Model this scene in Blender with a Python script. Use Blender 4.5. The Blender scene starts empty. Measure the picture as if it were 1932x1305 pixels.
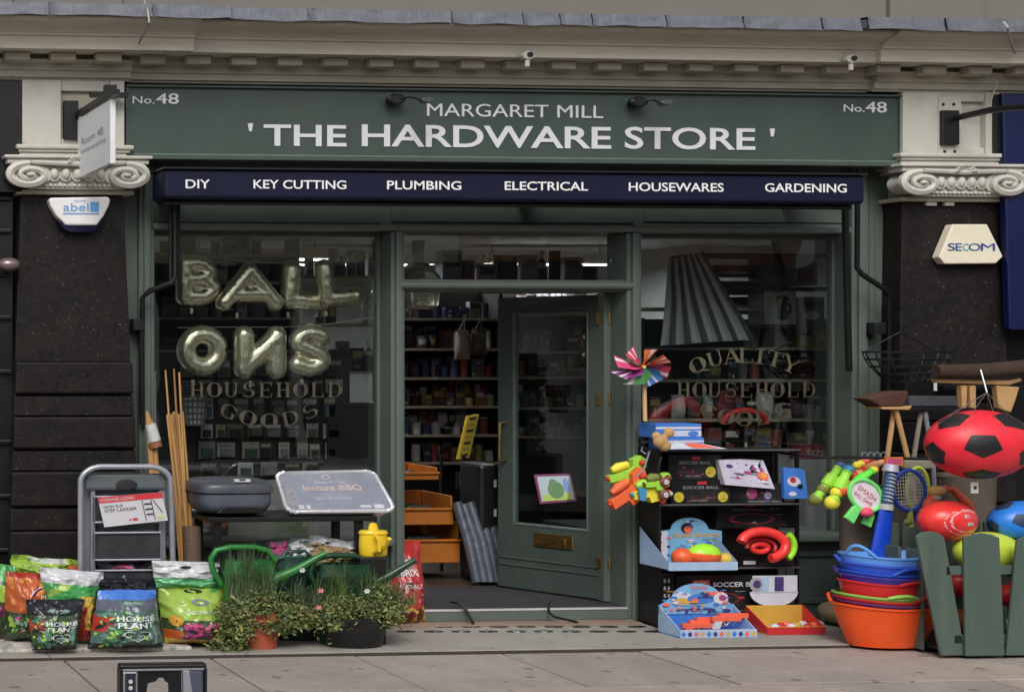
import bpy, math, random
from mathutils import Vector, Matrix, noise
random.seed(48)
R_ = math.radians
SC = bpy.context.scene
COL = SC.collection

# ------------------------------------------------------------------ camera
F, HY = 3080.0, 660.0                  # focal length and horizon in pixels of the 1932 px wide photograph
YAW = math.atan(0.082)
VPX = -550.0
PX0 = VPX + F*math.tan(YAW)
FWD = Vector((math.sin(YAW), math.cos(YAW), 0)); RGT = Vector((math.cos(YAW), -math.sin(YAW), 0))
DIST = 11.0
_d = FWD*F + RGT*(966-PX0)
CX = -_d.x/_d.y*DIST
CH = 504/F*(F*DIST/_d.y)
CAM = Vector((CX, -DIST, CH))
cam = bpy.data.cameras.new('camera'); camo = bpy.data.objects.new('camera', cam); COL.objects.link(camo)
camo.location = CAM; camo.rotation_euler = (R_(90), 0, -YAW)
cam.sensor_width = 36; cam.lens = F/1932*36
cam.shift_x = (966-PX0)/1932; cam.shift_y = (HY-652.5)/1932
cam.clip_end = 500; cam.clip_start = .1
SC.camera = camo
# ------------------------------------------------------------------ sky, sun, exposure
w = bpy.data.worlds.new('World'); SC.world = w; w.use_nodes = True
nt = w.node_tree; nt.nodes.clear()
sky = nt.nodes.new('ShaderNodeTexSky'); sky.sky_type = 'NISHITA'; sky.sun_disc = False
SUN_EL, SUN_AZ = R_(44), R_(200)
sky.sun_elevation = SUN_EL; sky.sun_rotation = SUN_AZ; sky.air_density = 1.2; sky.dust_density = 4.0; sky.ozone_density = 1.0
hs = nt.nodes.new('ShaderNodeHueSaturation'); hs.inputs['Saturation'].default_value = .35
bgn = nt.nodes.new('ShaderNodeBackground'); bgn.inputs[1].default_value = .11
wo = nt.nodes.new('ShaderNodeOutputWorld')
nt.links.new(sky.outputs[0], hs.inputs['Color']); nt.links.new(hs.outputs[0], bgn.inputs[0]); nt.links.new(bgn.outputs[0], wo.inputs[0])
sl = bpy.data.lights.new('sun', 'SUN'); sl.energy = 1.25; sl.angle = R_(28); sl.color = (1, .965, .92)
so = bpy.data.objects.new('sun', sl); COL.objects.link(so)
sd = Vector((math.sin(SUN_AZ)*math.cos(SUN_EL), math.cos(SUN_AZ)*math.cos(SUN_EL), math.sin(SUN_EL)))
so.rotation_euler = sd.to_track_quat('Z', 'Y').to_euler()
SC.view_settings.view_transform = 'Standard'; SC.view_settings.look = 'None'
SC.view_settings.exposure = 0.22; SC.view_settings.gamma = 1.0; SC.view_settings.use_curve_mapping = False
SC.render.engine = 'CYCLES'
SC.cycles.max_bounces = 8; SC.cycles.transparent_max_bounces = 12; SC.cycles.use_denoising = True
SC.cycles.caustics_reflective = False; SC.cycles.caustics_refractive = False

# ------------------------------------------------------------------ helpers
def P(px, py, y):
    d = FWD*F + RGT*(px-PX0) + Vector((0, 0, 1))*(HY-py)
    return CAM + d*((y-CAM.y)/d.y)
def GY(px, py, z=0.0):                 # depth y at which the ray through a pixel meets the height z
    d = FWD*F + RGT*(px-PX0) + Vector((0, 0, 1))*(HY-py)
    return (CAM + d*((z-CAM.z)/d.z)).y
class Rc:                              # an upright rectangle standing at depth y
    def __init__(s, px0, py0, px1, py1, y):
        c = (px0+px1)/2; m = (py0+py1)/2
        s.x0 = P(px0, m, y).x; s.x1 = P(px1, m, y).x; s.z1 = P(c, py0, y).z; s.z0 = P(c, py1, y).z; s.y = y
        s.w = s.x1-s.x0; s.h = s.z1-s.z0; s.cx = (s.x0+s.x1)/2; s.cz = (s.z0+s.z1)/2
    def __call__(s, u, v, o=0.0): return Vector((s.x0+s.w*u, s.y-o, s.z0+s.h*v))
class Qd:                              # four corners tl, tr, br, bl in pixels, each (px, py, y)
    def __init__(s, tl, tr, br, bl): s.c = [P(*q) for q in (tl, tr, br, bl)]
    def __call__(s, u, v, o=0.0):
        a, b, c, d = s.c; p = (a*(1-u)+b*u)*v + (d*(1-u)+c*u)*(1-v)
        n = (b-a+c-d).cross(a-d+b-c).normalized(); return p + n*o
def lin(v): v /= 255.0; return v/12.92 if v <= .04045 else ((v+.055)/1.055)**2.4
def C8(r, g, b, k=1.6): return tuple(min(.85, lin(c)*k) for c in (r, g, b))

MATS = {}
def mat(name, col, rough=.55, metal=0.0, var=.12, vs=6.0, bump=.0, bs=60.0, spec=.5, dirt=0.0, dirtcol=(.05, .045, .035), aniso=None, coat=0.0, emit=None):
    if name in MATS: return MATS[name]
    m = bpy.data.materials.new(name); m.use_nodes = True; t = m.node_tree; n = t.nodes; L = t.links
    b = n['Principled BSDF']; b.inputs['Roughness'].default_value = rough; b.inputs['Metallic'].default_value = metal
    b.inputs['Specular IOR Level'].default_value = spec; b.inputs['Coat Weight'].default_value = coat
    tc = n.new('ShaderNodeTexCoord'); mp = n.new('ShaderNodeMapping'); L.new(tc.outputs['Object'], mp.inputs[0])
    if aniso: mp.inputs['Scale'].default_value = aniso
    no = n.new('ShaderNodeTexNoise'); no.inputs['Scale'].default_value = vs; no.inputs['Detail'].default_value = 6; no.inputs['Roughness'].default_value = .62
    L.new(mp.outputs[0], no.inputs['Vector'])
    cr = n.new('ShaderNodeValToRGB'); cr.color_ramp.elements[0].position = .3; cr.color_ramp.elements[1].position = .7
    cr.color_ramp.elements[0].color = (*[c*(1-var) for c in col], 1); cr.color_ramp.elements[1].color = (*[min(1, c*(1+var)) for c in col], 1)
    L.new(no.outputs[0], cr.inputs[0]); out = cr.outputs[0]
    if dirt:
        n2 = n.new('ShaderNodeTexNoise'); n2.inputs['Scale'].default_value = vs*.35; n2.inputs['Detail'].default_value = 9; n2.inputs['Roughness'].default_value = .72
        L.new(mp.outputs[0], n2.inputs['Vector'])
        r2 = n.new('ShaderNodeValToRGB'); r2.color_ramp.elements[0].position = .46; r2.color_ramp.elements[1].position = .68
        r2.color_ramp.elements[1].color = (dirt, dirt, dirt, 1)
        L.new(n2.outputs[0], r2.inputs[0]); mx = n.new('ShaderNodeMix'); mx.data_type = 'RGBA'
        L.new(r2.outputs[0], mx.inputs[0]); L.new(out, mx.inputs[6]); mx.inputs[7].default_value = (*dirtcol, 1); out = mx.outputs[2]
    L.new(out, b.inputs['Base Color'])
    rr = n.new('ShaderNodeMapRange'); rr.inputs[3].default_value = max(.02, rough-.1); rr.inputs[4].default_value = min(1, rough+.12)
    L.new(no.outputs[0], rr.inputs[0]); L.new(rr.outputs[0], b.inputs['Roughness'])
    if bump:
        n3 = n.new('ShaderNodeTexNoise'); n3.inputs['Scale'].default_value = bs; n3.inputs['Detail'].default_value = 4
        L.new(mp.outputs[0], n3.inputs['Vector']); bp = n.new('ShaderNodeBump'); bp.inputs['Strength'].default_value = bump; bp.inputs['Distance'].default_value = .01
        L.new(n3.outputs[0], bp.inputs['Height']); L.new(bp.outputs[0], b.inputs['Normal'])
    if emit: b.inputs['Emission Color'].default_value = (*emit[0], 1); b.inputs['Emission Strength'].default_value = emit[1]
    MATS[name] = m; return m
def glassmat(name, tint=(.93, .96, .94), refl=.15):
    if name in MATS: return MATS[name]
    m = bpy.data.materials.new(name); m.use_nodes = True; t = m.node_tree; n = t.nodes; L = t.links; n.clear()
    o = n.new('ShaderNodeOutputMaterial'); tr = n.new('ShaderNodeBsdfTransparent'); tr.inputs[0].default_value = (*tint, 1)
    gl = n.new('ShaderNodeBsdfGlossy'); gl.inputs['Roughness'].default_value = .015
    fr = n.new('ShaderNodeLayerWeight'); fr.inputs[0].default_value = .35
    mr = n.new('ShaderNodeMapRange'); mr.inputs[3].default_value = refl; mr.inputs[4].default_value = 1.0
    pw = n.new('ShaderNodeMath'); pw.operation = 'POWER'; pw.inputs[1].default_value = 3.0
    L.new(fr.outputs['Facing'], pw.inputs[0]); L.new(pw.outputs[0], mr.inputs[0])
    tc = n.new('ShaderNodeTexCoord'); no = n.new('ShaderNodeTexNoise'); no.inputs['Scale'].default_value = 1.3; L.new(tc.outputs['Object'], no.inputs['Vector'])
    bp = n.new('ShaderNodeBump'); bp.inputs['Strength'].default_value = .06; bp.inputs['Distance'].default_value = .05
    L.new(no.outputs[0], bp.inputs['Height']); L.new(bp.outputs[0], gl.inputs['Normal'])
    mx = n.new('ShaderNodeMixShader'); L.new(mr.outputs[0], mx.inputs[0]); L.new(tr.outputs[0], mx.inputs[1]); L.new(gl.outputs[0], mx.inputs[2]); L.new(mx.outputs[0], o.inputs[0])
    MATS[name] = m; return m
def K(name, rgb, k=1.6, **a): return mat(name, C8(*rgb, k=k), **a)

ORG = {}
def tagset(o, label=None, cat=None, group=None, kind=None):
    if label: o['label'] = label
    if cat: o['category'] = cat
    if group: o['group'] = group
    if kind: o['kind'] = kind
def thing(name, label, cat, loc, group=None, kind=None):
    o = bpy.data.objects.new(name, None); COL.objects.link(o); o.empty_display_size = .1
    o.location = loc; ORG[o] = Vector(loc); tagset(o, label, cat, group, kind); return o

class MB:
    def __init__(s): s.v = []; s.f = []; s.m = []; s.sm = []
    def add(s, vs, fs, m=0, smooth=False):
        k = len(s.v); s.v += [Vector(q) for q in vs]
        for i, f in enumerate(fs):
            s.f.append([k+j for j in f]); s.m.append(m if not isinstance(m, list) else m[i]); s.sm.append(smooth)
        return s
    def box(s, lo, hi, m=0, T=None):
        x0, y0, z0 = lo; x1, y1, z1 = hi
        vs = [Vector(q) for q in ((x0,y0,z0),(x1,y0,z0),(x1,y1,z0),(x0,y1,z0),(x0,y0,z1),(x1,y0,z1),(x1,y1,z1),(x0,y1,z1))]
        if T: vs = [T @ q for q in vs]
        return s.add(vs, [(0,3,2,1),(4,5,6,7),(0,1,5,4),(1,2,6,5),(2,3,7,6),(3,0,4,7)], m)
    def rb(s, r, depth, m=0, z0=None, z1=None):       # box whose front is the rectangle r
        return s.box((r.x0, r.y, r.z0 if z0 is None else z0), (r.x1, r.y+depth, r.z1 if z1 is None else z1), m)
    def tube(s, pts, r, n=8, m=0, closed=False, caps=True, sx=1.0):
        pts = [Vector(p) for p in pts]; N = len(pts); rs = r if isinstance(r, (list, tuple)) else [r]*N
        vs = []; up = None
        for i, p in enumerate(pts):
            a = pts[(i-1) % N] if (closed or i > 0) else p; b = pts[(i+1) % N] if (closed or i < N-1) else p
            t = (b-a).normalized()
            if up is None: up = Vector((0, 1, 0)) if abs(t.y) < .9 else Vector((0, 0, 1))
            e1 = (up - t*up.dot(t)).normalized(); e2 = t.cross(e1); up = e1
            for j in range(n):
                q = 2*math.pi*j/n; vs.append(p + (e1*math.cos(q)*sx + e2*math.sin(q))*rs[i])
        fs = []
        for i in range(N if closed else N-1):
            for j in range(n):
                a = i*n+j; b = i*n+(j+1) % n; c = ((i+1) % N)*n; fs.append((a, b, c+(j+1) % n, c+j))
        s.add(vs, fs, m, True)
        if caps and not closed: s.add(vs[:n], [tuple(range(n))], m); s.add(vs[-n:], [tuple(range(n-1, -1, -1))], m)
        return s
    def lathe(s, c, prof, n=24, sx=1.0, sy=1.0, m=0, cap=True, axis='z', fn=None):
        c = Vector(c); vs = []
        for (r, z) in prof:
            for j in range(n):
                q = 2*math.pi*j/n; x, y = math.cos(q)*r*sx, math.sin(q)*r*sy
                v = Vector((x, y, z)) if axis == 'z' else Vector((x, z, y)) if axis == 'y' else Vector((z, x, y))
                if fn: v = fn(v)
                vs.append(c+v)
        fs = []; ms = []
        for i in range(len(prof)-1):
            for j in range(n):
                fs.append((i*n+j, i*n+(j+1) % n, (i+1)*n+(j+1) % n, (i+1)*n+j)); ms.append(m[i] if isinstance(m, list) else m)
        s.add(vs, fs, ms, True)
        if cap:
            if prof[0][0] > 1e-5: s.add(vs[:n], [tuple(range(n-1, -1, -1))], ms[0])
            if prof[-1][0] > 1e-5: s.add(vs[-n:], [tuple(range(n))], ms[-1])
        return s
    def prism(s, pts, dv, m=0):                        # closed polygon extruded along dv
        pts = [Vector(p) for p in pts]; dv = Vector(dv); n = len(pts)
        fs = [tuple(range(n)), tuple(range(2*n-1, n-1, -1))] + [(i, n+i, n+(i+1) % n, (i+1) % n) for i in range(n)]
        return s.add(pts+[p+dv for p in pts], fs, m)
    def grid(s, fn, nu, nv, mf=0, smooth=True):
        vs = [fn(i/nu, j/nv) for j in range(nv+1) for i in range(nu+1)]; fs = []; ms = []
        for j in range(nv):
            for i in range(nu):
                a = j*(nu+1)+i; fs.append((a, a+1, a+nu+2, a+nu+1)); ms.append(mf((i+.5)/nu, (j+.5)/nv) if callable(mf) else mf)
        return s.add(vs, fs, ms, smooth)
    def sphere(s, c, rx, ry, rz, n=20, m=0, mf=None, k=12):
        prof = [(math.sin(math.pi*i/k), -math.cos(math.pi*i/k)) for i in range(k+1)]
        prof[0] = (1e-6, -1); prof[-1] = (1e-6, 1)
        return s.lathe(c, prof, n, m=m, cap=False, fn=lambda v: Vector((v.x*rx, v.y*ry, v.z*rz)))
    def build(s, name, mats, parent=None, label=None, cat=None, group=None, kind=None, bevel=0, org=None, seg=2, remesh=0):
        if not isinstance(mats, (list, tuple)): mats = [mats]
        if parent is not None: o0 = ORG[parent]
        elif org is not None: o0 = Vector(org)
        else:
            xs = [v.x for v in s.v]; ys = [v.y for v in s.v]; zs = [v.z for v in s.v]
            o0 = Vector(((min(xs)+max(xs))/2, (min(ys)+max(ys))/2, min(zs)))
        me = bpy.data.meshes.new(name); me.from_pydata([tuple(v-o0) for v in s.v], [], s.f)
        for mm in mats: me.materials.append(mm)
        me.polygons.foreach_set('material_index', s.m); me.polygons.foreach_set('use_smooth', s.sm); me.update()
        if any(s.sm): me.set_sharp_from_angle(angle=R_(42))
        o = bpy.data.objects.new(name, me); COL.objects.link(o)
        if parent is not None: o.parent = parent
        else: o.location = o0
        ORG[o] = o0; tagset(o, label, cat, group, kind)
        if remesh:
            md = o.modifiers.new('r', 'REMESH'); md.mode = 'VOXEL'; md.voxel_size = remesh; md.use_smooth_shade = True
            ms = o.modifiers.new('s', 'SMOOTH'); ms.factor = .5; ms.iterations = 6
        if bevel:
            md = o.modifiers.new('b', 'BEVEL'); md.width = bevel; md.segments = seg; md.limit_method = 'ANGLE'; md.angle_limit = R_(40)
        return o
def copy_tree(o, parent=None):
    c = o.copy(); COL.objects.link(c); c.parent = parent
    ORG[c] = ORG[o]
    for ch in o.children: copy_tree(ch, c)
    return c

_TX = {}
def textmesh(txt, off=0.0, ext=0.0, sp=1.0):
    k = (txt, off, ext, sp)
    if k in _TX: return _TX[k]
    cu = bpy.data.curves.new('t', 'FONT'); cu.body = txt; cu.offset = off; cu.extrude = ext; cu.resolution_u = 4; cu.space_character = sp
    ob = bpy.data.objects.new('t', cu); COL.objects.link(ob); bpy.context.view_layer.update()
    me = ob.evaluated_get(bpy.context.evaluated_depsgraph_get()).to_mesh()
    vs = [Vector(v.co) for v in me.vertices]; fs = [list(p.vertices) for p in me.polygons]
    bpy.data.objects.remove(ob); bpy.data.curves.remove(cu)
    x0 = min(v.x for v in vs); x1 = max(v.x for v in vs); y0 = min(v.y for v in vs); y1 = max(v.y for v in vs)
    z0 = min(v.z for v in vs); z1 = max(v.z for v in vs)
    vs = [((v.x-x0)/(x1-x0), (v.y-y0)/(y1-y0), (v.z-z0)/(z1-z0) if z1 > z0 else 0) for v in vs]
    _TX[k] = (vs, fs); return vs, fs
def write(mb, txt, surf, u0, v0, u1, v1, o=.002, m=0, off=0.0, depth=0.0, sp=1.0):   # lettering laid on a surface
    vs, fs = textmesh(txt, off, .02 if depth else 0.0, sp)
    mb.add([surf(u0+(u1-u0)*a, v0+(v1-v0)*b, o+depth*c) for a, b, c in vs], fs, m)
def bar(mb, surf, u0, v0, u1, v1, o=.002, m=0):
    mb.add([surf(u0, v0, o), surf(u1, v0, o), surf(u1, v1, o), surf(u0, v1, o)], [(0, 1, 2, 3)], m)
def disc(mb, surf, uc, vc, ru, rv, o=.002, m=0, n=20, a0=0, a1=2*math.pi, ri=0.0):
    if ri <= 0:
        mb.add([surf(uc+ru*math.cos(a0+(a1-a0)*i/n), vc+rv*math.sin(a0+(a1-a0)*i/n), o) for i in range(n)], [tuple(range(n))], m)
    else:
        vs = []
        for i in range(n+1):
            q = a0+(a1-a0)*i/n
            vs += [surf(uc+ru*math.cos(q), vc+rv*math.sin(q), o), surf(uc+ru*ri*math.cos(q), vc+rv*ri*math.sin(q), o)]
        mb.add(vs, [(2*i, 2*i+1, 2*i+3, 2*i+2) for i in range(n)], m)
def nz(x, y=0.0, z=0.0): return noise.noise(Vector((x, y, z)))

def spots(m, scale, thr, col, seedv=0.0):           # gum spots and small stains with a shape of their own
    t = m.node_tree; n = t.nodes; b = n['Principled BSDF']; src = b.inputs['Base Color'].links[0].from_socket
    tc = [q for q in n if q.type == 'TEX_COORD'][0]; v = n.new('ShaderNodeTexVoronoi'); v.inputs['Scale'].default_value = scale
    mp = n.new('ShaderNodeMapping'); mp.inputs['Location'].default_value = (seedv, seedv*2, 0); t.links.new(tc.outputs['Object'], mp.inputs[0]); t.links.new(mp.outputs[0], v.inputs['Vector'])
    r = n.new('ShaderNodeValToRGB'); r.color_ramp.elements[0].position = thr*.7; r.color_ramp.elements[1].position = thr; r.color_ramp.elements[0].color = (.7, .7, .7, 1); r.color_ramp.elements[1].color = (0, 0, 0, 1)
    t.links.new(v.outputs['Distance'], r.inputs[0]); mx = n.new('ShaderNodeMix'); mx.data_type = 'RGBA'
    t.links.new(r.outputs[0], mx.inputs[0]); t.links.new(src, mx.inputs[6]); mx.inputs[7].default_value = (*col, 1); t.links.new(mx.outputs[2], b.inputs['Base Color'])
def busy(mb, surf, cols, n, seed, u0=.04, v0=.04, u1=.96, v1=.96, o=.003, sz=.12):   # small printed shapes on packaging
    rnd = random.Random(seed)
    for i in range(n):
        u, v = rnd.uniform(u0, u1), rnd.uniform(v0, v1); k = rnd.random(); c = rnd.choice(cols); s_ = rnd.uniform(.3, 1)*sz; oo = o+.00025*i
        if k < .4: disc(mb, surf, min(max(u, u0+s_*.5), u1-s_*.5), min(max(v, v0+s_*.5), v1-s_*.5), s_*.5, s_*.5, oo, c, n=9)
        elif k < .75: bar(mb, surf, u, v, min(u1, u+s_*1.6), min(v1, v+s_*.22), oo, c)
        else: mb.add([surf(u, v, oo), surf(min(u1, u+s_), v, oo), surf(min(u1, u+s_*.6), min(v1, v+s_), oo)], [(0, 1, 2)], c)
# ------------------------------------------------------------------ shared materials
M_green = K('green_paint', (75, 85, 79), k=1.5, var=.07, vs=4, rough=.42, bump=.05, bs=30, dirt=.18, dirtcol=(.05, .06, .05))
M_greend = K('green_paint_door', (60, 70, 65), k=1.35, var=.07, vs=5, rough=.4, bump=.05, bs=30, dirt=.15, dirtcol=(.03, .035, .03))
M_fascia = K('green_fascia', (64, 79, 72), k=1.02, var=.08, vs=1.5, rough=.45, dirt=.45, dirtcol=(.075, .09, .08), aniso=(3, 1, .6))
M_stone = K('painted_stone', (156, 151, 138), k=1.45, var=.08, vs=4, rough=.7, bump=.25, bs=25, dirt=.4, dirtcol=(.16, .145, .10), aniso=(.7, 1, 2.5))
M_white = K('white_paint_stone', (176, 174, 166), k=1.3, var=.05, vs=5, rough=.6, bump=.12, bs=30, dirt=.4, dirtcol=(.24, .225, .18))
M_lead = K('lead_flashing', (96, 99, 108), k=1.25, var=.15, vs=7, rough=.55, metal=.2, bump=.3, bs=12, dirt=.4, dirtcol=(.1, .1, .12), aniso=(4, 1, 1))
M_black = K('black_metal', (16, 17, 19), k=1.2, var=.2, rough=.4)
M_dark = K('dark_void', (10, 10, 12), k=1, var=.1, rough=.9)
M_brass = mat('brass', (.55, .36, .13), rough=.35, metal=1, var=.25, vs=20)
M_off = K('offwhite_letter', (190, 190, 194), k=1.45, var=.03, rough=.5)
M_navy = K('navy_cassette', (14, 19, 52), k=.8, var=.12, vs=2, rough=.55, spec=.3)
M_glass = glassmat('shop_glass')
M_gold = mat('gold_leaf', (.14, .125, .075), rough=.5, metal=.3, var=.3, vs=14)
def granite(name, base):
    m = mat(name, base, rough=.55, spec=.25, var=.55, vs=22, dirt=.6, dirtcol=tuple(c*q for c, q in zip(base, (2.4, 1.9, 1.6))))
    t = m.node_tree; n = t.nodes; b = n['Principled BSDF']; src = b.inputs['Base Color'].links[0].from_socket
    v = n.new('ShaderNodeTexNoise'); v.inputs['Scale'].default_value = 70; v.inputs['Detail'].default_value = 2
    tc = [q for q in n if q.type == 'TEX_COORD'][0]; t.links.new(tc.outputs['Object'], v.inputs['Vector'])
    r = n.new('ShaderNodeValToRGB'); r.color_ramp.elements[0].position = .66; r.color_ramp.elements[1].position = .74
    t.links.new(v.outputs[0], r.inputs[0]); mx = n.new('ShaderNodeMix'); mx.data_type = 'RGBA'
    t.links.new(r.outputs[0], mx.inputs[0]); t.links.new(src, mx.inputs[6]); mx.inputs[7].default_value = (.09, .085, .08, 1)
    t.links.new(mx.outputs[2], b.inputs['Base Color']); return m
M_gran = granite('black_granite', (.010, .0085, .0085))
# ================================================================== GROUND
M_slab = [K('paving_slab_%d' % i, c, k=1.38, var=.13, vs=3, rough=.85, bump=.3, bs=40, dirt=.4, dirtcol=(.2, .17, .15)) for i, c in enumerate(((136, 127, 121), (131, 123, 118), (141, 131, 123), (134, 127, 119)))]
for m_s in M_slab: spots(m_s, 4.5, .16, (.11, .1, .09), 3.1); spots(m_s, 11, .13, (.12, .105, .095), 1.3)
M_fore = K('forecourt_stone', (132, 128, 121), k=1.4, var=.1, vs=4, rough=.8, bump=.2, bs=40, dirt=.3, dirtcol=(.15, .14, .12))
spots(M_fore, 7, .14, (.13, .12, .11), 2.0)
M_asph = mat('asphalt', (.05, .05, .052), rough=.9, var=.25, vs=20, bump=.5, bs=90)
M_bed = mat('joint_dirt', (.05, .044, .038), rough=.95, var=.2)
MB().box((-60, -60, -.30), (60, 12, -.16)).build('ground', M_asph, kind='structure')
pav = MB().box((-22, -4.6, -.158), (22, -1.2, -.034)).build('pavement', M_bed, kind='structure')
# slabs: joints start at these pixels along the edge of the forecourt
EDGE = GY(900, 1226)
starts = [P(q, 1228, EDGE).x for q in (-155, 121, 397, 669, 947, 1204, 1500, 1800, 2090)]
step = (starts[-1]-starts[0])/8
xs = [starts[0]-step*k for k in (5, 4, 3, 2, 1)] + starts + [starts[-1]+step*k for k in (1, 2, 3, 4, 5)]
rows = [(EDGE-.005, EDGE-1.02), (EDGE-1.028, EDGE-1.95), (EDGE-1.958, -4.45)]
for ri, (ya, yb) in enumerate(rows):
    off = 0 if ri % 2 == 0 else step*.47
    for i in range(len(xs)-1):
        a, b = xs[i]+off, xs[i+1]+off
        t = random.uniform(-.003, .002)
        MB().box((a+.007, yb+.005, -.045), (b-.007, ya-.005, -.02+t)).build('paving_slab', M_slab[random.randrange(4)], pav, bevel=.004, seg=1)
for i in range(40):
    MB().box((-20+i, -4.6-.15, -.158), (-20+i+.993, -4.606, -.022)).build('kerb_stone', M_fore, pav, bevel=.01, seg=1)
road = MB().box((-50, -13.6, -.158), (50, -4.76, -.15)).build('road', M_asph, kind='structure')
mk = K('yellow_line_paint', (190, 160, 60), k=1, rough=.8, dirt=.3)
for yy in (-5.05, -5.3): MB().box((-50, yy-.05, -.149), (50, yy+.05, -.145)).build('road_marking', mk, road)
farp = MB().box((-50, -17, -.158), (50, -13.61, -.02)).build('far_pavement', M_fore, kind='structure')
# forecourt with pavement lights
fore = MB().box((-22, EDGE, -.158), (22, 1.0, -.004)).build('forecourt', M_bed, kind='structure')
fx = [P(q, 1200, -.6).x for q in (-600, -250, 60, 372, 742, 1310, 1600, 1950, 2300)]
for a, b in zip(fx, fx[1:]):
    MB().box((a+.003, EDGE+.001, -.02), (b-.003, -.24, 0.0)).build('forecourt_slab', M_fore, fore, bevel=.004, seg=1)
M_lens = mat('dark_lens_glass', (.012, .017, .016), rough=.12, var=.3)
for k, (py, x0, n) in enumerate(((1173, 748, 12), (1182, 776, 11), (1191, 748, 12))):
    for i in range(n):
        q = x0 + i*(52 if k != 1 else 52) + k*9
        c = P(q, py, GY(q, py))
        if q > 1330: continue
        MB().lathe((c.x, c.y, .001), [(.062, 0), (.062, .003), (.05, .0045)], 12, sx=1.1, sy=.55).build('pavement_lens', M_lens, fore)
M_marb = granite('white_terrazzo', (.42, .42, .40))
r = Rc(-300, 1200, 362, 1226, GY(150, 1229))
MB().box((r.x0, r.y, .0005), (r.x1, r.y+.5, .022)).build('stone_board', M_marb, label='speckled pale stone board under the compost bags on the pavement', cat='board', bevel=.003)

# ================================================================== BUILDING
bl = thing('shop_building', 'cream painted cornice and walls of the building over the green shopfront', 'building', (0, 0, 0))
ZT = 6.5
M_wallu = K('upper_wall', (104, 101, 95), k=1.3, var=.06, vs=3, rough=.8, dirt=.3, dirtcol=(.2, .19, .16))
def prof_run(name, px0, px1, prof, mm, dy=0.0, parent=bl, ref=966):
    pts = [(y, P(ref, py, y).z) for py, y in prof]
    a = P(px0, 100, -.6).x; b = P(px1, 100, -.6).x
    m_ = MB(); n = len(pts)
    m_.add([(a, y-dy, z) for y, z in pts] + [(b, y-dy, z) for y, z in pts], [(i, n+i, n+i+1, i+1) for i in range(n-1)])
    m_.add([(a, y-dy, z) for y, z in pts], [tuple(range(n))]); m_.add([(b, y-dy, z) for y, z in pts], [tuple(range(n-1, -1, -1))])
    return m_.build(name, mm, parent)
# horizontal layers of the cornice, bottom to top
ar = [(166, .2), (166, -.33), (161, -.34), (160, -.355), (148, -.36), (147, -.375), (134, -.38), (132, -.395), (127, -.42), (127, .2)]
BRK = .05
for a, b, dd in ((-900, 262, BRK), (262, 1688, 0), (1688, 2700, BRK)):
    prof_run('architrave', a, b, ar, M_stone, dd)
zs_ = P(966, 127, -.42).z; zc = P(966, 117.5, -.42).z
MB().box((-14, -.42, zs_+.0005), (14, .2, zc)).build('dentil_course', M_stone, bl)
for i in range(36):
    q = -140 + i*86.5
    if q > 2100: break
    dd = BRK if (q < 262 or q > 1650) else 0
    c = P(q, 118, -.54).x; wd = .083; zb = P(966, 127, -.54).z+random.uniform(-.003, .003)
    MB().box((c-wd, -.50-dd, zb), (c+wd, -.4205, zc-.0005))  .build('dentil', M_stone, bl, bevel=.005, seg=1)
M_cor = K('corona_paint', (178, 172, 160), k=1.4, var=.07, vs=3, rough=.65, bump=.15, bs=25, dirt=.35, dirtcol=(.26, .24, .17), aniso=(.5, 1, 2))
def corona(px0, px1, dd):
    a = P(px0, 100, -.6).x; b = P(px1, 100, -.6).x
    z1 = P(966, 85, -.60).z; z3 = P(966, 48, -.80).z
    pts = [(.2, zc+.0005), (-.60-dd, zc+.0005), (-.60-dd, z1), (-.62-dd, z1+.004), (-.62-dd, z1+.016)]
    for k in range(11):
        t = k/10; pts.append((-.625-dd-.15*(t-math.sin(2*math.pi*t)*.10), z1+.018+(z3-z1-.018)*(t+math.sin(2*math.pi*t)*.04)))
    pts += [(-.785-dd, z3), (-.785-dd, z3+.012), (.2, z3+.012)]
    n = len(pts); m_ = MB()
    m_.add([(a, y, z) for y, z in pts]+[(b, y, z) for y, z in pts], [(i, n+i, n+i+1, i+1) for i in range(n-1)], 0, True)
    m_.add([(a, y, z) for y, z in pts], [tuple(range(n))]); m_.add([(b, y, z) for y, z in pts], [tuple(range(n-1, -1, -1))])
    m_.build('corona', M_cor, bl)
    return z3+.012
zl = corona(-900, 362, BRK); corona(362, 1652, 0); corona(1652, 2700, BRK)
# lead flashing in dressed pieces
joins = [-500, -150, 88, 283, 430, 580, 850, 985, 1055, 1115, 1255, 1400, 1548, 1624, 1770, 1935, 2200, 2450, 2700]
ztop = P(966, 23, -.82).z
for a, b in zip(joins, joins[1:]):
    dd = BRK if (a < 350 or a >= 1624) else 0
    A = P(a, 40, -.8).x; B = P(b, 40, -.8).x; m_ = MB(); N = 14
    def lf(u, v, A=A, B=B, dd=dd, a=a):
        x = A+(B-A)*u; z = zl+.002+(ztop-zl)*v; wv = .010*nz(x*7, v*3, a)+.012*math.exp(-((u*(B-A))/.02)**2)
        return Vector((x, -.82-dd+.02*v-wv, z-.012*(1-v)*(1+nz(x*5, 3.3))))
    m_.grid(lf, N*2, 4); m_.grid(lambda u, v: Vector((A+(B-A)*u, lf(u, 1).y+.6*v, ztop+.04*v)), N, 2)
    m_.box((A+.003, -.79-dd, zl+.003), (B-.003, -.4, ztop-.012)); m_.build('lead_sheet', M_lead, bl)
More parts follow.
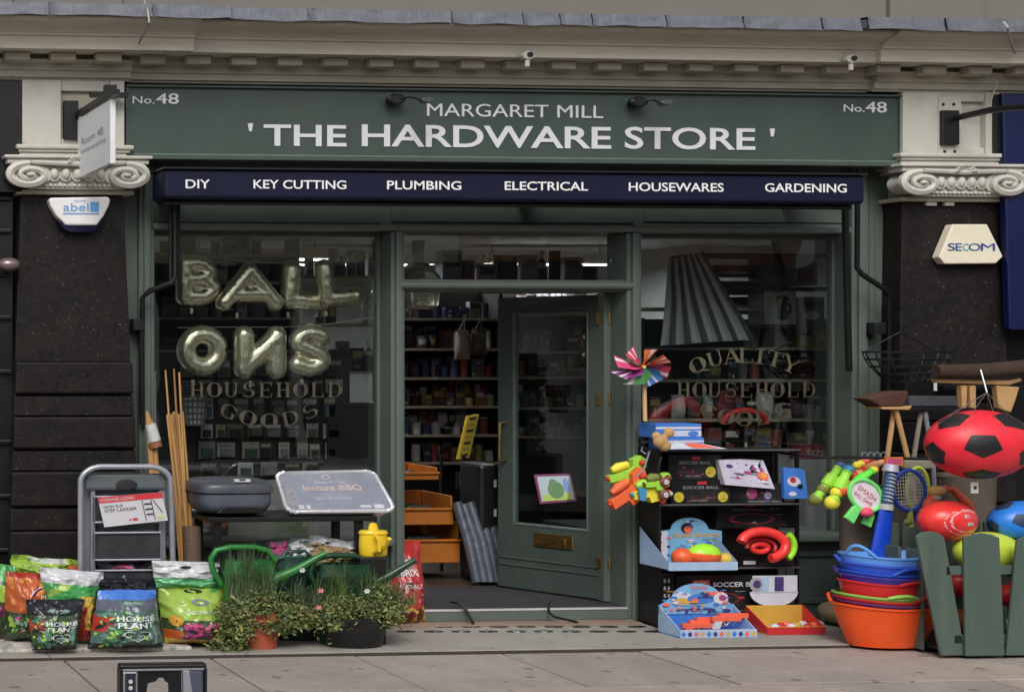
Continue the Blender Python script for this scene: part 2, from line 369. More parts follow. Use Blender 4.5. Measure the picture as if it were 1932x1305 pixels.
# upper moulding and wall
for a, b, dd in ((-900, 30, .0), (30, 235, .06), (235, 1690, 0), (1690, 1868, .06), (1868, 2700, 0)):
    A = P(a, 10, -.7).x; B = P(b, 10, -.7).x
    MB().box((A, -.62-dd*.6, ztop+.001), (B, .2, ztop+.30)).build('plinth_block', M_wallu, bl, bevel=.01)
MB().box((-14, -.45, ztop+.302), (14, .2, ZT)).build('upper_wall', M_wallu, bl)
MB().box((-14, .2, zs_), (14, 7.4, ZT)).build('storey_above', M_wallu, bl)

# ---- pilasters
def volute(mb, c, rx, rz, y, turn, s):                 # s=+1: spiral curls with its open end to the right
    pts = []; rs = []
    for i in range(61):
        t = i/60; q = math.pi/2 + s*t*2*math.pi*turn; r = (1-t)**1.1*.84+.06
        pts.append(Vector((c.x+math.cos(q)*rx*r, y-.03*t, c.z+math.sin(q)*rz*r))); rs.append(.026*(1-t)+.008)
    mb.tube(pts, rs, 6)
    mb.lathe((c.x, y+.02, c.z), [(rx*.92, 0), (rx*.9, -.015)], 24, sx=1, sy=rz/rx, axis='y')
    mb.sphere((c.x, y-.035, c.z), rx*.17, .02, rz*.17)
def capital(px0, px1, pyt, pyb, y, side):
    t = thing('pilaster_capital', f'white carved ionic capital with two scroll volutes on the {side}', 'capital', P((px0+px1)/2, pyb, y))
    r = Rc(px0, pyt, px1, pyb, y)
    rx = r.w*.17; rz = r.h*.40
    for u, s in ((.165, -1), (.835, 1)):
        m_ = MB(); c = r(u, .40); volute(m_, Vector((c.x, 0, c.z)), rx, rz, y, 2.1, -s)
        m_.lathe((c.x, y+.021, c.z), [(rx*.9, 0), (rx*.82, .05), (rx*.9, .11)], 20, sy=rz/rx, axis='y')
        m_.build('volute', M_white, t)
    m2 = MB()
    m2.box((r.x0+.01, y-.02, r.z1-.055), (r.x1-.01, y+.13, r.z1-.022)); m2.box((r.x0-.01, y-.04, r.z1-.022), (r.x1+.01, y+.13, r.z1)); m2.box((r.x0+r.w*.1, y+.131, r.z1-.05), (r.x1-r.w*.1, .2, r.z1))
    m2.build('abacus', M_white, t, bevel=.008)
    m3 = MB(); m3.box((r.x0+rx, y+.03, r.z0), (r.x1-rx, y+.33, r.z1-.05))
    m3.tube([r(.18, .80, .01), r(.5, .74, .01), r(.82, .80, .01)], .018, 8)
    n = 5
    for i in range(n):
        c = r(.34+.32*i/(n-1), .44, 0); m3.sphere((c.x, y+.02, c.z), r.w*.033, .035, r.h*.19, 12, k=8)
        m3.tube([Vector((c.x+r.w*.042*math.cos(a), y+.015, c.z+.01+r.h*.25*math.sin(a))) for a in [math.pi+math.pi*k/10 for k in range(11)]], .008, 6)
    for k in range(14):
        q = k/13; c = r(.28+.44*q, .1, 0); m3.sphere((c.x, y+.02, c.z), .014, .016, .011, 8, k=6)
    # shell in the middle
    c = r(.5, .75, 0)
    for k in range(7):
        a = math.pi*(k+.5)/7; m3.tube([(c.x, y+.0, c.z-.01), (c.x+math.cos(a)*.075, y-.03, c.z+math.sin(a)*.055)], [.007, .016], 6)
    m3.build('carving', M_white, t)
    m4 = MB(); m4.box((r.x0+r.w*.09, y+.07, r.z0-.03), (r.x1-r.w*.09, y+.33, r.z0-.001)); m4.build('necking', M_stone, t, bevel=.006)
    return t
capital(10, 283, 294, 356, -.47, 'left pilaster'); capital(1696, 1936, 310, 370, -.47, 'right pilaster')
def entab(px0, px1, pyt, pyb, side):
    r = Rc(px0, pyt, px1, pyb, -.40)
    t = thing('entablature_block', f'white painted block with a framed recess above the {side} capital', 'pilaster block', r(.5, 0))
    w3 = r.w/3; m_ = MB(); zt = P(966, 166, -.33).z
    m_.box((r.x0, -.40, r.z0), (r.x0+r.w*.38, .2, zt)); m_.box((r.x0+r.w*.86, -.40, r.z0), (r.x1, .2, zt))
    m_.box((r.x0+r.w*.381, -.385, r.z0+r.h*.84), (r.x0+r.w*.859, .2, zt)); m_.box((r.x0+r.w*.381, -.385, r.z0), (r.x0+r.w*.859, .2, r.z0+r.h*.1))
    m_.build('block', M_white, t, bevel=.006)
    m_ = MB(); m_.box((r.x0+r.w*.382, -.35, r.z0+r.h*.101), (r.x0+r.w*.858, .2, r.z0+r.h*.839)); m_.build('recess_panel', M_white if side == 'right' else M_stone, t)
    m_ = MB(); 
    m_.box((r.x0-.045, -.44, r.z0-.03), (r.x1+.055, .2, r.z0-.0005)); m_.box((r.x0-.03, -.425, r.z0-.05), (r.x1+.035, .2, r.z0-.0305)); m_.box((r.x0-.02, -.41, r.z0-.105), (r.x1+.015, .2, r.z0-.0505))
    m_.build('base_moulding', M_white, t, bevel=.01)
    return t, r
eL, rL = entab(42, 235, 152, 274, 'left'); eR, rR = entab(1704, 1886, 172, 290, 'right')
def pilaster(top, bot, pyt, joints, side):
    cx = P((top[0]+top[1])/2, pyt, -.35)
    t = thing('pilaster', f'polished black granite pilaster with stepped base blocks on the {side}', 'pilaster', (cx.x, -.3, 0))
    z = P((top[0]+top[1])/2, pyt, -.35).z
    def xr(py):
        k = (py-pyt)/(1160-pyt); return P(top[0]+(bot[0]-top[0])*k, py, -.35).x, P(top[1]+(bot[1]-top[1])*k, py, -.35).x
    def trap(zt, zb, pa, pb, yf, name, bev=.004):
        a = xr(pa); b = xr(pb)
        m_ = MB(); v = [(b[0], yf, zb), (b[1], yf, zb), (b[1], .3, zb), (b[0], .3, zb), (a[0], yf, zt), (a[1], yf, zt), (a[1], .3, zt), (a[0], .3, zt)]
        m_.add(v, [(0,3,2,1),(4,5,6,7),(0,1,5,4),(1,2,6,5),(2,3,7,6),(3,0,4,7)]); return m_.build(name, M_gran, t, bevel=bev)
    trap(z, P(100, joints[0], -.35).z, pyt, joints[0], -.35, 'shaft')
    js = joints+[1172]
    for a, b in zip(js, js[1:]):
        za = P(100, a, -.35).z; zb = P(100, b, -.35).z; zm = za-(za-zb)*.58
        trap(za-.003, zm, a, a+(b-a)*.58, -.40, 'granite_block', .012)
        trap(zm-.02, zb+.004, a+(b-a)*.6, b, -.375, 'granite_block', .006)
    trap(P(100, joints[0], -.35).z-.001, 0, joints[0], 1172, -.345, 'core')
    return t
pilaster((40, 232), (12, 268), 356, [682, 785, 888, 1000], 'left')
pilaster((1702, 1890), (1690, 1915), 372, [700, 800, 900, 1005], 'right')

# ---- neighbours
t = thing('neighbour_shopfront', 'black neighbouring shopfront at the left edge beyond the granite pilaster', 'shopfront', P(-100, 1160, -.1))
M_blk = K('neighbour_black', (14, 15, 17), k=1.3, rough=.35, var=.2)
a = P(-900, 600, -.1).x; b = P(30, 600, -.1).x
m_ = MB(); m_.box((a, -.30, 0), (b-.06, .3, zs_)); m_.build('panel', M_blk, t); m_ = MB(); m_.box((a, -.40, P(0, 362, -.4).z), (P(41, 300, -.40).x, -.301, P(0, 152, -.4).z)); m_.build('sign_board', M_blk, t)
for py in (380, 440, 520, 600, 700, 830, 930, 1030):
    z = P(0, py, -.1).z; MB().box((a, -.33, z-.015), (b-.07, -.3005, z+.015)).build('moulding', M_blk, t, bevel=.008)
z = P(17, 499, -.42); MB().sphere((z.x, -.42, z.z), .075, .06, .045, 20).box((z.x-.02, -.38, z.z-.015), (z.x+.02, -.3005, z.z+.015)).build('bell_push', K('bell_metal', (120, 105, 105), rough=.3, metal=.6), t)
t = thing('neighbour_shopfront', 'blue neighbouring shopfront at the right edge beyond the granite pilaster', 'shopfront', P(1960, 1160, -.2))
M_blue = K('neighbour_blue', (8, 22, 74), k=.85, rough=.4, var=.1)
m_ = MB(); a = P(1893, 500, -.30).x; m_.prism([P(1891, 176, -.46), P(2500, 190, -.46), P(2500, 628, -.46), P(1905, 622, -.46)], (0, .06, 0)); m_.build('fascia_panel', M_blue, t, bevel=.01)
MB().box((a+.02, -.2, 0), (a+4, .3, zs_)).build('panel', M_blk, t)
for k in range(3): MB().box((a+.3+k*1.15, -.23, .9), (a+1.35+k*1.15, -.2005, P(1900, 640, -.2).z)).build('window_frame', M_blk, t, bevel=.01); MB().box((a+.37+k*1.15, -.236, .97), (a+1.28+k*1.15, -.2305, P(1900, 652, -.2).z)).build('pane', mat('neighbour_glass', (.03, .035, .04), rough=.06), t)

# ================================================================== SHOPFRONT (green joinery)
sf = thing('shopfront', 'dark green painted wooden shopfront with two display windows and recessed mullions', 'shopfront', (0, -.1, 0))
YF = -.2
def jb(px0, py0, px1, py1, yf, yb, name, mm=M_green, z0=None, z1=None, bev=.006, parent=None):
    r = Rc(px0, py0, px1, py1, yf)
    return MB().box((r.x0, yf, r.z0 if z0 is None else z0), (r.x1, yb, r.z1 if z1 is None else z1)).build(name, mm, parent or sf, bevel=bev)
ZH = P(966, 437, YF).z; ZH0 = P(966, 425, YF).z
r = Rc(272, 308, 1645, 428, YF)
MB().box((r.x0, -.13, ZH0+.001), (r.x1, .2, P(966, 306, -.2).z)).build('header_panel', M_green, sf, bevel=.004)
for a, b in ((272, 728), (728, 1205), (1205, 1645)):
    q = Rc(a+10, 384, b-10, 420, -.135); MB().box((q.x0, -.142, q.z0), (q.x1, -.131, q.z1)).build('header_moulding', M_green, sf, bevel=.004)
zh = Rc(290, 425, 1608, 438, -.24)
MB().box((zh.x0, -.24, ZH), (zh.x1, .2, ZH0)).build('head_rail', M_green, sf, bevel=.008)
ZSILL = P(966, 1012, YF).z
# stiles and mullions: stepped sections
def post(px0, px1, name, zt, zb=0.0, steps=((0, 0), (.2, .03)), yb=.06):
    a = P(px0, 700, YF).x; b = P(px1, 700, YF).x; w_ = b-a
    m_ = MB(); m_.box((a, YF, zb), (b, yb, zt)); m_.build(name, M_green, sf, bevel=.01)
    m_ = MB(); m_.box((a+w_*.28, YF-.025, zb), (b-w_*.28, YF-.0005, zt)); m_.build(name+'_moulding', M_green, sf, bevel=.01, seg=3)
post(262, 292, 'stile', P(966, 306, -.2).z); post(738, 764, 'mullion', ZH-.001); post(1183, 1211, 'mullion', ZH-.001); post(1608, 1640, 'stile', P(966, 306, -.2).z)
jb(226, 308, 261.5, 1172, -.16, .2, 'side_panel', z0=0); jb(1640.5, 308, 1703, 1172, -.16, .2, 'side_panel', z0=0)
jb(1652, 400, 1690, 1160, -.168, -.161, 'panel_moulding', z0=.15)
# glazing beads against the glass (seen on the right-hand reveals)
for (a, b, zt) in ((292, 738, ZH), (1211, 1608, ZH)):
    A = P(a, 700, YF).x; B = P(b, 700, YF).x
    for x in (A+.001, B-.026): MB().box((x, -.03, ZSILL+.001), (x+.025, .03, zt-.001)).build('glazing_bead', M_green, sf, bevel=.004)
    MB().box((A+.027, -.03, zt-.03), (B-.027, .03, zt-.001)).build('glazing_bead', M_green, sf, bevel=.004)
    MB().box((A+.001, -.27, ZSILL-.05), (B-.001, .06, ZSILL)).build('window_sill', M_green, sf, bevel=.012)
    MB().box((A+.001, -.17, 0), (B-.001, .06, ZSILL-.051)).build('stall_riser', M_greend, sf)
    nn = 3
    for k in range(nn):
        x0 = A+(B-A)*(k+.08)/nn; x1 = A+(B-A)*(k+.92)/nn
        m_ = MB()
        for (p, q, s_, t_) in ((x0, x0+.04, .1, ZSILL-.12), (x1-.04, x1, .1, ZSILL-.12), (x0+.041, x1-.041, ZSILL-.16, ZSILL-.12), (x0+.041, x1-.041, .1, .14)):
            m_.box((p, -.19, s_), (q, -.1705, t_))
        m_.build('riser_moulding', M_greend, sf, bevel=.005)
ZT1 = P(966, 527, -.24).z; ZT0 = P(966, 549, -.24).z
A = P(764, 540, YF).x; B = P(1183, 540, YF).x
m_ = MB(); m_.box((A, -.18, ZT0), (B, .06, ZT1)); m_.build('transom_rail', M_green, sf, bevel=.008)
m_ = MB(); m_.tube([(A-.06, -.2, (ZT0+ZT1)/2), (B+.06, -.2, (ZT0+ZT1)/2)], .028, 12); m_.build('transom_moulding', M_green, sf)
MB().box((B-.05, .0, .1), (B-.001, .1, ZT0-.001)).build('door_jamb', M_green, sf, bevel=.004)
MB().box((A+.001, .0, .1), (A+.03, .1, ZT0-.001)).build('door_jamb', M_green, sf, bevel=.004)
# glass
def pane(a, b, z0, z1, y=0.0, name='window_pane'): return MB().box((a, y-.004, z0), (b, y+.004, z1)).build(name, M_glass, sf)
pane(P(292, 700, YF).x+.001, P(738, 700, YF).x-.001, ZSILL+.001, ZH-.001)
pane(P(1211, 700, YF).x+.001, P(1608, 700, YF).x-.001, ZSILL+.001, ZH-.001)
pane(A+.001, B-.001, ZT1+.001, ZH-.001)
# threshold: green riser with pale metal nosing, tiled strip below
m_ = MB().box((A, -.21, .012), (B, .06, .082)); m_.build('threshold', M_green, sf, bevel=.003)
MB().box((A, -.215, .0825), (B, -.17, .092)).build('threshold_nosing', K('alu_nosing', (200, 200, 210), rough=.3, metal=.5), sf, bevel=.002)
MB().box((A-.1, -.36, .0005), (B+.02, -.211, .012)).build('threshold_tile', K('red_tile', (122, 102, 92), rough=.7, dirt=.3), sf, bevel=.002)
ZFL = .088
mat_ = MB().box((A, -.169, .0825), (B, .85, .093)); mat_.build('doormat', K('coir_mat', (42, 42, 48), rough=.95, bump=.8, bs=150, k=1.3), label='dark grey entrance mat behind the metal threshold strip', cat='doormat')

# ================================================================== FASCIA SIGN
r = Rc(237, 168, 1699, 306, -.36)
fs = thing('fascia_sign', 'long dark green shop fascia with off-white lettering for the hardware store', 'sign', r(.5, 0))
zt = P(966, 166, -.36).z-.012
MB().box((r.x0, -.36, r.z0+.035), (r.x1, .2, zt)).build('board', M_fascia, fs, bevel=.004)
MB().box((r.x0, -.39, r.z0+.012), (r.x1, -.30, r.z0+.034)).build('bottom_moulding', K('green_light_moulding', (80, 96, 88), k=1.3, rough=.35), fs, bevel=.008)
MB().box((r.x0, -.41, r.z0-.01), (r.x1, -.30, r.z0+.0115)).build('drip_rail', M_greend, fs, bevel=.004)
MB().box((r.x0, -.385, zt-.018), (r.x1, -.3605, zt-.002)).build('top_moulding', M_greend, fs, bevel=.004)
for a, b in ((r.x0, r.x0+.018), (r.x1-.018, r.x1)): MB().box((a, -.37, r.z0+.035), (b, -.3605, zt-.019)).build('end_moulding', M_greend, fs)
def tline(txt, px0, py0, px1, py1, y, mm, parent, off=.0, sp=1.0, depth=.006, name='lettering'):
    q = Rc(px0, py0, px1, py1, y); m_ = MB(); write(m_, txt, q, 0, 0, 1, 1, o=.001, off=off, depth=depth, sp=sp); return m_.build(name, mm, parent)
tline('MARGARET MILL', 805, 197.5, 1137, 221.5, -.36, M_off, fs, .0)
tline('THE', 497, 236, 653, 276, -.36, M_off, fs, .014); tline('HARDWARE', 682, 237.5, 1152, 279, -.36, M_off, fs, .014, .98); tline('STORE', 1178, 241, 1424, 282.5, -.36, M_off, fs, .014, 1.0)
for a, yy in ((467, 233), (1451, 243)):
    q = Rc(a, yy, a+10, yy+15, -.36); m_ = MB(); m_.prism([q(0, 1, .001), q(1, 1, .001), q(.75, 0, .001), q(.25, 0, .001)], (0, -.006, 0)); m_.build('apostrophe', M_off, fs)
tline('No.', 250, 182, 291, 196, -.36, M_off, fs); tline('48', 294, 176.5, 337, 196.5, -.36, M_off, fs, .01)
tline('No.', 1591, 197.5, 1630, 211.5, -.36, M_off, fs); tline('48', 1632, 192.5, 1672, 213, -.36, M_off, fs, .01)
# sign lamps
for k, (hx, hy, tx, ty) in enumerate(((748, 188, 822, 184), (1205, 193, 1275, 189))):
    h = P(hx-2, hy, -.42); e = P(tx, ty, -.66)
    t = thing('sign_lamp', ('left' if k == 0 else 'right')+' black spotlight on a thin arm on the green fascia above the shop name', 'sign lamp', (h.x, -.37, h.z), 'spotlights on the fascia')
    MB().lathe((h.x, -.361, h.z), [(.035, 0), (.035, -.03), (.052, -.05), (.052, -.08), (.04, -.09)], 16, sx=1.2, sy=.7, axis='y').build('lamp_base', M_black, t)
    MB().tube([(h.x, -.44, h.z), (h.x+.08, -.47, h.z+.01), (e.x-.05, -.55, e.z)], .007, 6).build('arm', M_black, t)
    MB().lathe((e.x-.03, -.58, e.z-.01), [(.022, .04), (.03, .0), (.034, -.04), (.028, -.045)], 14, sx=1.3, sy=.6, axis='y').build('lamp_head', M_greend, t)
# ================================================================== AWNING CASSETTE
r = Rc(310, 325, 1632, 379, -.72)
aw = thing('awning', 'folded navy awning cassette with white service words and black side arms', 'awning', r(.5, 0))
m_ = MB(); m_.box((r.x0, -.72, r.z0), (r.x1, -.42, r.z1)); m_.build('cassette', M_navy, aw, bevel=.02, seg=3)
MB().box((r.x0-.01, -.74, r.z1+.0005), (r.x1+.01, -.4, r.z1+.012)).build('top_strip', M_black, aw)
MB().tube([(r.x0+.02, -.60, r.z0-.012), (r.x1-.02, -.60, r.z0-.012)], .02, 10).build('front_bar', M_black, aw)
M_wl = K('white_word', (205, 205, 215), k=1.5, var=.02)
for s, a, b, pt in (('DIY', 350, 396, 339), ('KEY CUTTING', 478, 653, 340), ('PLUMBING', 730, 870, 341.5), ('ELECTRICAL', 952, 1109, 343), ('HOUSEWARES', 1186, 1365, 345), ('GARDENING', 1443, 1597, 346.5)):
    tline(s, a, pt, b, pt+16.5, -.72, M_wl, aw, .012, depth=.002)
for x in (r.x0+.15, 0, r.x1-.15): MB().box((x-.04, -.42, r.z0+.03), (x+.04, -.13, r.z1-.03)).build('wall_bracket', M_black, aw)
def pts(l): return [P(*q) for q in l]
m_ = MB(); m_.tube(pts([(330, 380, -.45), (331, 520, -.42), (326, 532, -.42), (280, 550, -.34), (269, 562, -.3), (267, 640, -.27), (268, 800, -.25)]), .018, 10); m_.build('folding_arm', M_black, aw)
m_ = MB(); m_.tube(pts([(322, 378, -.4), (322, 530, -.4)]), .014, 8).tube(pts([(336, 378, -.4), (337, 500, -.4)]), .014, 8); m_.build('folding_arm', M_black, aw)
m_ = MB(); m_.tube(pts([(1618, 380, -.45), (1617, 505, -.42), (1626, 517, -.42), (1668, 545, -.34), (1678, 560, -.3), (1678, 650, -.27), (1676, 760, -.25)]), .018, 10); m_.build('folding_arm', M_black, aw)
m_ = MB(); m_.tube(pts([(1594, 380, -.4), (1600, 640, -.28), (1602, 700, -.26)]), .022, 8); m_.build('folding_arm', M_black, aw)
for a, b in ((262, 612), (1661, 619)):
    q = Rc(a-10, b-11, a+11, b+11, -.3); MB().rb(q, .12).build('arm_bracket', M_black, aw, bevel=.005)

# ================================================================== DOOR (open inwards)
hb = P(1163, 900, -.02); DW = math.hypot(.42, .78); ang = math.atan2(.78, -.42)
zb_, zt_ = .105, ZT0-.012
dr = thing('shop_door', 'dark green half-glazed door standing open inwards with brass fittings', 'door', (hb.x, .02, zb_))
T = Matrix.Translation((hb.x-.02, .02, 0)) @ Matrix.Rotation(ang, 4, 'Z')
def DZ(py): return P(1165, py, 0).z
def db(u0, u1, z0, z1, name, mm, d=.045, off=0, bev=.005, parent=None):
    return MB().box((u0*DW, -d/2+off, z0), (u1*DW, d/2+off, z1), 0, T).build(name, mm, parent or dr, bevel=bev)
zg0, zg1 = DZ(1008), DZ(585)
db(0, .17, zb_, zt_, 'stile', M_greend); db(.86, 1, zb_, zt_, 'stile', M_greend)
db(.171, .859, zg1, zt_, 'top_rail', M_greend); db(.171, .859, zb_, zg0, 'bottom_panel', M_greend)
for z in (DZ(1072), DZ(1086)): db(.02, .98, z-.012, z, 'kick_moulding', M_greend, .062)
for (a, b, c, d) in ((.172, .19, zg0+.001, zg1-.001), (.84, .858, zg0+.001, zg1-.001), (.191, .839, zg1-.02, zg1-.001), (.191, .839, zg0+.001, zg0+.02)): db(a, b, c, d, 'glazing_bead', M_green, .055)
g = MB().box((.191*DW, -.004, zg0+.021), (.839*DW, .004, zg1-.021), 0, T).build('door_glass', M_glass, dr)
lp = db(.30, .66, DZ(1045), DZ(1018), 'letter_plate', M_brass, .012, .03)
db(.36, .60, DZ(1038), DZ(1025), 'flap', M_brass, .008, .042, parent=lp)
for s in (1, -1):
    m_ = MB(); u = .92*DW; za, zb2 = DZ(880), DZ(805)
    m_.tube([T @ Vector((u, .022*s, zb2)), T @ Vector((u, .10*s, zb2)), T @ Vector((u, .10*s, za)), T @ Vector((u, .022*s, za))], .009, 8)
    m_.build('pull_handle', M_brass, dr)
for py in (600, 752, 1062): 
    z = DZ(py); db(-.02, .10, z-.045, z+.045, 'hinge', M_brass, .012, .032)
# picture hung on the inside of the glass
q = Qd((1008, 895, .36), (1077, 893, .30), (1088, 945, .30), (1019, 950, .36))
pc = MB(); pc.prism([q(0, 0), q(1, 0), q(1, 1), q(0, 1)], (0, .01, 0)); bar(pc, q, .06, .07, .95, .93, .003, 1)
bar(pc, q, .1, .08, .9, .3, .005, 2); disc(pc, q, .5, .45, .22, .3, .007, 3); disc(pc, q, .45, .72, .1, .12, .009, 3); disc(pc, q, .8, .6, .08, .25, .006, 4)
pc.build('colouring_poster', [K('purple_frame', (110, 50, 90)), K('pale_paper', (150, 165, 170)), K('lime_print', (150, 170, 90)), K('grass_print', (90, 120, 90)), K('blue_print', (110, 130, 180))], label='small tilted picture of a green figure in a purple frame behind the door glass', cat='picture')
# ================================================================== INTERIOR
XL = P(250, 700, 0).x; XR = P(1690, 700, 0).x; YB = 6.2; ZC = 2.80
M_iw = K('interior_wall', (168, 170, 168), k=1.4, rough=.8)
M_ifl = K('shop_floor', (74, 62, 52), k=1.2, rough=.5, var=.3, dirt=.3)
MB().box((XL-.3, .06, -.03), (XR+.3, YB, ZFL-.002)).build('shop_floor', M_ifl, kind='structure')
MB().box((XL-.3, .2, ZC), (XR+.3, YB, ZC+.1)).build('shop_ceiling', M_iw, kind='structure')
MB().box((XL-.4, YB+.001, -.02), (XR+.4, YB+.15, ZC+.1)).build('back_wall', M_iw, kind='structure')
MB().box((XL-.4, .2, -.02), (XL-.301, YB, ZC+.1)).build('left_wall', M_iw, kind='structure')
MB().box((XR+.301, .2, -.02), (XR+.4, YB, ZC+.1)).build('right_wall', M_iw, kind='structure')
M_tube = mat('lit_tube', (.9, .9, .9), emit=((.95, .97, 1.0), 24.0))
for i, (x, y, wh) in enumerate(((XL+1.7, 2.4, 'over the left window display'), (.2, 3.2, 'behind the doorway'), (XR-1.0, 3.0, 'over the right window display'))):
    t = thing('ceiling_lamp', f'lit white fluorescent ceiling lamp {wh}', 'ceiling lamp', (x, y, ZC-.1), 'fluorescent lamps inside the shop')
    for yy in (y-.17, y+.16): MB().box((x-.65, yy, ZC-.17), (x+.65, yy+.01, ZC-.09)).build('housing', M_white, t)
    for xx in (x-.65, x+.642): MB().box((xx, y-.159, ZC-.17), (xx+.008, y+.159, ZC-.09)).build('end_cap', M_white, t)
    MB().box((x-.63, y-.12, ZC-.15), (x+.63, y+.12, ZC-.112)).build('diffuser', M_tube, t); MB().box((x-.641, y-.159, ZC-.104), (x+.641, y+.159, ZC-.095)).build('top_cover', M_white, t)
    for xx in (x-.5, x+.5): MB().tube([(xx, y, ZC-.11), (xx, y, ZC-.001)], .004, 5).build('hanger', M_black, t)

M_shelf = K('shelf_edge', (130, 122, 108), k=1.5, rough=.6); M_shd = K('shelf_back', (30, 29, 30), k=1.3, rough=.8)
PALX = {'dark red': (110, 32, 36), 'navy blue': (34, 38, 92), 'white': (165, 165, 168), 'grey': (95, 95, 100), 'pale blue': (110, 125, 160), 'black': (22, 22, 26), 'brown': (95, 62, 42),
        'tan': (150, 125, 95), 'yellow': (180, 155, 40), 'dark green': (34, 66, 48), 'orange': (170, 84, 36), 'silver': (130, 132, 138), 'purple': (80, 44, 90), 'teal': (40, 95, 95)}
def mute(c, f=.5): g = sum(c)/3; return tuple(g+(v-g)*f for v in c)
def pm(n, k=1.1): return K('pack_'+n.replace(' ', '_'), mute(PALX[n]), k=k, rough=.4, var=.1)
M_lab = [K('print_white', (176, 176, 176), k=1.2), K('print_yellow', (150, 132, 72), k=1.1), K('print_red', (124, 56, 52), k=1.1), K('print_blue', (62, 74, 112), k=1.1), K('print_dark', (30, 30, 34), k=1)]
SEEN = {}
def item(kind, px0, px1, pt, pb, y, colour, where, depth=None, zb=None):
    r = Rc(px0, pt, px1, pb, y)
    if zb is not None: r.z1 = zb+r.h; r.z0 = zb; r.cz = (r.z0+r.z1)/2
    nm = {'box': 'product_box', 'bottle': 'bottle', 'tin': 'tin', 'pack': 'hanging_pack', 'bag': 'product_bag', 'basket': 'basket', 'roll': 'roll', 'mug': 'mug'}[kind]
    word = {'pack': 'blister pack', 'bag': 'bag', 'mug': 'mug'}.get(kind, kind); m_ = MB(); d = depth or min(.25, r.w*.8)
    lc = random.randrange(5)
    if kind == 'box':
        m_.rb(r, d); bar(m_, r, .12, .55+random.random()*.1, .88, .88, .0015, 1); bar(m_, r, .15, .12, .15+random.random()*.6, .3, .0015, 2)
        busy(m_, r, [1, 2], 4, random.randrange(9999), sz=.3)
    elif kind in ('bottle', 'tin', 'mug', 'roll'):
        R0 = r.w/2; h = r.h
        pf = {'bottle': [(.9, 0), (1, .03), (1, .55), (.85, .68), (.35, .8), (.32, .86), (.42, .87), (.42, 1)], 'tin': [(1, 0), (1.02, .02), (.98, .04), (.98, .94), (1.02, .96), (1, 1)],
              'mug': [(.8, 0), (.95, .1), (1, 1), (.9, 1), (.85, .2)], 'roll': [(1, 0), (1, 1), (.4, 1)]}[kind]
        m_.lathe((r.cx, r.y+R0, r.z0), [(a*R0, b*h) for a, b in pf], 16, m=[2 if (kind == 'bottle' and i >= 4) else 1 if (i == 2) else 0 for i in range(len(pf)-1)])
        if kind == 'mug': m_.tube([(r.x1-.005, r.y+R0, r.z0+h*.8), (r.x1+r.w*.3, r.y+R0, r.z0+h*.65), (r.x1-.005, r.y+R0, r.z0+h*.3)], r.w*.06, 6)
    elif kind == 'pack':
        m_.box((r.x0, r.y, r.z0), (r.x1, r.y+.004, r.z1)); m_.box((r.x0+r.w*.15, r.y-.02, r.z0+r.h*.1), (r.x1-r.w*.15, r.y-.0005, r.z0+r.h*.6), 2); bar(m_, r, .08, .68, .92, .92, .001, 1)
        m_.tube([(r.cx, r.y-.03, r.z1-.01), (r.cx, r.y+.12, r.z1-.01)], .003, 5, 2)
    elif kind == 'bag':
        s_ = random.random()*9
        def fn(u, v, sg=1):
            b = (1-(2*u-1)**4)*(1-(2*v-1)**4); return Vector((r.x0+r.w*u+.006*nz(v*5, s_), r.y+d/2-sg*d/2*b-.01*nz(u*6, v*6, s_), r.z0+r.h*v))
        m_.grid(fn, 10, 10, lambda u, v: 1 if .3 < v < .7 and .15 < u < .85 else 0); m_.grid(lambda u, v: fn(1-u, v, -1), 10, 10)
    elif kind == 'basket':
        R0 = r.w/2
        for k in range(6): m_.tube([(r.cx+R0*(.7+.3*k/5)*math.cos(a), r.y+R0+R0*(.7+.3*k/5)*math.sin(a), r.z0+r.h*k/5) for a in [2*math.pi*q/16 for q in range(16)]], .008, 5, closed=True)
        for q in range(16):
            a = 2*math.pi*q/16; m_.tube([(r.cx+R0*.7*math.cos(a), r.y+R0+R0*.7*math.sin(a), r.z0), (r.cx+R0*math.cos(a), r.y+R0+R0*math.sin(a), r.z1)], .007, 5)
        m_.lathe((r.cx, r.y+R0, r.z0), [(0, .0), (R0*.68, 0), (R0*.94, r.h*.9)], 16, m=1, cap=False)
    h_px = pb-pt; lab = f'{colour} {word} {where}'
    pal_n = ['white', 'yellow', 'red', 'blue', 'dark'][lc]; rec = SEEN.setdefault(where, [])
    if rec and any(q[0] == lab for q in rec): lab = f'{colour} {word} just right of the {rec[-1][1]} {where}'
    if any(q[0] == lab for q in rec): lab = f'{colour} {word} with a {pal_n} patch {where}'
    if any(q[0] == lab for q in rec): lab = f'{"tall" if h_px > 33 else "short"} '+lab
    rec.append((lab, f'{colour} {word}'))
    if len(lab.split()) > 16: lab = ' '.join(lab.split()[:16])
    mats = [pm(colour), M_lab[lc], M_lab[(lc+2) % 5]]
    if kind == 'pack': mats = [pm(colour), pm(random.choice(['tan', 'grey', 'white', 'silver'])), pm(random.choice(['brown', 'black', 'grey', 'dark green']))]
    if kind == 'bottle': mats = [pm(colour), M_lab[0], M_lab[lc]]
    return m_.build(nm, mats, label=lab, cat={'pack': 'pack', 'box': 'box', 'bag': 'bag'}.get(kind, word), group='goods '+where)
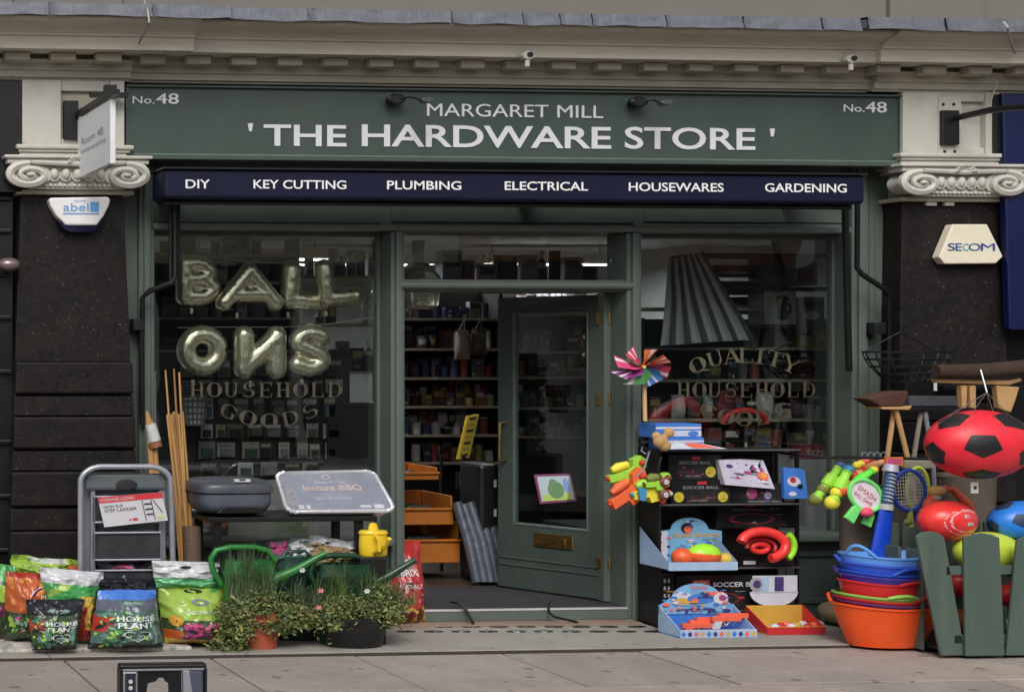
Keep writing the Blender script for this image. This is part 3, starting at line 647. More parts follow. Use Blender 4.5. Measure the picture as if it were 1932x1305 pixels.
def shelf_unit(px0, px1, pys, y, label, depth=.38, back=True, top=None, pb=None, uprights=True, name='shelf_unit'):
    r = Rc(px0, top or pys[0]-8, px1, pb or pys[-1]+6, y)
    t = thing(name, label, 'shelf unit', (r.cx, y, r.z0)); zs = []
    for py in pys:
        z = P((px0+px1)/2, py, y).z; zs.append(z)
        MB().box((r.x0+.012, y+.003, z-.022), (r.x1-.012, y+depth-.02, z)).build('shelf', M_shelf, t, bevel=.003)
    if uprights:
        for a in (r.x0, r.x1-.012): MB().box((a, y, r.z0), (a+.012, y+depth, r.z1)).build('side_panel', M_shd, t)
    if back: MB().box((r.x0+.013, y+depth-.018, r.z0), (r.x1-.013, y+depth, r.z1)).build('back_panel', M_shd, t)
    return t, zs
def fill(px0, px1, y, zpy, where, pal, kinds, hmin=22, hmax=46, wmin=12, wmax=26, gap=4, skip=.03):
    q = px0+3
    while q < px1-wmin:
        w_ = random.uniform(wmin, wmax); k = random.choice(kinds)
        if k in ('bottle', 'tin'): w_ = min(w_, 17)
        if q+w_ > px1-2: break
        if random.random() > skip:
            h = random.uniform(hmin, hmax); zz = P((px0+px1)/2, zpy, y-.0).z
            item(k, q, q+w_, zpy-h, zpy, y+.03+random.random()*.05, random.choice(pal), where, zb=zz)
        q += w_+random.uniform(1, gap)
# seen through the doorway, left of the door
PYS = [600, 657, 712, 766, 820, 872]
shelf_unit(742, 945, PYS, 2.6, 'dark shelving inside the shop seen left of the open door', top=540, pb=1085)
ords = ['top', 'second', 'third', 'fourth', 'fifth', 'sixth']
A_ = [['pale blue', 'navy blue', 'white', 'white', 'grey'], ['dark red', 'brown', 'navy blue', 'grey', 'black'], ['grey', 'dark red', 'brown', 'purple'], ['dark red', 'yellow', 'orange', 'brown', 'dark green'], ['silver', 'grey', 'white', 'black'], ['dark red', 'orange', 'navy blue', 'silver']]
KN = [['box', 'box', 'roll'], ['box', 'tin', 'bag'], ['bag', 'box', 'tin'], ['box', 'bottle', 'tin'], ['bottle', 'bottle', 'tin'], ['tin', 'box', 'bag']]
for i, py in enumerate(PYS):
    fill(756, 938, 2.6, py, f'on the {ords[i]} shelf left of the open door', A_[i], KN[i], 20, 36)
    if i: fill(752, 940, 2.78, py, f'in the back row of the {ords[i]} shelf left of the open door', ['brown', 'grey', 'white', 'dark red', 'tan', 'black'], ['box', 'bag', 'box', 'tin'], 34, 50, 12, 24, 3, .05)
shelf_unit(946, 1150, [591, 662, 710, 768, 822], 2.62, 'dark shelving inside the shop seen through the door glass', top=545, pb=1070)
B_ = [['grey', 'dark green', 'white'], ['grey', 'white', 'black', 'dark green'], ['grey', 'dark green', 'brown'], ['white', 'grey', 'black'], ['black', 'grey', 'silver']]
for i, py in enumerate([591, 662, 710, 768, 822]):
    fill(956, 1142, 2.62, py, f'on the {ords[i]} shelf behind the door glass', B_[i], [['box'], ['tin', 'box', 'mug'], ['bottle', 'box', 'tin'], ['box', 'mug'], ['bottle', 'box']][i], 18, 34)
    fill(952, 1144, 2.8, py, f'in the back row of the {ords[i]} shelf behind the door glass', ['grey', 'white', 'brown', 'dark green', 'tan'], ['box', 'bag', 'tin'], 30, 46, 12, 24, 3, .05)
# big things inside the doorway
def orange_bins():
    t = thing('storage_bins', 'stack of orange plastic storage bins on black uprights left inside the doorway', 'storage bins', P(830, 1085, 1.3))
    M_or = K('bin_orange', (186, 112, 46), k=1.0, rough=.35, var=.08)
    for i, (a, b, c, d) in enumerate(((760, 882, 828, 905), (760, 936, 856, 990), (760, 985, 868, 1062))):
        p0 = P(a, b, 1.15); x1 = P(c, b, 1.15).x; z1 = p0.z; z0 = P(a, d, 1.15).z; x0 = p0.x; m_ = MB()
        for lo, hi in (((x0, 1.15, z0), (x1, 1.17, z0+(z1-z0)*.55)), ((x0, 1.17, z0), (x1, 1.7, z0+.015)), ((x0, 1.171, z0+.016), (x0+.015, 1.7, z1)), ((x1-.015, 1.171, z0+.016), (x1, 1.7, z1)), ((x0+.016, 1.69, z0+.016), (x1-.016, 1.7, z1))): m_.box(lo, hi)
        m_.tube([(x0, 1.14, z0+(z1-z0)*.55), (x1, 1.14, z0+(z1-z0)*.55)], .012, 8); m_.build('bin', M_or, t, bevel=.006)
        pm_ = MB(); pm_.box((x0+.1, 1.3, z0+.02), (x1-.1, 1.5, z0+(z1-z0)*.6), T=None); pm_.build('contents', pm('dark green' if i else 'black'), t, bevel=.02)
    for px in (752, 832, 874):
        q = P(px, 900, 1.72); MB().box((q.x, 1.72, ZFL), (q.x+.02, 1.75, P(px, 860, 1.72).z)).build('upright', M_black, t)
orange_bins()
t = thing('foil_rolls', 'bundle of grey-blue plastic wrapped rolls leaning inside the doorway', 'rolls', P(905, 1100, .9))
Mfr = K('wrap_grey', (84, 90, 104), k=1.0, rough=.25, var=.25, vs=12, bump=.4, bs=20)
for i in range(5): MB().tube([P(862+i*12, 948+4*(i % 2), 1.10), P(884+i*13, 1022, 1.0), P(900+i*13, 1098, .92)], .04, 9).build('roll', Mfr, t)
q = Rc(870, 976, 884, 994, 1.1); MB().rb(q, .004).build('price_label', M_lab[0], t)
# yellow column and hanging bags
t = thing('sponge_display', 'tall yellow strip display of packets hanging inside the doorway', 'display strip', P(885, 865, 1.8))
M_y = K('display_yellow', (176, 150, 34), k=1.5, rough=.45)
for i in range(7):
    a = 892-i*2.6; b = 785+i*11.5; q = Qd((a-9, b, 1.8), (a+12, b-4, 1.75), (a+9, b+9, 1.75), (a-12, b+12, 1.8))
    m_ = MB(); m_.prism([q(0, 0), q(1, 0), q(1, 1), q(0, 1)], (0, .04, 0)); bar(m_, q, .2, .3, .8, .7, .004, 1); m_.build('packet', [M_y, M_lab[1 if i % 2 else 4]], t)
for k, (a, b, c, d, nm) in enumerate(((862, 622, 892, 678, 'tan'), (893, 618, 925, 670, 'brown'))):
    r = Rc(a, b, c, d, 1.7); m_ = MB()
    def fn(u, v, sg=1): bb = (1-(2*u-1)**4)*(1-(2*v-1)**4); return Vector((r.x0+r.w*(.5+(u-.5)*(1-.15*v)), 1.75-sg*.05*bb-.012*nz(u*5, v*6, k), r.z0+r.h*v))
    m_.grid(fn, 10, 12); m_.grid(lambda u, v: fn(1-u, v, -1), 10, 12)
    m_.tube([fn(.3, 1), (r.cx, 1.7, r.z1+.09), fn(.7, 1)], .004, 5)
    m_.build('tote_bag', pm(nm, 1.5), label=f'{nm} cloth bag hanging inside the doorway beside the door edge', cat='bag')
r = Rc(862, 890, 892, 922, 1.5); m_ = MB(); m_.rb(r, .02); bar(m_, r, .1, .1, .9, .9, .002, 1); bar(m_, r, .4, .1, .6, .9, .004, 2); m_.build('product_card', [pm('black'), pm('orange'), pm('dark red')], label='orange and red product card low inside the doorway', cat='card')
t = thing('black_bag_rack', 'tall black bag rack standing against the open door edge', 'rack', P(922, 1085, .9))
r = Rc(905, 875, 938, 1080, 1.0); m_ = MB(); m_.box((r.x0, 1.0, ZFL), (r.x1, 1.35, r.z1)); m_.build('body', pm('black'), t, bevel=.03)
for b in (905, 960, 1010): r2 = Rc(932, b, 937, b+14, .99); MB().rb(r2, .003).build('tag', M_lab[0], t)
# top of transom: large glass carboy, boxes
t = thing('glass_carboy', 'large clear glass demijohn with a brown stopper in the top left of the transom window', 'demijohn', P(789, 527, 1.2))
M_cg = mat('bottle_glass', (.75, .8, .6), rough=.05, spec=.9); 
g_ = M_cg.node_tree.nodes['Principled BSDF']; g_.inputs['Transmission Weight'].default_value = .7
c = P(789, 530, 1.2)
zc_ = c.z-.22
MB().lathe((c.x, 1.2, zc_), [(.10, 0), (.14, .03), (.155, .14), (.15, .25), (.1, .33), (.04, .37), (.035, .45)], 24, sx=1.1).build('vessel', M_cg, t)
MB().lathe((c.x, 1.2, zc_+.45), [(.04, 0), (.042, .04), (.05, .05), (.05, .08)], 14).build('stopper', pm('brown', 1.5), t)
zt2 = P(966, 592, 2.4).z
shelf_unit(742, 1160, [545], 2.0, 'high shelf of cartons seen through the transom above the door', top=543, pb=552, back=False, uprights=False, depth=.5)
for i, (a, b, c_, nm, kd) in enumerate(((835, 470, 872, 'pale blue', 'box'), (874, 488, 900, 'grey', 'bag'), (902, 495, 938, 'white', 'box'), (940, 478, 985, 'dark green', 'bag'), (988, 478, 1015, 'white', 'box'), (1017, 470, 1036, 'black', 'bottle'), (1040, 470, 1062, 'dark green', 'bag'), (1066, 482, 1100, 'pale blue', 'box'), (1102, 500, 1128, 'purple', 'box'))):
    item(kd, a, c_, b, 543, 2.02, nm, 'on the high shelf behind the transom', zb=P(950, 545, 2.0).z)
q = Rc(911, 480, 965, 493, .012); m_ = MB(); write(m_, 'No.48', q, 0, 0, 1, 1, depth=.0); gl1 = m_.build('gold_lettering', M_gold, sf)

# ---- counters under the windows (display decks)
for a, b, wh in ((292, 738, 'left'), (1211, 1608, 'right')):
    A = P(a, 700, YF).x; B = P(b, 700, YF).x
    MB().box((A, .07, ZFL), (B, 1.15, ZSILL-.03)).build('display_deck', M_shd, label=f'dark display deck behind the {wh} window', cat='display deck')
# ---- right window display
shelf_unit(1214, 1420, [580], .45, 'short high shelf at the left of the right window', top=574, pb=590, back=False, uprights=False)
shelf_unit(1214, 1600, [655, 715, 790, 850], .6, 'dark shelves across the middle of the right window', top=600, pb=860, back=True, uprights=True, depth=.42)
M_pole = K('stripe_pale', (120, 120, 124), k=1.35, rough=.6, var=.12, vs=5)
M_pold = K('stripe_dark', (44, 46, 48), k=1.2, rough=.7, var=.15)
q = Qd((1262, 490, .30), (1326, 474, .30), (1424, 640, .16), (1246, 652, .16))
def sf_(u, v, o=0): return q(u, v, .012*math.sin(u*38)+.02*nz(u*3, v*2, 4)+o)
sb = [0, .10, .17, .27, .34, .44, .50, .61, .67, .78, .84, .95, 1.0]
m_ = MB(); m_.grid(sf_, 60, 12, lambda u, v: sum(u > s for s in sb) % 2 == 0); m_.m = [int(bool(x)) for x in m_.m]
m_.build('reflection_stripes', [M_pole, M_pold], label='pale and dark grey striped fabric standing in for a diagonal reflection in the right window', cat='sheet')  # added sheet, its stripes stand in for a reflection in the glass
M_tt = K('box_pale', (120, 122, 116), k=1.5)
def framed(px0, py0, px1, py1, y, label, mm, fig=None):
    r = Rc(px0, py0, px1, py1, y); m_ = MB(); m_.rb(r, .2)
    if fig == 'mug':
        disc(m_, r, .55, .72, .2, .1, .002, 1); bar(m_, r, .38, .2, .68, .7, .0015, 1); disc(m_, r, .72, .45, .14, .16, .0025, 1, ri=.6); disc(m_, r, .55, .2, .2, .08, .002, 1)
    elif fig == 'dark': bar(m_, r, .12, .08, .9, .92, .002, 1)
    elif fig: bar(m_, r, .1, .6, .9, .85, .002, 1); disc(m_, r, .5, .35, .3, .15, .002, 2)
    return m_.build('product_box', [mm, pm('dark green'), M_lab[0]], label=label, cat='box', bevel=.004)
framed(1443, 545, 1502, 612, .5, 'pale box printed with a dark green mug in the right window', M_tt, 'mug')
framed(1500, 482, 1543, 538, .5, 'pale box with a dark picture near the top right of the right window', K('box_green_grey', (84, 92, 84), k=1.5), 'dark')
framed(1506, 560, 1556, 614, .55, 'faded brown-grey box right of the mug box in the right window', K('box_brown_grey', (82, 80, 70), k=1.4), 'x')
framed(1443, 480, 1498, 540, .7, 'plain pale grey carton near the top of the right window', K('carton_grey', (100, 102, 100), k=1.4))
framed(1330, 500, 1438, 522, .8, 'long flat dark carton high in the right window', pm('black'), 'x')
framed(1330, 530, 1438, 555, .8, 'long flat grey carton beneath the dark one high in the right window', K('carton_g2', (70, 74, 70), k=1.4), 'x')
framed(1345, 560, 1435, 592, .8, 'long green-grey carton above the wire rack in the right window', K('carton_g3', (62, 70, 62), k=1.4), 'x')
for py in (478, 541, 614):
    r = Rc(1325, py, 1604, py+5, .45); MB().rb(r, .4).build('shelf', M_shd, label={478: 'top', 541: 'second', 614: 'third'}[py]+' thin dark shelf at the right of the right window', cat='shelf')
rz = P(1480, 655, .6).z
for a, b, pt, col_, kd in ((1463, 1482, 626, 'yellow', 'tin'), (1483, 1500, 618, 'silver', 'bag'), (1512, 1534, 618, 'yellow', 'box'), (1536, 1541, 616, 'dark red', 'box'), (1543, 1560, 620, 'yellow', 'box'), (1412, 1440, 612, 'grey', 'basket'), (1565, 1590, 620, 'dark green', 'box')):
    item(kd, a, b, pt, 655, .58, col_, 'on the upper shelf of the right window', zb=rz, depth=.15)
for i, (py, pal_, kk) in enumerate(((715, ['black', 'dark green', 'brown', 'grey', 'dark red'], ['box', 'basket', 'tin', 'bag']), (790, ['black', 'grey', 'dark red', 'silver', 'white'], ['box', 'bottle', 'bag']), (850, ['dark red', 'black', 'grey', 'silver', 'black'], ['box', 'tin', 'bag']))):
    fill(1222, 1596, .62, py, f'on the {["second", "third", "fourth"][i]} shelf of the right window', pal_, kk, 26, 50, 16, 34, 8, .2)
r_ = P(1405, 800, .3)
MB().tube([P(1360+0*k, 800, .3)+Vector((math.cos(a)*.0, 0, 0)) if False else Vector((r_.x+math.cos(a)*.17, .3, r_.z+math.sin(a)*.10)) for k, a in enumerate([math.pi*q/12 for q in range(13)])], .022, 8).build('red_hose', K('hose_red', (170, 40, 44), k=1.5, rough=.3), label='bright red curved hose arch in the middle of the right window', cat='hose')
m_ = MB(); r = Rc(1506, 838, 1560, 866, .28); m_.rb(r, .1); write(m_, 'SIZE', r, .3, .15, .95, .6, m=1)
m_.build('product_box', [K('crimson_box', (96, 22, 34), k=1.5), M_lab[0]], label='crimson box with white lettering at the lower right of the right window', cat='box')
for k, (a, b) in enumerate(((1212, 846), (1300, 846))): pass
# roller blind boxes strip on the jamb
# ---- left window display
shelf_unit(296, 560, [478, 530, 598, 660], .95, 'dark shelves behind the foil letter balloons in the left window', top=476, pb=700, depth=.3)
for i, (py, pal_, kk) in enumerate(((478, ['tan', 'grey', 'brown', 'dark green'], ['box', 'bag']), (530, ['dark green', 'grey', 'black', 'white'], ['box', 'basket', 'tin']), (598, ['white', 'grey', 'black', 'silver'], ['box', 'bottle', 'roll']), (660, ['teal', 'black', 'grey', 'purple', 'brown'], ['bag', 'basket', 'box']))):
    fill(302, 552, .95, py, f'on the {ords[i]} shelf behind the balloons', pal_, kk, 18, 40, 16, 34, 8, .12)
shelf_unit(562, 735, [520, 610, 700], 1.3, 'tall wire shelves at the right of the left window', top=450, pb=760, back=False, depth=.3)
for i, (py, pal_, kk) in enumerate(((520, ['white', 'pale blue', 'grey'], ['box', 'bottle']), (610, ['white', 'grey', 'tan', 'dark red'], ['bottle', 'bag', 'tin']), (700, ['dark red', 'silver', 'grey', 'black'], ['box', 'bottle', 'basket']))):
    fill(575, 728, 1.3, py, f'on the {ords[i]} wire shelf at the right of the left window', pal_, kk, 22, 56, 12, 24, 6, .1)
t = thing('pegboard', 'dark pegboard low in the left window carrying rows of packets', 'pegboard', P(500, 905, .75))
r = Rc(296, 664, 660, 905, .78); MB().rb(r, .02).build('board', K('peg_dark', (32, 30, 28), k=1.3), t)
for row, (pt, pb_) in enumerate(((748, 790), (796, 828), (832, 866), (870, 900), (676, 712), (714, 744))):
    q = (372 if row < 4 else 330)+random.random()*12
    while q < (615 if row < 4 else 640):
        w_ = random.uniform(18, 34)
        item('pack', q, q+w_, pt+random.uniform(0, 5), pb_-random.uniform(0, 5), .72, random.choice(['tan', 'grey', 'tan', 'white', 'brown', 'dark green', 'silver']), f'in the {["third", "fourth", "fifth", "bottom", "top", "second"][row]} row of the pegboard')
        q += w_+random.uniform(2, 16)
item('basket', 348, 400, 745, 802, .5, 'grey', 'at the left of the left window')
r = Rc(618, 762, 730, 880, .7); MB().rb(r, .4).build('black_cabinet', pm('black', 1), label='large black cabinet at the lower right of the left window', cat='cabinet', bevel=.01)
r = Rc(600, 880, 735, 960, .5); MB().rb(r, .3).build('grey_crate', K('crate_dim', (44, 42, 42), k=1.4), label='dim grey crate beneath the black cabinet in the left window', cat='crate', bevel=.01)
r = Rc(430, 975, 735, 1010, .12); m_ = MB(); m_.rb(r, .5); bar(m_, r, .3, .2, .5, .8, .002, 1); bar(m_, r, .55, .2, .8, .8, .002, 2)
m_.build('reflection_block', [K('reflected_pavement', (120, 118, 114), k=1.5), K('block_print', (104, 110, 90)), K('block_print2', (110, 105, 110))], label='long pale block standing in for reflected pavement at the bottom of the left window', cat='carton', bevel=.01)  # added block, its pale colour stands in for pavement reflected in the pane
q = Qd((330, 975, .1), (430, 985, .1), (425, 1002, .1), (330, 990, .1)); m_ = MB(); m_.prism([q(0, 0), q(1, 0), q(1, 1), q(0, 1)], (0, .08, 0)); bar(m_, q, 0, 0, 1, .3, .003, 1)
m_.build('orange_pack', [pm('orange', 1.5), M_lab[3]], label='flat orange and blue pack at the bottom left of the left window', cat='pack')
# ---- gold serif lettering on the glass
def serif(ch, surf, m_, o=0.001):
    k = [0]
    def B(u0, v0, u1, v1): k[0] += .00022; bar(m_, surf, u0, v0, u1, v1, o+k[0])
    def D(uc, vc, ru, rv, a0=0, a1=360, th=.24): 
        k[0] += .00022; n = 22; vs = []
        for i in range(n+1):
            q = R_(a0+(a1-a0)*i/n); t_ = .05+th*abs(math.cos(q))**1.5
            vs += [surf(uc+ru*math.cos(q), vc+rv*math.sin(q), o+k[0]), surf(uc+(ru-t_)*math.cos(q), vc+(rv-.05-.03*abs(math.cos(q)))*math.sin(q), o+k[0])]
        m_.add(vs, [(2*i, 2*i+1, 2*i+3, 2*i+2) for i in range(n)])
    def DG(u0, v0, u1, v1, w_): k[0] += .00022; m_.add([surf(u0-w_/2, v0, o+k[0]), surf(u0+w_/2, v0, o+k[0]), surf(u1+w_/2, v1, o+k[0]), surf(u1-w_/2, v1, o+k[0])], [(0, 1, 2, 3)])
    def S(u, v, w_=.34): B(u-w_/2, v, u+w_/2, v+.05)
    if ch == 'H': B(.13, .05, .31, .95); B(.69, .05, .87, .95); B(.31, .46, .69, .52); [S(u, v, .36) for u in (.22, .78) for v in (0, .95)]
    elif ch == 'O': D(.5, .5, .5, .5)
    elif ch == 'Q': D(.5, .5, .5, .5); DG(.5, .12, .95, -.18, .16)
    elif ch == 'U': B(.1, .35, .28, .95); B(.74, .35, .82, .95); D(.46, .36, .36, .36, 180, 360, .12); S(.19, .95); S(.78, .95, .3)
    elif ch == 'S': D(.5, .73, .36, .27, 40, 270, .12); D(.5, .27, .38, .27, -140, 90, .14); B(.78, .72, .83, .97); B(.14, .03, .19, .28)
    elif ch == 'E': B(.14, .05, .32, .95); B(.05, .95, .85, 1); B(.05, 0, .88, .05); B(.32, .47, .65, .52); B(.8, .75, .85, .95); B(.83, .05, .88, .27); B(.62, .38, .66, .62)
    elif ch == 'L': B(.16, .05, .34, .95); S(.25, .95); B(.06, 0, .86, .05); B(.81, .05, .86, .28)
    elif ch == 'D': B(.12, .05, .3, .95); B(.03, .95, .45, 1); B(.03, 0, .45, .05); D(.42, .5, .52, .5, -90, 90, .14)
    elif ch == 'G': D(.5, .5, .48, .5, 40, 330, .16); B(.72, .1, .86, .42); S(.79, .42, .34); B(.86, .72, .9, .97)
    elif ch == 'A': DG(.12, .04, .5, 1, .06); DG(.84, .04, .5, 1, .2); B(.28, .32, .68, .37); S(.12, 0, .3); S(.84, 0, .38)
    elif ch == 'I': B(.4, .05, .6, .95); S(.5, 0, .5); S(.5, .95, .5)
    elif ch == 'T': B(.4, .05, .6, .95); B(.05, .95, .95, 1); B(.05, .74, .1, .95); B(.9, .74, .95, .95); S(.5, 0, .44)
    elif ch == 'Y': DG(.5, .42, .12, .96, .18); DG(.5, .42, .88, .96, .07); B(.41, .05, .59, .46); S(.5, 0, .44); S(.12, .95, .34); S(.88, .95, .28)
class Rot:
    def __init__(s, cx, cy, w_, h, a, y=-.012): s.c = P(cx, cy, y); k = P(cx+1, cy, y).x-s.c.x; s.w = w_*k; s.h = h*k; s.a = a
    def __call__(s, u, v, o=0): x = (u-.5)*s.w; z = (v-.5)*s.h; return Vector((s.c.x+x*math.cos(s.a)-z*math.sin(s.a), s.c.y-o, s.c.z+x*math.sin(s.a)+z*math.cos(s.a)))
def word(txt, l, w_, h, name='gold_lettering', mm=None):
    m_ = MB()
    for ch, (cx, cy, a) in zip(txt, l): serif(ch, Rot(cx, cy, w_, h, R_(a)), m_)
    return m_.build(name, mm or M_gold, sf)
M_gold2 = mat('dark_gold', (.085, .073, .05), rough=.5, metal=.2, var=.5, vs=18)  # darker, patchier gold than the other lettering
word('HOUSEHOLD', [(372+q*32.5, 735, 0) for q in range(9)], 29, 27, mm=M_gold2)
word('GOODS', [(432, 776, -30), (468, 788, -14), (508, 793, 0), (548, 788, 14), (585, 775, 30)], 34, 26, mm=M_gold2)
word('QUALITY', [(1316, 688, 28), (1350, 676, 18), (1380, 671, 8), (1408, 670, 0), (1434, 672, -8), (1462, 677, -16), (1492, 688, -26)], 33, 27)
word('HOUSEHOLD', [(1290+q*29.5, 735, 0) for q in range(9)], 27, 27, mm=M_gold2)
word('GOODS', [(1336, 774, -30), (1370, 786, -14), (1404, 790, 0), (1440, 786, 14), (1475, 774, 30)], 33, 26, mm=M_gold2)

# ---- foil balloons
M_foil = mat('champagne_foil', (.98, .90, .70), rough=.27, metal=.85, var=.05, vs=5, bump=.7, bs=15)
STR = {'B': [[(.12, .1), (.12, .9)], [(.12, .88), (.5, .9), (.74, .72), (.5, .54), (.2, .52)], [(.2, .52), (.6, .5), (.84, .3), (.6, .1), (.12, .1)]],
       'A': [[(.08, .08), (.5, .9)], [(.92, .08), (.5, .9)], [(.27, .3), (.73, .3)]],
       'L': [[(.18, .92), (.18, .12)], [(.18, .12), (.88, .12)]],
       'O': [[(.5+.36*math.cos(a), .5+.38*math.sin(a)) for a in [2*math.pi*q/16 for q in range(17)]]],
       'N': [[(.16, .08), (.16, .92)], [(.84, .08), (.84, .92)], [(.16, .12), (.84, .88)]],
       'S': [[(.86, .84), (.5, .92), (.2, .8), (.2, .64), (.5, .52), (.8, .38), (.82, .2), (.5, .08), (.14, .16)]]}
def densify(p, n=6):
    out = []
    for k in range(len(p)-1):
        p0 = p[max(0, k-1)]; p1 = p[k]; p2 = p[k+1]; p3 = p[min(len(p)-1, k+2)]
        for i in range(n):
            t = i/n; out.append(tuple(.5*((2*p1[j])+(-p0[j]+p2[j])*t+(2*p0[j]-5*p1[j]+4*p2[j]-p3[j])*t*t+(-p0[j]+3*p1[j]-3*p2[j]+p3[j])*t**3) for j in range(2)))
    out.append(p[-1]); return out
BL = [('B', 324, 474, 428, 583, .30, 17, 0), ('A', 398, 488, 542, 592, .24, 16, 0), ('L', 516, 488, 634, 592, .30, 18, -3), ('L', 584, 482, 696, 586, .22, 17, 5), ('O', 322, 604, 440, 718, .28, 18, 0), ('N', 428, 610, 552, 720, .22, 19, 0), ('S', 534, 606, 632, 716, .30, 17, 0)]
nth = {0: 'letter B balloon at the top left', 1: 'letter A balloon in the top row', 2: 'letter L balloon left of the other L', 3: 'letter L balloon ending the top row', 4: 'letter O balloon starting the lower row', 5: 'letter N balloon in the lower row', 6: 'letter S balloon ending the lower row'}
for i, (ch, a, b, c_, d, y, rr, rot) in enumerate(BL):
    r = Rc(a, b, c_, d, y); m_ = MB(); k = P(901, 600, y).x-P(900, 600, y).x; rad = rr*k; ca, sa = math.cos(R_(rot)), math.sin(R_(rot))
    def tp(u, v):
        x = r.x0+rad*.9+(r.w-1.8*rad)*u-r.cx; z = r.z0+rad*.9+(r.h-1.8*rad)*v-r.cz; return Vector((r.cx+x*ca-z*sa, y, r.cz+x*sa+z*ca))
    for s_ in STR[ch]:
        pts_ = densify(s_, 6) if len(s_) > 2 and ch in 'BS' else s_
        if ch in 'ALN' : pts_ = [(s_[0][0]+(s_[-1][0]-s_[0][0])*t, s_[0][1]+(s_[-1][1]-s_[0][1])*t) for t in [q/8 for q in range(9)]]
        m_.tube([tp(*q) for q in pts_], rad, 12)
        if ch not in 'O': m_.sphere(tp(*pts_[0]), rad*1.02, rad, rad*1.02, 12, k=8); m_.sphere(tp(*pts_[-1]), rad*1.02, rad, rad*1.02, 12, k=8)
    th = thing('letter_balloon', f'gold foil {nth[i]}', 'balloon', (r.cx, y, r.z0), 'gold foil letter balloons in the left window')
    m_.build('foil_body', M_foil, th, remesh=.0085)
    # crimped seam tab
    tt = MB(); q = tp(.3 if ch != 'L' else .15, 0); tt.prism([q+Vector((-.01, 0, -rad*.8)), q+Vector((.01, 0, -rad*.8)), q+Vector((.012, 0, -rad*1.35)), q+Vector((-.008, 0, -rad*1.4))], (0, .006, 0)); tt.build('filling_tab', M_foil, th)
M_str = K('string', (170, 170, 165), k=1.2)
MB().tube(pts([(350, 486, .30), (413, 486, .28), (470, 494, .25), (530, 497, .27), (640, 492, .27), (700, 470, .05)]), .0025, 5).build('balloon_string', M_str, label='thin string holding the top row of letter balloons', cat='string')
MB().tube(pts([(335, 618, .28), (430, 617, .25), (540, 617, .26), (620, 611, .2), (725, 596, .05)]), .0025, 5).build('balloon_string', M_str, label='thin string holding the lower row of letter balloons', cat='string')

# ================================================================== ACROSS THE STREET (seen in reflections)
def terrace(x0, n, seed):
    rnd = random.Random(seed); x = x0
    cols = ['red brick', 'pale stucco', 'dark brick', 'cream stucco']; cm = [(96, 58, 46), (150, 148, 140), (62, 50, 46), (140, 132, 112)]
    for i in range(n):
        w_ = rnd.uniform(5, 7.5); h = rnd.uniform(4.6, 6.4); c = i % 4; yb = -17.0
        t = thing('terraced_shop', f'{["narrow", "tall", "low", "wide"][i//4]} {cols[c]} terraced shop building across the road, number {i+1} from the left' if False else f'{cols[c]} terraced shop building across the road, {["leftmost", "second", "third", "fourth", "fifth", "sixth", "seventh", "eighth", "last"][i]} in its row', 'building', (x+w_/2, yb, 0), 'terraced shops across the road')
        MB().box((x, yb-6, 3.4), (x+w_-.02, yb, h)).build('wall', K('terr_%d' % c, cm[c], k=1.9, rough=.9, var=.2, vs=2), t)
        MB().box((x, yb-6, 0), (x+w_-.02, yb-.8, 3.39)).build('shop_interior', M_blk, t)
        MB().box((x, yb-.79, 2.9), (x+w_-.02, yb+.12, 3.39)).build('fascia', pm(rnd.choice(['navy blue', 'dark red', 'white', 'black', 'teal'])), t)
        for k in (0, .48, .96): MB().box((x+k*(w_-.2), yb-.3, 0), (x+k*(w_-.2)+.16, yb, 2.89)).build('pier', M_white, t)
        MB().box((x+.2, yb-.3, 0), (x+w_-.25, yb-.05, .55)).build('stall_riser', M_shd, t)
        MB().box((x+.17, yb-.2, .56), (x+w_-.22, yb-.18, 2.89)).build('shop_window', K('dim_glass', (50, 56, 60), rough=.08), t)
        for fl in (3.7,):
            if fl+1.7 > h-.1: continue
            for k in range(3):
                xx = x+w_*(k+.5)/3; wf = MB().box((xx-.55, yb+.001, fl), (xx+.55, yb+.05, fl+1.6)).build('window', M_white, t)
                MB().box((xx-.45, yb+.051, fl+.1), (xx+.45, yb+.055, fl+1.5)).build('pane', K('dim_glass', (50, 56, 60), rough=.08), wf)
        x += w_
terrace(-16, 9, 3)
_K = K
def K(name, rgb, k=1.6, **a): a.setdefault('dirt', .14); a.setdefault('dirtcol', (.22, .21, .19)); return _K(name, rgb, k=k*.8, **a)
# ================================================================== FIXTURES ON THE WALL
# hanging sign at left, at right angles to the wall
t = thing('hanging_sign', 'white projecting sign hanging from a black bracket on the left pilaster', 'sign', P(180, 315, -.9))
xs_ = P(208, 200, -1.30).x
def HS(u, v, o=0): 
    y = -.42-.88*u; za = P(208, 187, -1.30).z; zb = P(208, 309, -1.30).z; return Vector((xs_-o, y, zb+(za-zb)*v))
MB().box((xs_, -1.30, HS(0, 0).z), (xs_+.035, -.42, HS(0, 1).z)).build('sign_panel', K('sign_white', (196, 198, 206), k=1.8, var=.03), t, bevel=.006)
m_ = MB()
M_pg = K('print_grey', (140, 142, 150), k=1.5)
write(m_, 'osteopathy', HS, .12, .36, .88, .46, o=.002); write(m_, 'Room 48', HS, .14, .52, .80, .64, o=.002); m_.build('lettering', M_pg, t)
m_ = MB(); m_.box((xs_-.012, -1.36, HS(0, 1).z+.02), (xs_+.045, -.42, HS(0, 1).z+.05)); m_.build('bracket_arm', M_black, t)
q = P(205, 180, -.46); MB().box((q.x-.13, -.50, q.z-.018), (q.x+.12, -.46, q.z+.014)).build('cross_bar', M_black, t); MB().box((q.x-.035, -.52, q.z-.03), (q.x+.04, -.455, q.z+.06)).build('clamp', M_black, t)
q = Rc(121, 190, 148, 262, -.415); MB().rb(q, .04).build('sensor_box', M_black, t)
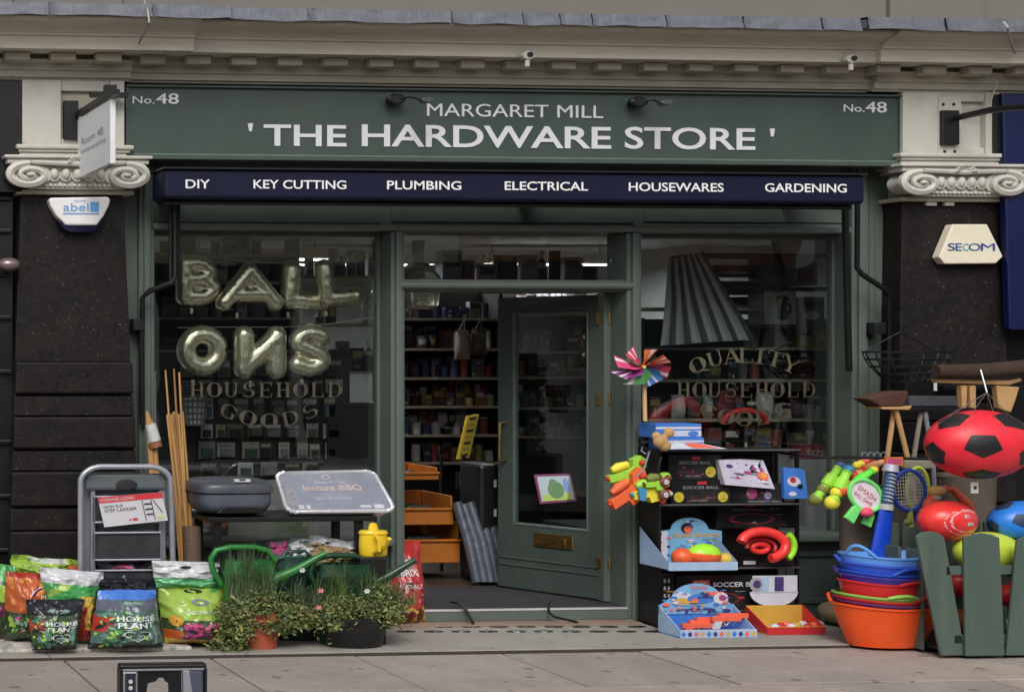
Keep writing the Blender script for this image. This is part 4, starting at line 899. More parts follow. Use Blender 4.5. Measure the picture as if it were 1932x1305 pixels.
# bracket at right
t = thing('wall_bracket', 'black metal bracket and dark box fixed in the recess above the right capital', 'bracket', P(1796, 272, -.42))
q = Rc(1779, 208, 1811, 273, -.44); MB().rb(q, .06).build('mount_box', M_black, t, bevel=.006)
MB().tube(pts([(1806, 222, -.46), (1870, 208, -.75), (1975, 196, -1.1)]), .022, 8).build('arm', M_black, t)
q = Rc(1878, 178, 1888, 292, -.43); MB().rb(q, .03).build('upright', M_black, t)
q = Rc(1770, 182, 1813, 290, -.405)
MB().box((q.x0, -.408, q.z0), (q.x1, -.3985, q.z1)).build('back_plate', M_white, t)
for a, b in ((1779, 197), (1799, 197), (1782, 286), (1801, 286)):
    c = P(a, b, -.409); MB().lathe((c.x, -.408, c.z), [(.01, 0), (.01, -.006), (.004, -.009)], 10, axis='y').build('bolt', M_black, t)
for i, (a, b) in enumerate(((1749, 1768), (1784, 1801))):
    q = Rc(a, 373, b, 388, -.38); MB().rb(q, .03).build('junction_box', M_white, label=('left' if i == 0 else 'right')+' one of two small white junction boxes under the right capital', cat='junction box', bevel=.003)
# alarm boxes
def APoly(pl, y): return [P(a, b, y) for a, b in pl]
t = thing('alarm_box', 'white and dark blue burglar alarm box on the left granite pilaster', 'alarm box', P(150, 430, -.45))
M_alw = K('alarm_white', (200, 202, 212), k=1.9, var=.03, rough=.3)
MB().prism(APoly([(92, 377), (97, 373), (204, 371), (209, 377), (205, 390), (196, 408), (188, 418), (183, 425), (124, 425), (118, 418), (107, 408), (96, 390)], -.44), (0, .085, 0)).build('cover', M_alw, t, bevel=.012)
MB().prism(APoly([(108, 417), (194, 416), (184, 432), (172, 438), (132, 438), (120, 432)], -.425), (0, .07, 0)).build('strobe', K('dark_blue_lens', (16, 18, 52), rough=.15), t, bevel=.01)
q = Rc(118, 376, 190, 404, -.442); m_ = MB(); write(m_, 'abel', q, .02, .2, .68, .75); bar(m_, q, .72, .18, .95, .82); bar(m_, q, .0, .0, .95, .07); write(m_, 'alarm', q, .3, .82, .6, .98)
m_.build('lettering', K('alarm_blue', (96, 150, 205), k=1.5), t)
t = thing('alarm_box', 'cream trapezoid burglar alarm box lettered in blue on the right granite pilaster', 'alarm box', P(1826, 496, -.45))
MB().prism(APoly([(1798, 423), (1863, 423), (1893, 484), (1879, 497), (1783, 498), (1772, 485)], -.43), (0, .075, 0)).build('cover', K('alarm_cream', (196, 190, 170), k=1.9, var=.03, rough=.35), t, bevel=.008)
q = Rc(1788, 459, 1877, 473, -.432); m_ = MB()
for ch, a, b in (('S', 0, .155), ('E', .165, .30), ('O', .44, .69), ('M', .70, 1.0)): write(m_, ch, q, a, 0, b, 1, off=.0)
m_.build('lettering', K('logo_blue', (28, 66, 140), k=1.5), t)
m_ = MB(); write(m_, 'C', q, .315, 0, .44, 1, off=.008); m_.build('lettering', K('logo_teal', (90, 170, 185), k=1.5), t)
# cameras on the cornice
for i, (a, b, wh) in enumerate(((998, 104, 'centre'), (1609, 111, 'right part'))):
    c = P(a, b, -.66); t = thing('security_camera', f'small white round security camera under the {wh} of the cornice', 'security camera', (c.x, -.62, c.z))
    MB().lathe((c.x, -.62, c.z), [(.042, 0), (.042, -.02), (.036, -.04), (.02, -.042)], 18, sx=1.15, sy=.8, axis='y').build('flange', M_white, t)
    MB().lathe((c.x+.006, -.66, c.z+.003), [(.018, 0), (.018, -.012), (.001, -.013)], 14, sx=1.1, sy=.9, axis='y').build('lens', M_black, t)
    MB().tube([(c.x-.005, -.65, c.z-.035), (c.x-.008, -.65, c.z-.075)], .016, 8).build('cable_stub', M_white, t)
M_wire = K('pale_cable', (150, 148, 142), k=1.4)
MB().tube(pts([(272, 2, -.68), (279, 20, -.9), (281, 42, -.93), (270, 66, -.80), (262, 82, -.70)]), .008, 6).build('cable', M_wire, label='pale loose cable hanging over the lead flashing at the left', cat='cable')
MB().tube(pts([(1893, 42, -.90), (1901, 52, -.93), (1906, 78, -.86), (1914, 100, -.70)]), .009, 6).build('cable', M_wire, label='pale loose cable hanging over the lead flashing at the right', cat='cable')
MB().tube(pts([(1884, 150, -.5), (1872, 182, -.46), (1868, 200, -.47), (1820, 208, -.42)]), .006, 6).build('cable', M_wire, label='thin pale cable beside the black bracket at top right', cat='cable')
# black cables on the threshold
MB().tube([P(852, 1134, -.1), P(864, 1137, -.225), P(880, 1150, -.24), Vector((P(893, 1163, -.33).x, -.33, .02))], .011, 6).build('cable', M_black, label='short black cable crossing the left part of the threshold', cat='cable')
MB().tube([P(1038, 1133, -.17), P(1034, 1140, -.23), P(1036, 1155, -.25), P(1046, 1163, -.33), Vector((P(1090, 1164, -.34).x, -.34, .018))], .008, 6).build('cable', M_black, label='thin black cable crossing the right part of the threshold', cat='cable')

# ================================================================== LEFT GROUP
M_alu = K('aluminium', (150, 152, 162), k=1.7, metal=.55, rough=.38, var=.08)
M_tread = K('tread_black', (34, 36, 42), k=1.4, rough=.5, bump=.3, bs=60)
# stepladder
YL = -.78
t = thing('stepladder', 'folded grey aluminium stepladder with a red and white card leaning on the left pilaster', 'ladder', P(240, 1172, YL))
def loop(px0, px1, pt, y, rad=40):
    out = [(px0, 1190, y)]
    for k in range(9):
        a = math.pi-math.pi/2*k/8; out.append((px0+rad+rad*math.cos(a), pt+rad*.75-rad*.75*math.sin(a), y))
    for k in range(9):
        a = math.pi/2-math.pi/2*k/8; out.append((px1-rad+rad*math.cos(a), pt+rad*.75-rad*.75*math.sin(a), y))
    return [P(*q) for q in out+[(px1+8, 1190, y)]]
L_ = loop(152, 322, 880, YL); L_[0].z = .01; L_[-1].z = .01
MB().tube(L_, .019, 10).build('front_frame', M_alu, t)
for (a, b) in ((172, 180), (300, 312)):
    q = Rc(a, 915, b, 1165, YL+.05); MB().box((q.x0, q.y, .01), (q.x1, q.y+.05, q.z1)).build('side_rail', M_alu, t, bevel=.004)
q = Rc(160, 893, 316, 925, YL+.03); MB().rb(q, .04).build('top_tray', K('tray_plastic', (84, 92, 94), k=1.7, rough=.3), t, bevel=.02)
c = q(.5, .35); MB().lathe((c.x, YL+.029, c.z), [(.07, 0), (.07, -.008), (.05, -.01)], 16, axis='y', sy=.5).build('tool_hole', M_tread, t)
q = Rc(158, 895, 320, 1160, YL+.03); MB().prism([q(0, 0, -.09), q(1, 0, -.09), q(1, .93, -.09), q(.9, 1, -.09), q(.1, 1, -.09), q(0, .93, -.09)], (0, .01, 0)).build('back_panel', K('panel_grey', (108, 114, 120), k=1.9, rough=.25), t)  # panel and tray greys lightened to carry reflections in their colour
for (pa, pb_) in ((936, 984), (1004, 1055), (1075, 1125)):
    q = Rc(178, pa, 302, pb_, YL-.02); MB().rb(q, .03).build('step', M_tread, t, bevel=.004)
    m_ = MB(); m_.tube([q(0, 0, .01), q(1, 0, .01), q(1, 1, .01), q(0, 1, .01)], .007, 6, closed=True); m_.build('step_edge', M_alu, t)
qq = Qd((184, 938, YL-.06), (305, 928, YL-.06), (317, 981, YL-.05), (197, 994, YL-.05))
m_ = MB(); m_.prism([qq(0, 0), qq(1, 0), qq(1, 1), qq(0, 1)], (0, .004, 0)); bar(m_, qq, 0, .80, 1, 1, .002, 1); write(m_, 'HOMEWARE LADDERS', qq, .03, .84, .56, .95, .004, 0)
write(m_, 'STEP LADDER', qq, .06, .48, .56, .58, .003, 2); write(m_, 'NON SLIP', qq, .06, .62, .36, .71, .003, 2)
for u in (.66, .8): bar(m_, qq, u, .08, u+.012, .78, .003, 2)
bar(m_, qq, .81, .70, .815, .74, .003, 2); m_.add([qq(.83, .76, .003), qq(.845, .76, .003), qq(.95, .3, .003), qq(.935, .3, .003)], [(0, 1, 2, 3)], 2)
for v in (.26, .44, .62): bar(m_, qq, .69, v, .8, v+.05, .004, 2)
disc(m_, qq, .42, .16, .02, .03, .003, 1); bar(m_, qq, .46, .12, .54, .2, .003, 1); bar(m_, qq, .85, .1, .95, .17, .003, 3)
m_.build('label_card', [K('card_white', (190, 190, 196), k=1.5, var=.02), K('card_red', (190, 50, 58), k=1.5), K('card_dark', (50, 50, 60), k=1.3), K('card_lime', (190, 200, 100), k=1.5)], t)
# bamboo canes
M_bam = K('bamboo', (168, 128, 78), k=1.5, rough=.5, var=.2, vs=10, aniso=(1, 1, .3))
M_bam2 = K('bamboo_dark', (136, 100, 58), k=1.5, rough=.5, var=.25, vs=12)
t = thing('bamboo_canes', 'bundle of thin bamboo canes standing in a brown sleeve at the left window', 'bamboo canes', P(363, 1165, -.45))
canes = [(312, 698), (328, 695), (338, 702)] + [(315+k*2.7, 775+random.uniform(0, 8)) for k in range(12)]
for i, (a, b) in enumerate(canes):
    bx_ = 350+(i % 8)*3.4+random.uniform(-1, 1); yb_ = -.48-.01*(i % 3); y2 = -.40-.013*(i % 4)
    a0 = P(bx_, 1120, yb_); a0.z = .01; MB().tube([a0, a0.lerp(P(a, b, y2), .5)+Vector((.004*(i % 3), 0, 0)), P(a, b, y2)], [.0105, .009, .0065], 6).build('cane', (M_bam, M_bam2)[i % 3 == 1], t)
q0 = P(364, 1110, -.5); q0.z = .02; MB().tube([q0, P(362, 992, -.485)], [.058, .062], 12).build('sleeve', K('brown_sleeve', (104, 84, 70), k=1.4, rough=.6, bump=.5, bs=30), t)
t = thing('garden_stakes', 'short bundle of stakes with white paper wrap leaning beside the stepladder', 'garden stakes', P(300, 1150, -.5))
for k in range(7):
    a0 = P(302+k*3.5, 1100, -.5-.01*(k % 3)); a0.z = .01; MB().tube([a0, P(277+k*2.4, 775+k*5, -.42-.008*(k % 3))], .009, 6).build('stake', M_bam, t)
MB().tube([P(284, 800, -.44), P(292, 832, -.445)], [.037, .042], 10).build('paper_wrap', M_lab[0], t); MB().tube([P(291, 834, -.447), P(294, 844, -.45)], .045, 10).build('orange_band', pm('orange', 1.1), t)
# black trestle table
YT0, YT1 = -.78, -.30
ztb = P(560, 975, YT0).z
t = thing('display_table', 'black metal table under the left window carrying the barbecues', 'table', (P(560, 1160, -.7).x, -.7, 0))
XA, XB = P(392, 970, YT0).x, P(712, 970, YT0).x
MB().box((XA, YT0, ztb-.03), (XB, YT1, ztb)).build('table_top', M_black, t, bevel=.004)
for x in (XA+.05, XB-.13):
    for y in (YT0+.03, YT1-.06): MB().box((x, y, .0), (x+.05, y+.04, ztb-.0305)).build('leg', M_black, t, bevel=.003)
# suitcase barbecue
M_bq = K('bbq_slate', (74, 80, 94), k=1.5, rough=.38, var=.06); M_bqd = K('bbq_dark', (58, 62, 72), k=1.5, rough=.35, var=.05)
def sup(mb, c, rx, ry, rz, e1=.55, e2=.45, lo=-90, hi=90, n=32, k=10, m=0):
    c = Vector(c); sg = lambda v, e: math.copysign(abs(v)**e, v); vs = []; prof = []
    for i in range(k+1):
        a = R_(lo+(hi-lo)*i/k)
        for j in range(n):
            b = 2*math.pi*j/n; vs.append(c+Vector((rx*max(1e-4, abs(math.cos(a)))**e1*sg(math.cos(b), e2), ry*max(1e-4, abs(math.cos(a)))**e1*sg(math.sin(b), e2), rz*sg(math.sin(a), e1))))
    fs = [(i*n+j, i*n+(j+1) % n, (i+1)*n+(j+1) % n, (i+1)*n+j) for i in range(k) for j in range(n)]
    mb.add(vs, fs, m, True); mb.add(vs[:n], [tuple(range(n-1, -1, -1))], m); mb.add(vs[-n:], [tuple(range(n))], m)
q = Rc(374, 906, 528, 968, -.76); zs2 = P(450, 931, -.76).z; cy = -.54
t = thing('portable_barbecue', 'slate grey oval suitcase barbecue with white stickers on the black table', 'barbecue', (q.cx, cy, q.z0))
m_ = MB(); sup(m_, (q.cx, cy, zs2+.004), q.w/2, .24, (q.z1-zs2), .5, .55, 0, 90); m_.build('lid', M_bqd, t)
m_ = MB(); sup(m_, (q.cx, cy, zs2-.004), q.w/2*.94, .23, (zs2-ztb-.004), .55, .55, -90, 0); m_.build('base', M_bq, t)
q2 = Rc(410, 956, 500, 968, -.775); MB().prism([q2(0, 0), q2(1, 0), q2(.9, .8), q2(.8, 1), q2(.2, 1), q2(.1, .8)], (0, .03, 0)).build('front_handle', M_black, t, bevel=.004)
for i, (a, b) in enumerate(((441, 911), (444, 919))):
    q3 = Qd((a, b, -.71), (a+30, b, -.71), (a+31, b+6, -.76), (a+1, b+6, -.76)); m_ = MB(); m_.prism([q3(0, 0, .03), q3(1, 0, .03), q3(1, 1, .03), q3(0, 1, .03)], (0, .03, -.01)); bar(m_, q3, .3, .25, .7, .75, .034, 1); m_.build('sticker', [M_lab[0], M_bqd], t)
# instant barbecue tray
q = Qd((520, 893, -.42), (704, 890, -.42), (745, 964, -.77), (543, 967, -.77))
def rounded(surf, rad=.09, n=5, ins=0.0, ry=None):
    ry = ry or rad*1.6; o = []
    for (cu, cv, a0) in ((1-rad-ins, 1-ry-ins, 0), (rad+ins, 1-ry-ins, 90), (rad+ins, ry+ins, 180), (1-rad-ins, ry+ins, 270)):
        for k in range(n+1):
            a = R_(a0+90*k/n); o.append((cu+rad*math.cos(a), cv+ry*math.sin(a)))
    return o
t = thing('instant_barbecue', 'disposable barbecue in a silver foil tray with grey card lid propped on the black table', 'barbecue', q(.5, 0))
rp = rounded(q); m_ = MB(); m_.add([q(u, v, .0) for u, v in rp], [tuple(range(len(rp)))])
m_.build('card_lid', K('card_slate', (112, 116, 128), k=1.9, rough=.4), t)
M_sil = K('crimped_foil', (205, 205, 212), k=1.5, metal=.5, rough=.3, var=.1, bump=.5, bs=30)
MB().tube([q(u, v, .004+.004*math.sin(i*2.2)) for i, (u, v) in enumerate(rounded(q, n=10))], .014, 8, closed=True).build('foil_rim', M_sil, t)
m_ = MB(); n_ = len(rp); m_.add([q(u, v, -.005) for u, v in rp]+[q(.5+(u-.5)*.88, .5+(v-.5)*.85, -.075) for u, v in rp], [(i, (i+1) % n_, n_+(i+1) % n_, n_+i) for i in range(n_)]+[tuple(range(n_, 2*n_))]); m_.build('foil_tray', M_sil, t)
m_ = MB(); write(m_, 'Instant BBQ', q, .22, .50, .80, .68, .003, 1, .02); write(m_, 'Ready To Use', q, .36, .70, .66, .78, .003, 0); write(m_, 'lights in seconds', q, .30, .28, .66, .38, .003, 0)
disc(m_, q, .49, .88, .045, .06, .003, 0, ri=.7); bar(m_, q, .12, .08, .17, .18, .003, 0); bar(m_, q, .19, .08, .23, .18, .003, 0); bar(m_, q, .70, .09, .80, .16, .003, 0); bar(m_, q, .83, .07, .92, .17, .003, 0)
bar(m_, q, .04, .15, .12, .72, .0025, 2)
m_.build('lettering', [K('bbq_print', (178, 178, 186), k=1.5), K('bbq_print2', (176, 160, 156), k=1.5), K('bbq_hatch', (130, 130, 136), k=1.5, var=.5, vs=60)], t)

# ---- compost and seed bags
def bag(name, label, corners, y0, y1, th, cols, rf, decals=None, cat='bag', crump=.012, seed=0, n=48, top=0.0, parts=True):
    (tl, tr, br, bl_) = corners
    q = Qd((*tl, y1), (*tr, y1), (*br, y0), (*bl_, y0)); nn = Vector((0, -1, 0))
    def fn(u, v, o=0.0):
        b = max(0, 1-abs(2*u-1)**3.2)*max(0, 1-(1-v)**9)*(1-v**5)**.8 if True else 0
        c = crump*(nz(u*4+seed, v*5, seed)+.6*nz(u*9+seed, v*11, seed)*1.0+.25*nz(u*22, v*22, seed))
        c -= crump*1.1*abs(nz(u*3.1+seed*2, v*4.3, seed+5))+crump*.5*abs(nz(u*8+seed, v*6, seed+9)); p = q(u, v); return p + Vector((crump*.8*nz(v*3, seed), -th*b*(.5+.5*(1-v)**.3)-c*1.6-o, crump*.6*nz(u*4, seed*1.7)*v))
    m_ = MB(); m_.grid(fn, n, n, rf)
    m_.grid(lambda u, v: Vector((0, 1, 0))*(.02+.35*th*max(0, 1-abs(2*u-1)**3)*(1-v)) + Vector((fn(1-u, v).x, q(1-u, v).y, fn(1-u, v).z)), 8, 8, 0)
    t = m_.build(name, cols, label=label, cat=cat)
    if decals:
        d = MB(); decals(d, fn); d.build('printing', DC, t)
    return t, fn
DC = [K('ink_white', (205, 208, 208), k=1.4, var=.02), K('ink_dark', (24, 28, 32), k=1.2), K('ink_teal', (84, 122, 112), k=1.4, var=.15), K('ink_pink', (178, 62, 110), k=1.4), K('ink_magenta', (100, 30, 84), k=1.4),
      K('ink_gold', (190, 140, 50), k=1.4), K('ink_lime', (150, 190, 70), k=1.4), K('ink_red', (180, 44, 44), k=1.4), K('ink_blue', (60, 110, 200), k=1.4), K('ink_green', (60, 140, 70), k=1.4), K('ink_grey', (110, 114, 120), k=1.4), K('ink_deep', (30, 50, 36), k=1.4), K('ink_sage', (120, 150, 120), k=1.4)]
def bp(name, rgb, **a): return K('film_'+name, mute(rgb, .85), k=1.3, rough=.2, var=.1, vs=10, bump=.35, bs=16, **a)
Fz = {n: bp(n, c) for n, c in dict(lime=(150, 186, 66), green=(62, 158, 76), white=(192, 194, 200), plum=(62, 50, 66), dark=(26, 30, 38), orange=(186, 84, 34), red=(170, 46, 36), navy=(36, 44, 66), blue=(62, 118, 214), slate=(86, 92, 112), teal=(70, 104, 96), sage=(116, 150, 128), pink=(166, 66, 118), yellow=(190, 158, 52), leaf=(52, 74, 44), magenta=(104, 32, 78), mint=(90, 180, 120), flower=(214, 130, 60)).items()}
def gz(py, px=150): return GY(px, py, .022)
yb = gz(1224)
def leafy(mats, seed, sc=9):
    def f(u, v):
        n = nz(u*sc+seed, v*sc*1.3, seed)*.5+.5+.18*nz(u*17, v*17, seed); return mats[min(len(mats)-1, max(0, int(n*len(mats))))]
    return f
# back rows first
bag('compost_bag', 'lime green bag slumped on top behind the orange bag at far left', [(24, 1046), (152, 1058), (150, 1130), (20, 1120)], yb+.55, yb+.5, .12, [Fz['lime'], Fz['white'], Fz['dark']], lambda u, v: 1 if v > .9 and .25 < u < .8 else 2 if v < .1 else 0, crump=.03, seed=2)
bag('compost_bag', 'green and mauve bag at the extreme left edge behind the orange bag', [(-40, 1056), (30, 1068), (36, 1212), (-40, 1212)], yb+.42, yb+.38, .1, [Fz['leaf'], Fz['lime'], Fz['magenta'], Fz['green']], lambda u, v: 1 if .55 < v < .75 and u > .45 else 3 if v > .8 else 2 if .35 < v < .5 or v < .1 else 0, seed=3)
def prints(d, f, n, cols, seed, u0, v0, u1, v1, o=.0025, L=.16):
    r_ = random.Random(seed)
    for i in range(n):
        u, v, a, l = r_.uniform(u0, u1), r_.uniform(v0, v1), r_.uniform(0, 6.28), r_.uniform(.5, 1)*L; c = r_.choice(cols); oo = o+.00012*i; w_ = l*.22
        cl_ = lambda x, y: f(min(.97, max(.03, x)), min(.95, max(.04, y)), oo); ca, sa = math.cos(a), math.sin(a)
        pt = [(0, 0), (.3, 1), (.65, .8), (1, 0), (.65, -.8), (.3, -1)]; d.add([cl_(u+ca*l*p-sa*w_*q, v+sa*l*p*.8+ca*w_*q) for p, q in pt], [tuple(range(6))], c)
def d1(d, f):
    disc(d, f, .80, .62, .34, .21, .004, 0); disc(d, f, .80, .62, .32, .195, .006, 4); write(d, 'M', f, .72, .66, .84, .72, .010, 0); write(d, 'PEAT FREE', f, .60, .52, .98, .58, .010, 0); bar(d, f, .0, .0, 1, .09, .004, 4); bar(d, f, 0, .2, .35, .24, .012, 6); prints(d, f, 50, [2, 9, 12, 11, 6, 3], 8, .05, .1, .85, .42)
bag('compost_bag', 'orange multipurpose compost bag with a purple circle at the left', [(12, 1078), (95, 1082), (92, 1209), (8, 1210)], yb+.34, yb+.26, .16, [Fz['orange'], Fz['leaf'], Fz['flower'], Fz['red'], Fz['sage']], lambda u, v: (3 if v > .93 else 0 if v > .45 and nz(u*6, v*6) < .25 else 2 if v > .45 else 1), d1, seed=4)
def d2(d, f):
    disc(d, f, .5, .18, .2, .16, .004, 1); write(d, 'GRO-SURE', f, .30, .04, .78, .15, .008, 0)
bag('seed_pouch', 'white topped green pouch standing between the orange bag and the blue topped bag', [(74, 1069), (196, 1080), (182, 1168), (84, 1168)], yb+.26, yb+.20, .12, [Fz['green'], Fz['white'], Fz['yellow'], Fz['lime']], lambda u, v: 1 if v > .72 else 2 if v < .08 else 3 if nz(u*4, v*4, 3) > .35 else 0, d2, seed=6)
bag('compost_bag', 'folded orange topped bag lying behind the white topped green pouch', [(128, 1068), (190, 1066), (196, 1110), (130, 1110)], yb+.50, yb+.46, .08, [Fz['orange'], Fz['dark']], lambda u, v: 0 if v > .45 else 1, seed=7, crump=.02)
def d3(d, f): disc(d, f, .38, .72, .18, .12, .006, 3); bar(d, f, .22, .52, .6, .62, .006, 10); write(d, 'ORCHID', f, .25, .54, .55, .60, .009, 0)
bag('compost_bag', 'crumpled dark plum bag lying behind the blue topped house plant bag', [(176, 1056), (302, 1046), (300, 1125), (176, 1125)], yb+.46, yb+.36, .16, [Fz['plum'], Fz['dark'], Fz['slate']], lambda u, v: 1 if v < .35 else 2 if nz(u*4, v*5, 9) > .22 else 0, d3, seed=8, crump=.04)
bag('compost_bag', 'black glossy bag squashed just above the blue topped house plant bag', [(172, 1092), (300, 1090), (300, 1140), (172, 1140)], yb+.24, yb+.22, .14, [Fz['dark'], Fz['slate']], lambda u, v: 0, seed=9, crump=.03)
bag('seed_pouch', 'yellow and red pouch squeezed between the two house plant bags', [(146, 1124), (178, 1126), (180, 1216), (140, 1216)], yb+.20, yb+.12, .08, [Fz['red'], Fz['yellow'], Fz['leaf']], lambda u, v: 1 if v > .8 or (abs(u-.55-.3*(v-.5)) < .16 and v > .35) else 2 if v < .12 else 0, seed=10)
def d5(d, f):
    prints(d, f, 60, [2, 9, 1, 2, 6, 11, 12], 3, .05, .10, .85, .62)
    d.add([f(.25+.62*(i % 2), .12+.1*(i//2), .0105) for i in range(12)], [(2*i, 2*i+1, 2*i+3, 2*i+2) for i in range(5)], 2); write(d, 'HOUSE', f, .28, .51, .88, .60, .013, 0, .02); write(d, 'PLANT', f, .30, .40, .86, .49, .013, 0, .02)
    disc(d, f, .54, .80, .2, .05, .005, 2); write(d, 'peat free', f, .4, .78, .68, .83, .008, 0)
    hp = [(.58+.2*.062*16*math.sin(a)**3, .27+.085*.075*(13*math.cos(a)-5*math.cos(2*a)-2*math.cos(3*a)-math.cos(4*a))) for a in [2*math.pi*k/30 for k in range(30)]]
    for s1, s2 in ((1, .9),):
        vs = []
        for (a, b) in hp+[hp[0]]: vs += [f(.58+(a-.58)*s1, .27+(b-.27)*s1, .0125), f(.58+(a-.58)*s2, .27+(b-.27)*s2, .0125)]
        d.add(vs, [(2*i, 2*i+1, 2*i+3, 2*i+2) for i in range(30)], 0)
    write(d, 'peat free', f, .48, .25, .68, .29, .0125, 0)
def hc(seed):
    def f(u, v):
        if v > .70: return 0
        if v < .09: return 0
        if u < .3 and .35 < v < .62 and nz(u*5, v*5, seed) > -.2: return 2
        return 1
    return f
bag('house_plant_compost', 'small dark HOUSE PLANT compost pouch at the front left', [(50, 1131), (160, 1130), (144, 1224), (62, 1226)], gz(1226), gz(1226)+.06, .09, [Fz['dark'], Fz['leaf'], Fz['red'], Fz['navy'], Fz['sage']], hc(11), d5, seed=11)
def d6(d, f):
    d5(d, f)
bag('house_plant_compost', 'larger HOUSE PLANT compost bag with a bright blue top strip', [(186, 1113), (294, 1112), (308, 1221), (166, 1223)], gz(1223, 240), gz(1223, 240)+.10, .15, [Fz['dark'], Fz['sage'], Fz['red'], Fz['slate'], Fz['blue'], Fz['teal']], lambda u, v: 4 if v > .86 else 3 if v > .68 else 0 if v < .1 else 2 if (u < .28 and .32 < v < .58 and nz(u*5, v*5, 3) > -.1) else 5, d6, seed=12)
bag('seed_pouch', 'white topped mint green pouch behind the lime flower bag', [(287, 1057), (416, 1061), (408, 1110), (294, 1110)], yb+.22, yb+.20, .07, [Fz['mint'], Fz['white'], Fz['dark']], lambda u, v: 1 if v > .42 else 0, lambda d, f: disc(d, f, .47, .82, .09, .05, .004, 1), seed=13)
def d8(d, f):
    write(d, 'MULTI PURPOSE', f, .30, .52, .78, .57, .008, 0); disc(d, f, .54, .70, .13, .05, .005, 10, ri=.5); disc(d, f, .48, .86, .13, .03, .004, 1)
    for k in range(9): a = 2*math.pi*k/9; disc(d, f, .16+.05*math.cos(a), .40+.05*math.sin(a), .04, .035, .006+.0003*k, 5)
    rr_ = random.Random(5)
    for k in range(46): disc(d, f, .3+.6*rr_.random(), .12+.24*rr_.random(), .05, .03, .005+.0003*k, 3 if k % 3 else 4, n=8)
bag('compost_bag', 'lime green compost bag printed with pink flowers beside the terracotta pot', [(292, 1094), (430, 1096), (418, 1213), (312, 1213)], gz(1213, 360), gz(1213, 360)+.12, .17, [Fz['lime'], Fz['green'], Fz['yellow'], Fz['orange'], Fz['leaf']], lambda u, v: 1 if v > .93 or (v > .84 and nz(u*5, v*5) > .2) else 0 if v > .42 else 2 if v < .1 else 4 if .36 < v <= .42 else 3 if (v < .25 and u < .25) else 4, d8, seed=14)
# silver and tan bags by the watering cans
bag('charcoal_bag', 'crumpled silver and tan bag lying behind the green watering cans', [(585, 1010), (682, 1022), (690, 1075), (560, 1075)], -.72, -.62, .14, [Fz['white'], K('film_tan', (140, 120, 90), k=1.4, rough=.4, bump=.3), Fz['leaf']], lambda u, v: 0 if v > .8 else 2 if v < .3 else 1, seed=15, crump=.045)
bag('charcoal_bag', 'small pink and dark teal bag lying left of the silver and tan bag', [(510, 1022), (590, 1016), (596, 1075), (505, 1075)], -.70, -.64, .1, [Fz['teal'], Fz['white'], Fz['pink'], Fz['dark']], lambda u, v: 2 if u < .4 and v > .6 else 1 if (v > .55 and u > .45) else 3 if v < .4 else 0, seed=16, crump=.035)
# red bag by the doorway
M_rb = bp('crimson', (186, 40, 42))
def d9(d, f):
    disc(d, f, .35, .74, .30, .09, .004, 10); write(d, 'TOP', f, .2, .72, .55, .79, .008, 0, .02); write(d, 'BRIX', f, .3, .60, .72, .68, .008, 0, .02)
    disc(d, f, .5, .48, .36, .05, .004, 1); write(d, 'COALS', f, .24, .455, .78, .505, .008, 0); bar(d, f, .35, .36, .85, .375, .005, 0); bar(d, f, .4, .31, .8, .32, .005, 0)
bag('fire_log_bag', 'tall bright red bag with white lettering standing left of the doorway', [(716, 1020), (793, 1020), (805, 1176), (725, 1177)], GY(760, 1177), GY(760, 1177)+.16, .15, [M_rb, Fz['yellow'], K('film_maroon', (90, 20, 18), k=1.4, rough=.3)], lambda u, v: (1 if (v < .22 and nz(u*7, v*12, 2) > .1) else 2 if v < .2 else 0), d9, seed=17)

# ---- watering cans
M_wg = K('can_green', (34, 108, 46), k=1.5, rough=.3, var=.08); M_wd = K('can_dark_green', (16, 54, 34), k=1.5, rough=.3, var=.08); M_wy = K('can_yellow', (218, 184, 40), k=1.5, rough=.3, var=.06)  # dark green can deepened further to carry shadow in its colour
def can(label, px0, px1, pt, y, mm, spout, hpts, hr=.018, sy=.52):
    r = Rc(px0, pt, px1, pt+110, y); t = thing('watering_can', label, 'watering can', (r.cx, y, 0), 'watering cans outside the left window'); h = r.z1; R0 = r.w/2
    prof = [(R0*.86, 0.0), (R0*.92, .015), (R0*.97, h*.25), (R0*.96, h*.8), (R0*1.0, h*.82), (R0*1.0, h*.86), (R0*.93, h*.9), (R0*.9, h), (R0*.84, h), (R0*.82, h*.6)]
    MB().lathe((r.cx, y, 0), prof, 28, sy=sy, cap=True).build('body', mm, t)
    MB().tube([P(*q) for q in hpts], hr, 10).build('handle', mm, t)
    s0, s1 = spout; a = P(*s0); b = P(*s1); MB().tube([a, a.lerp(b, .5)+Vector((0, 0, -.012)), b, b+(b-a).normalized()*.03], [.042, .028, .018, .024], 12).build('spout', mm, t)
    return t
can('bright green watering can with a big loop handle behind the terracotta pot', 420, 520, 1056, -.90, M_wg, ((505, 1098, -.90), (606, 1047, -.92)),
    [(417, 1100, -.90), (401, 1075, -.90), (398, 1053, -.90), (408, 1038, -.90), (435, 1032, -.90), (480, 1032, -.90), (505, 1038, -.90), (520, 1058, -.90)], .02)
can('dark green watering can behind the black flower pot, its spout pointing right', 600, 706, 1062, -.91, M_wd, ((690, 1105, -.91), (776, 1060, -.95)),
    [(598, 1110, -.91), (585, 1080, -.91), (592, 1055, -.91), (625, 1047, -.91), (670, 1048, -.91), (700, 1064, -.91)], .018)
can('deep green watering can half hidden between the other two green cans', 520, 604, 1048, -.72, K('can_bottle_green', (20, 52, 44), k=1.5, rough=.3), ((590, 1090, -.72), (640, 1050, -.72)),
    [(525, 1060, -.72), (540, 1040, -.72), (575, 1040, -.72), (598, 1060, -.72)], .014)
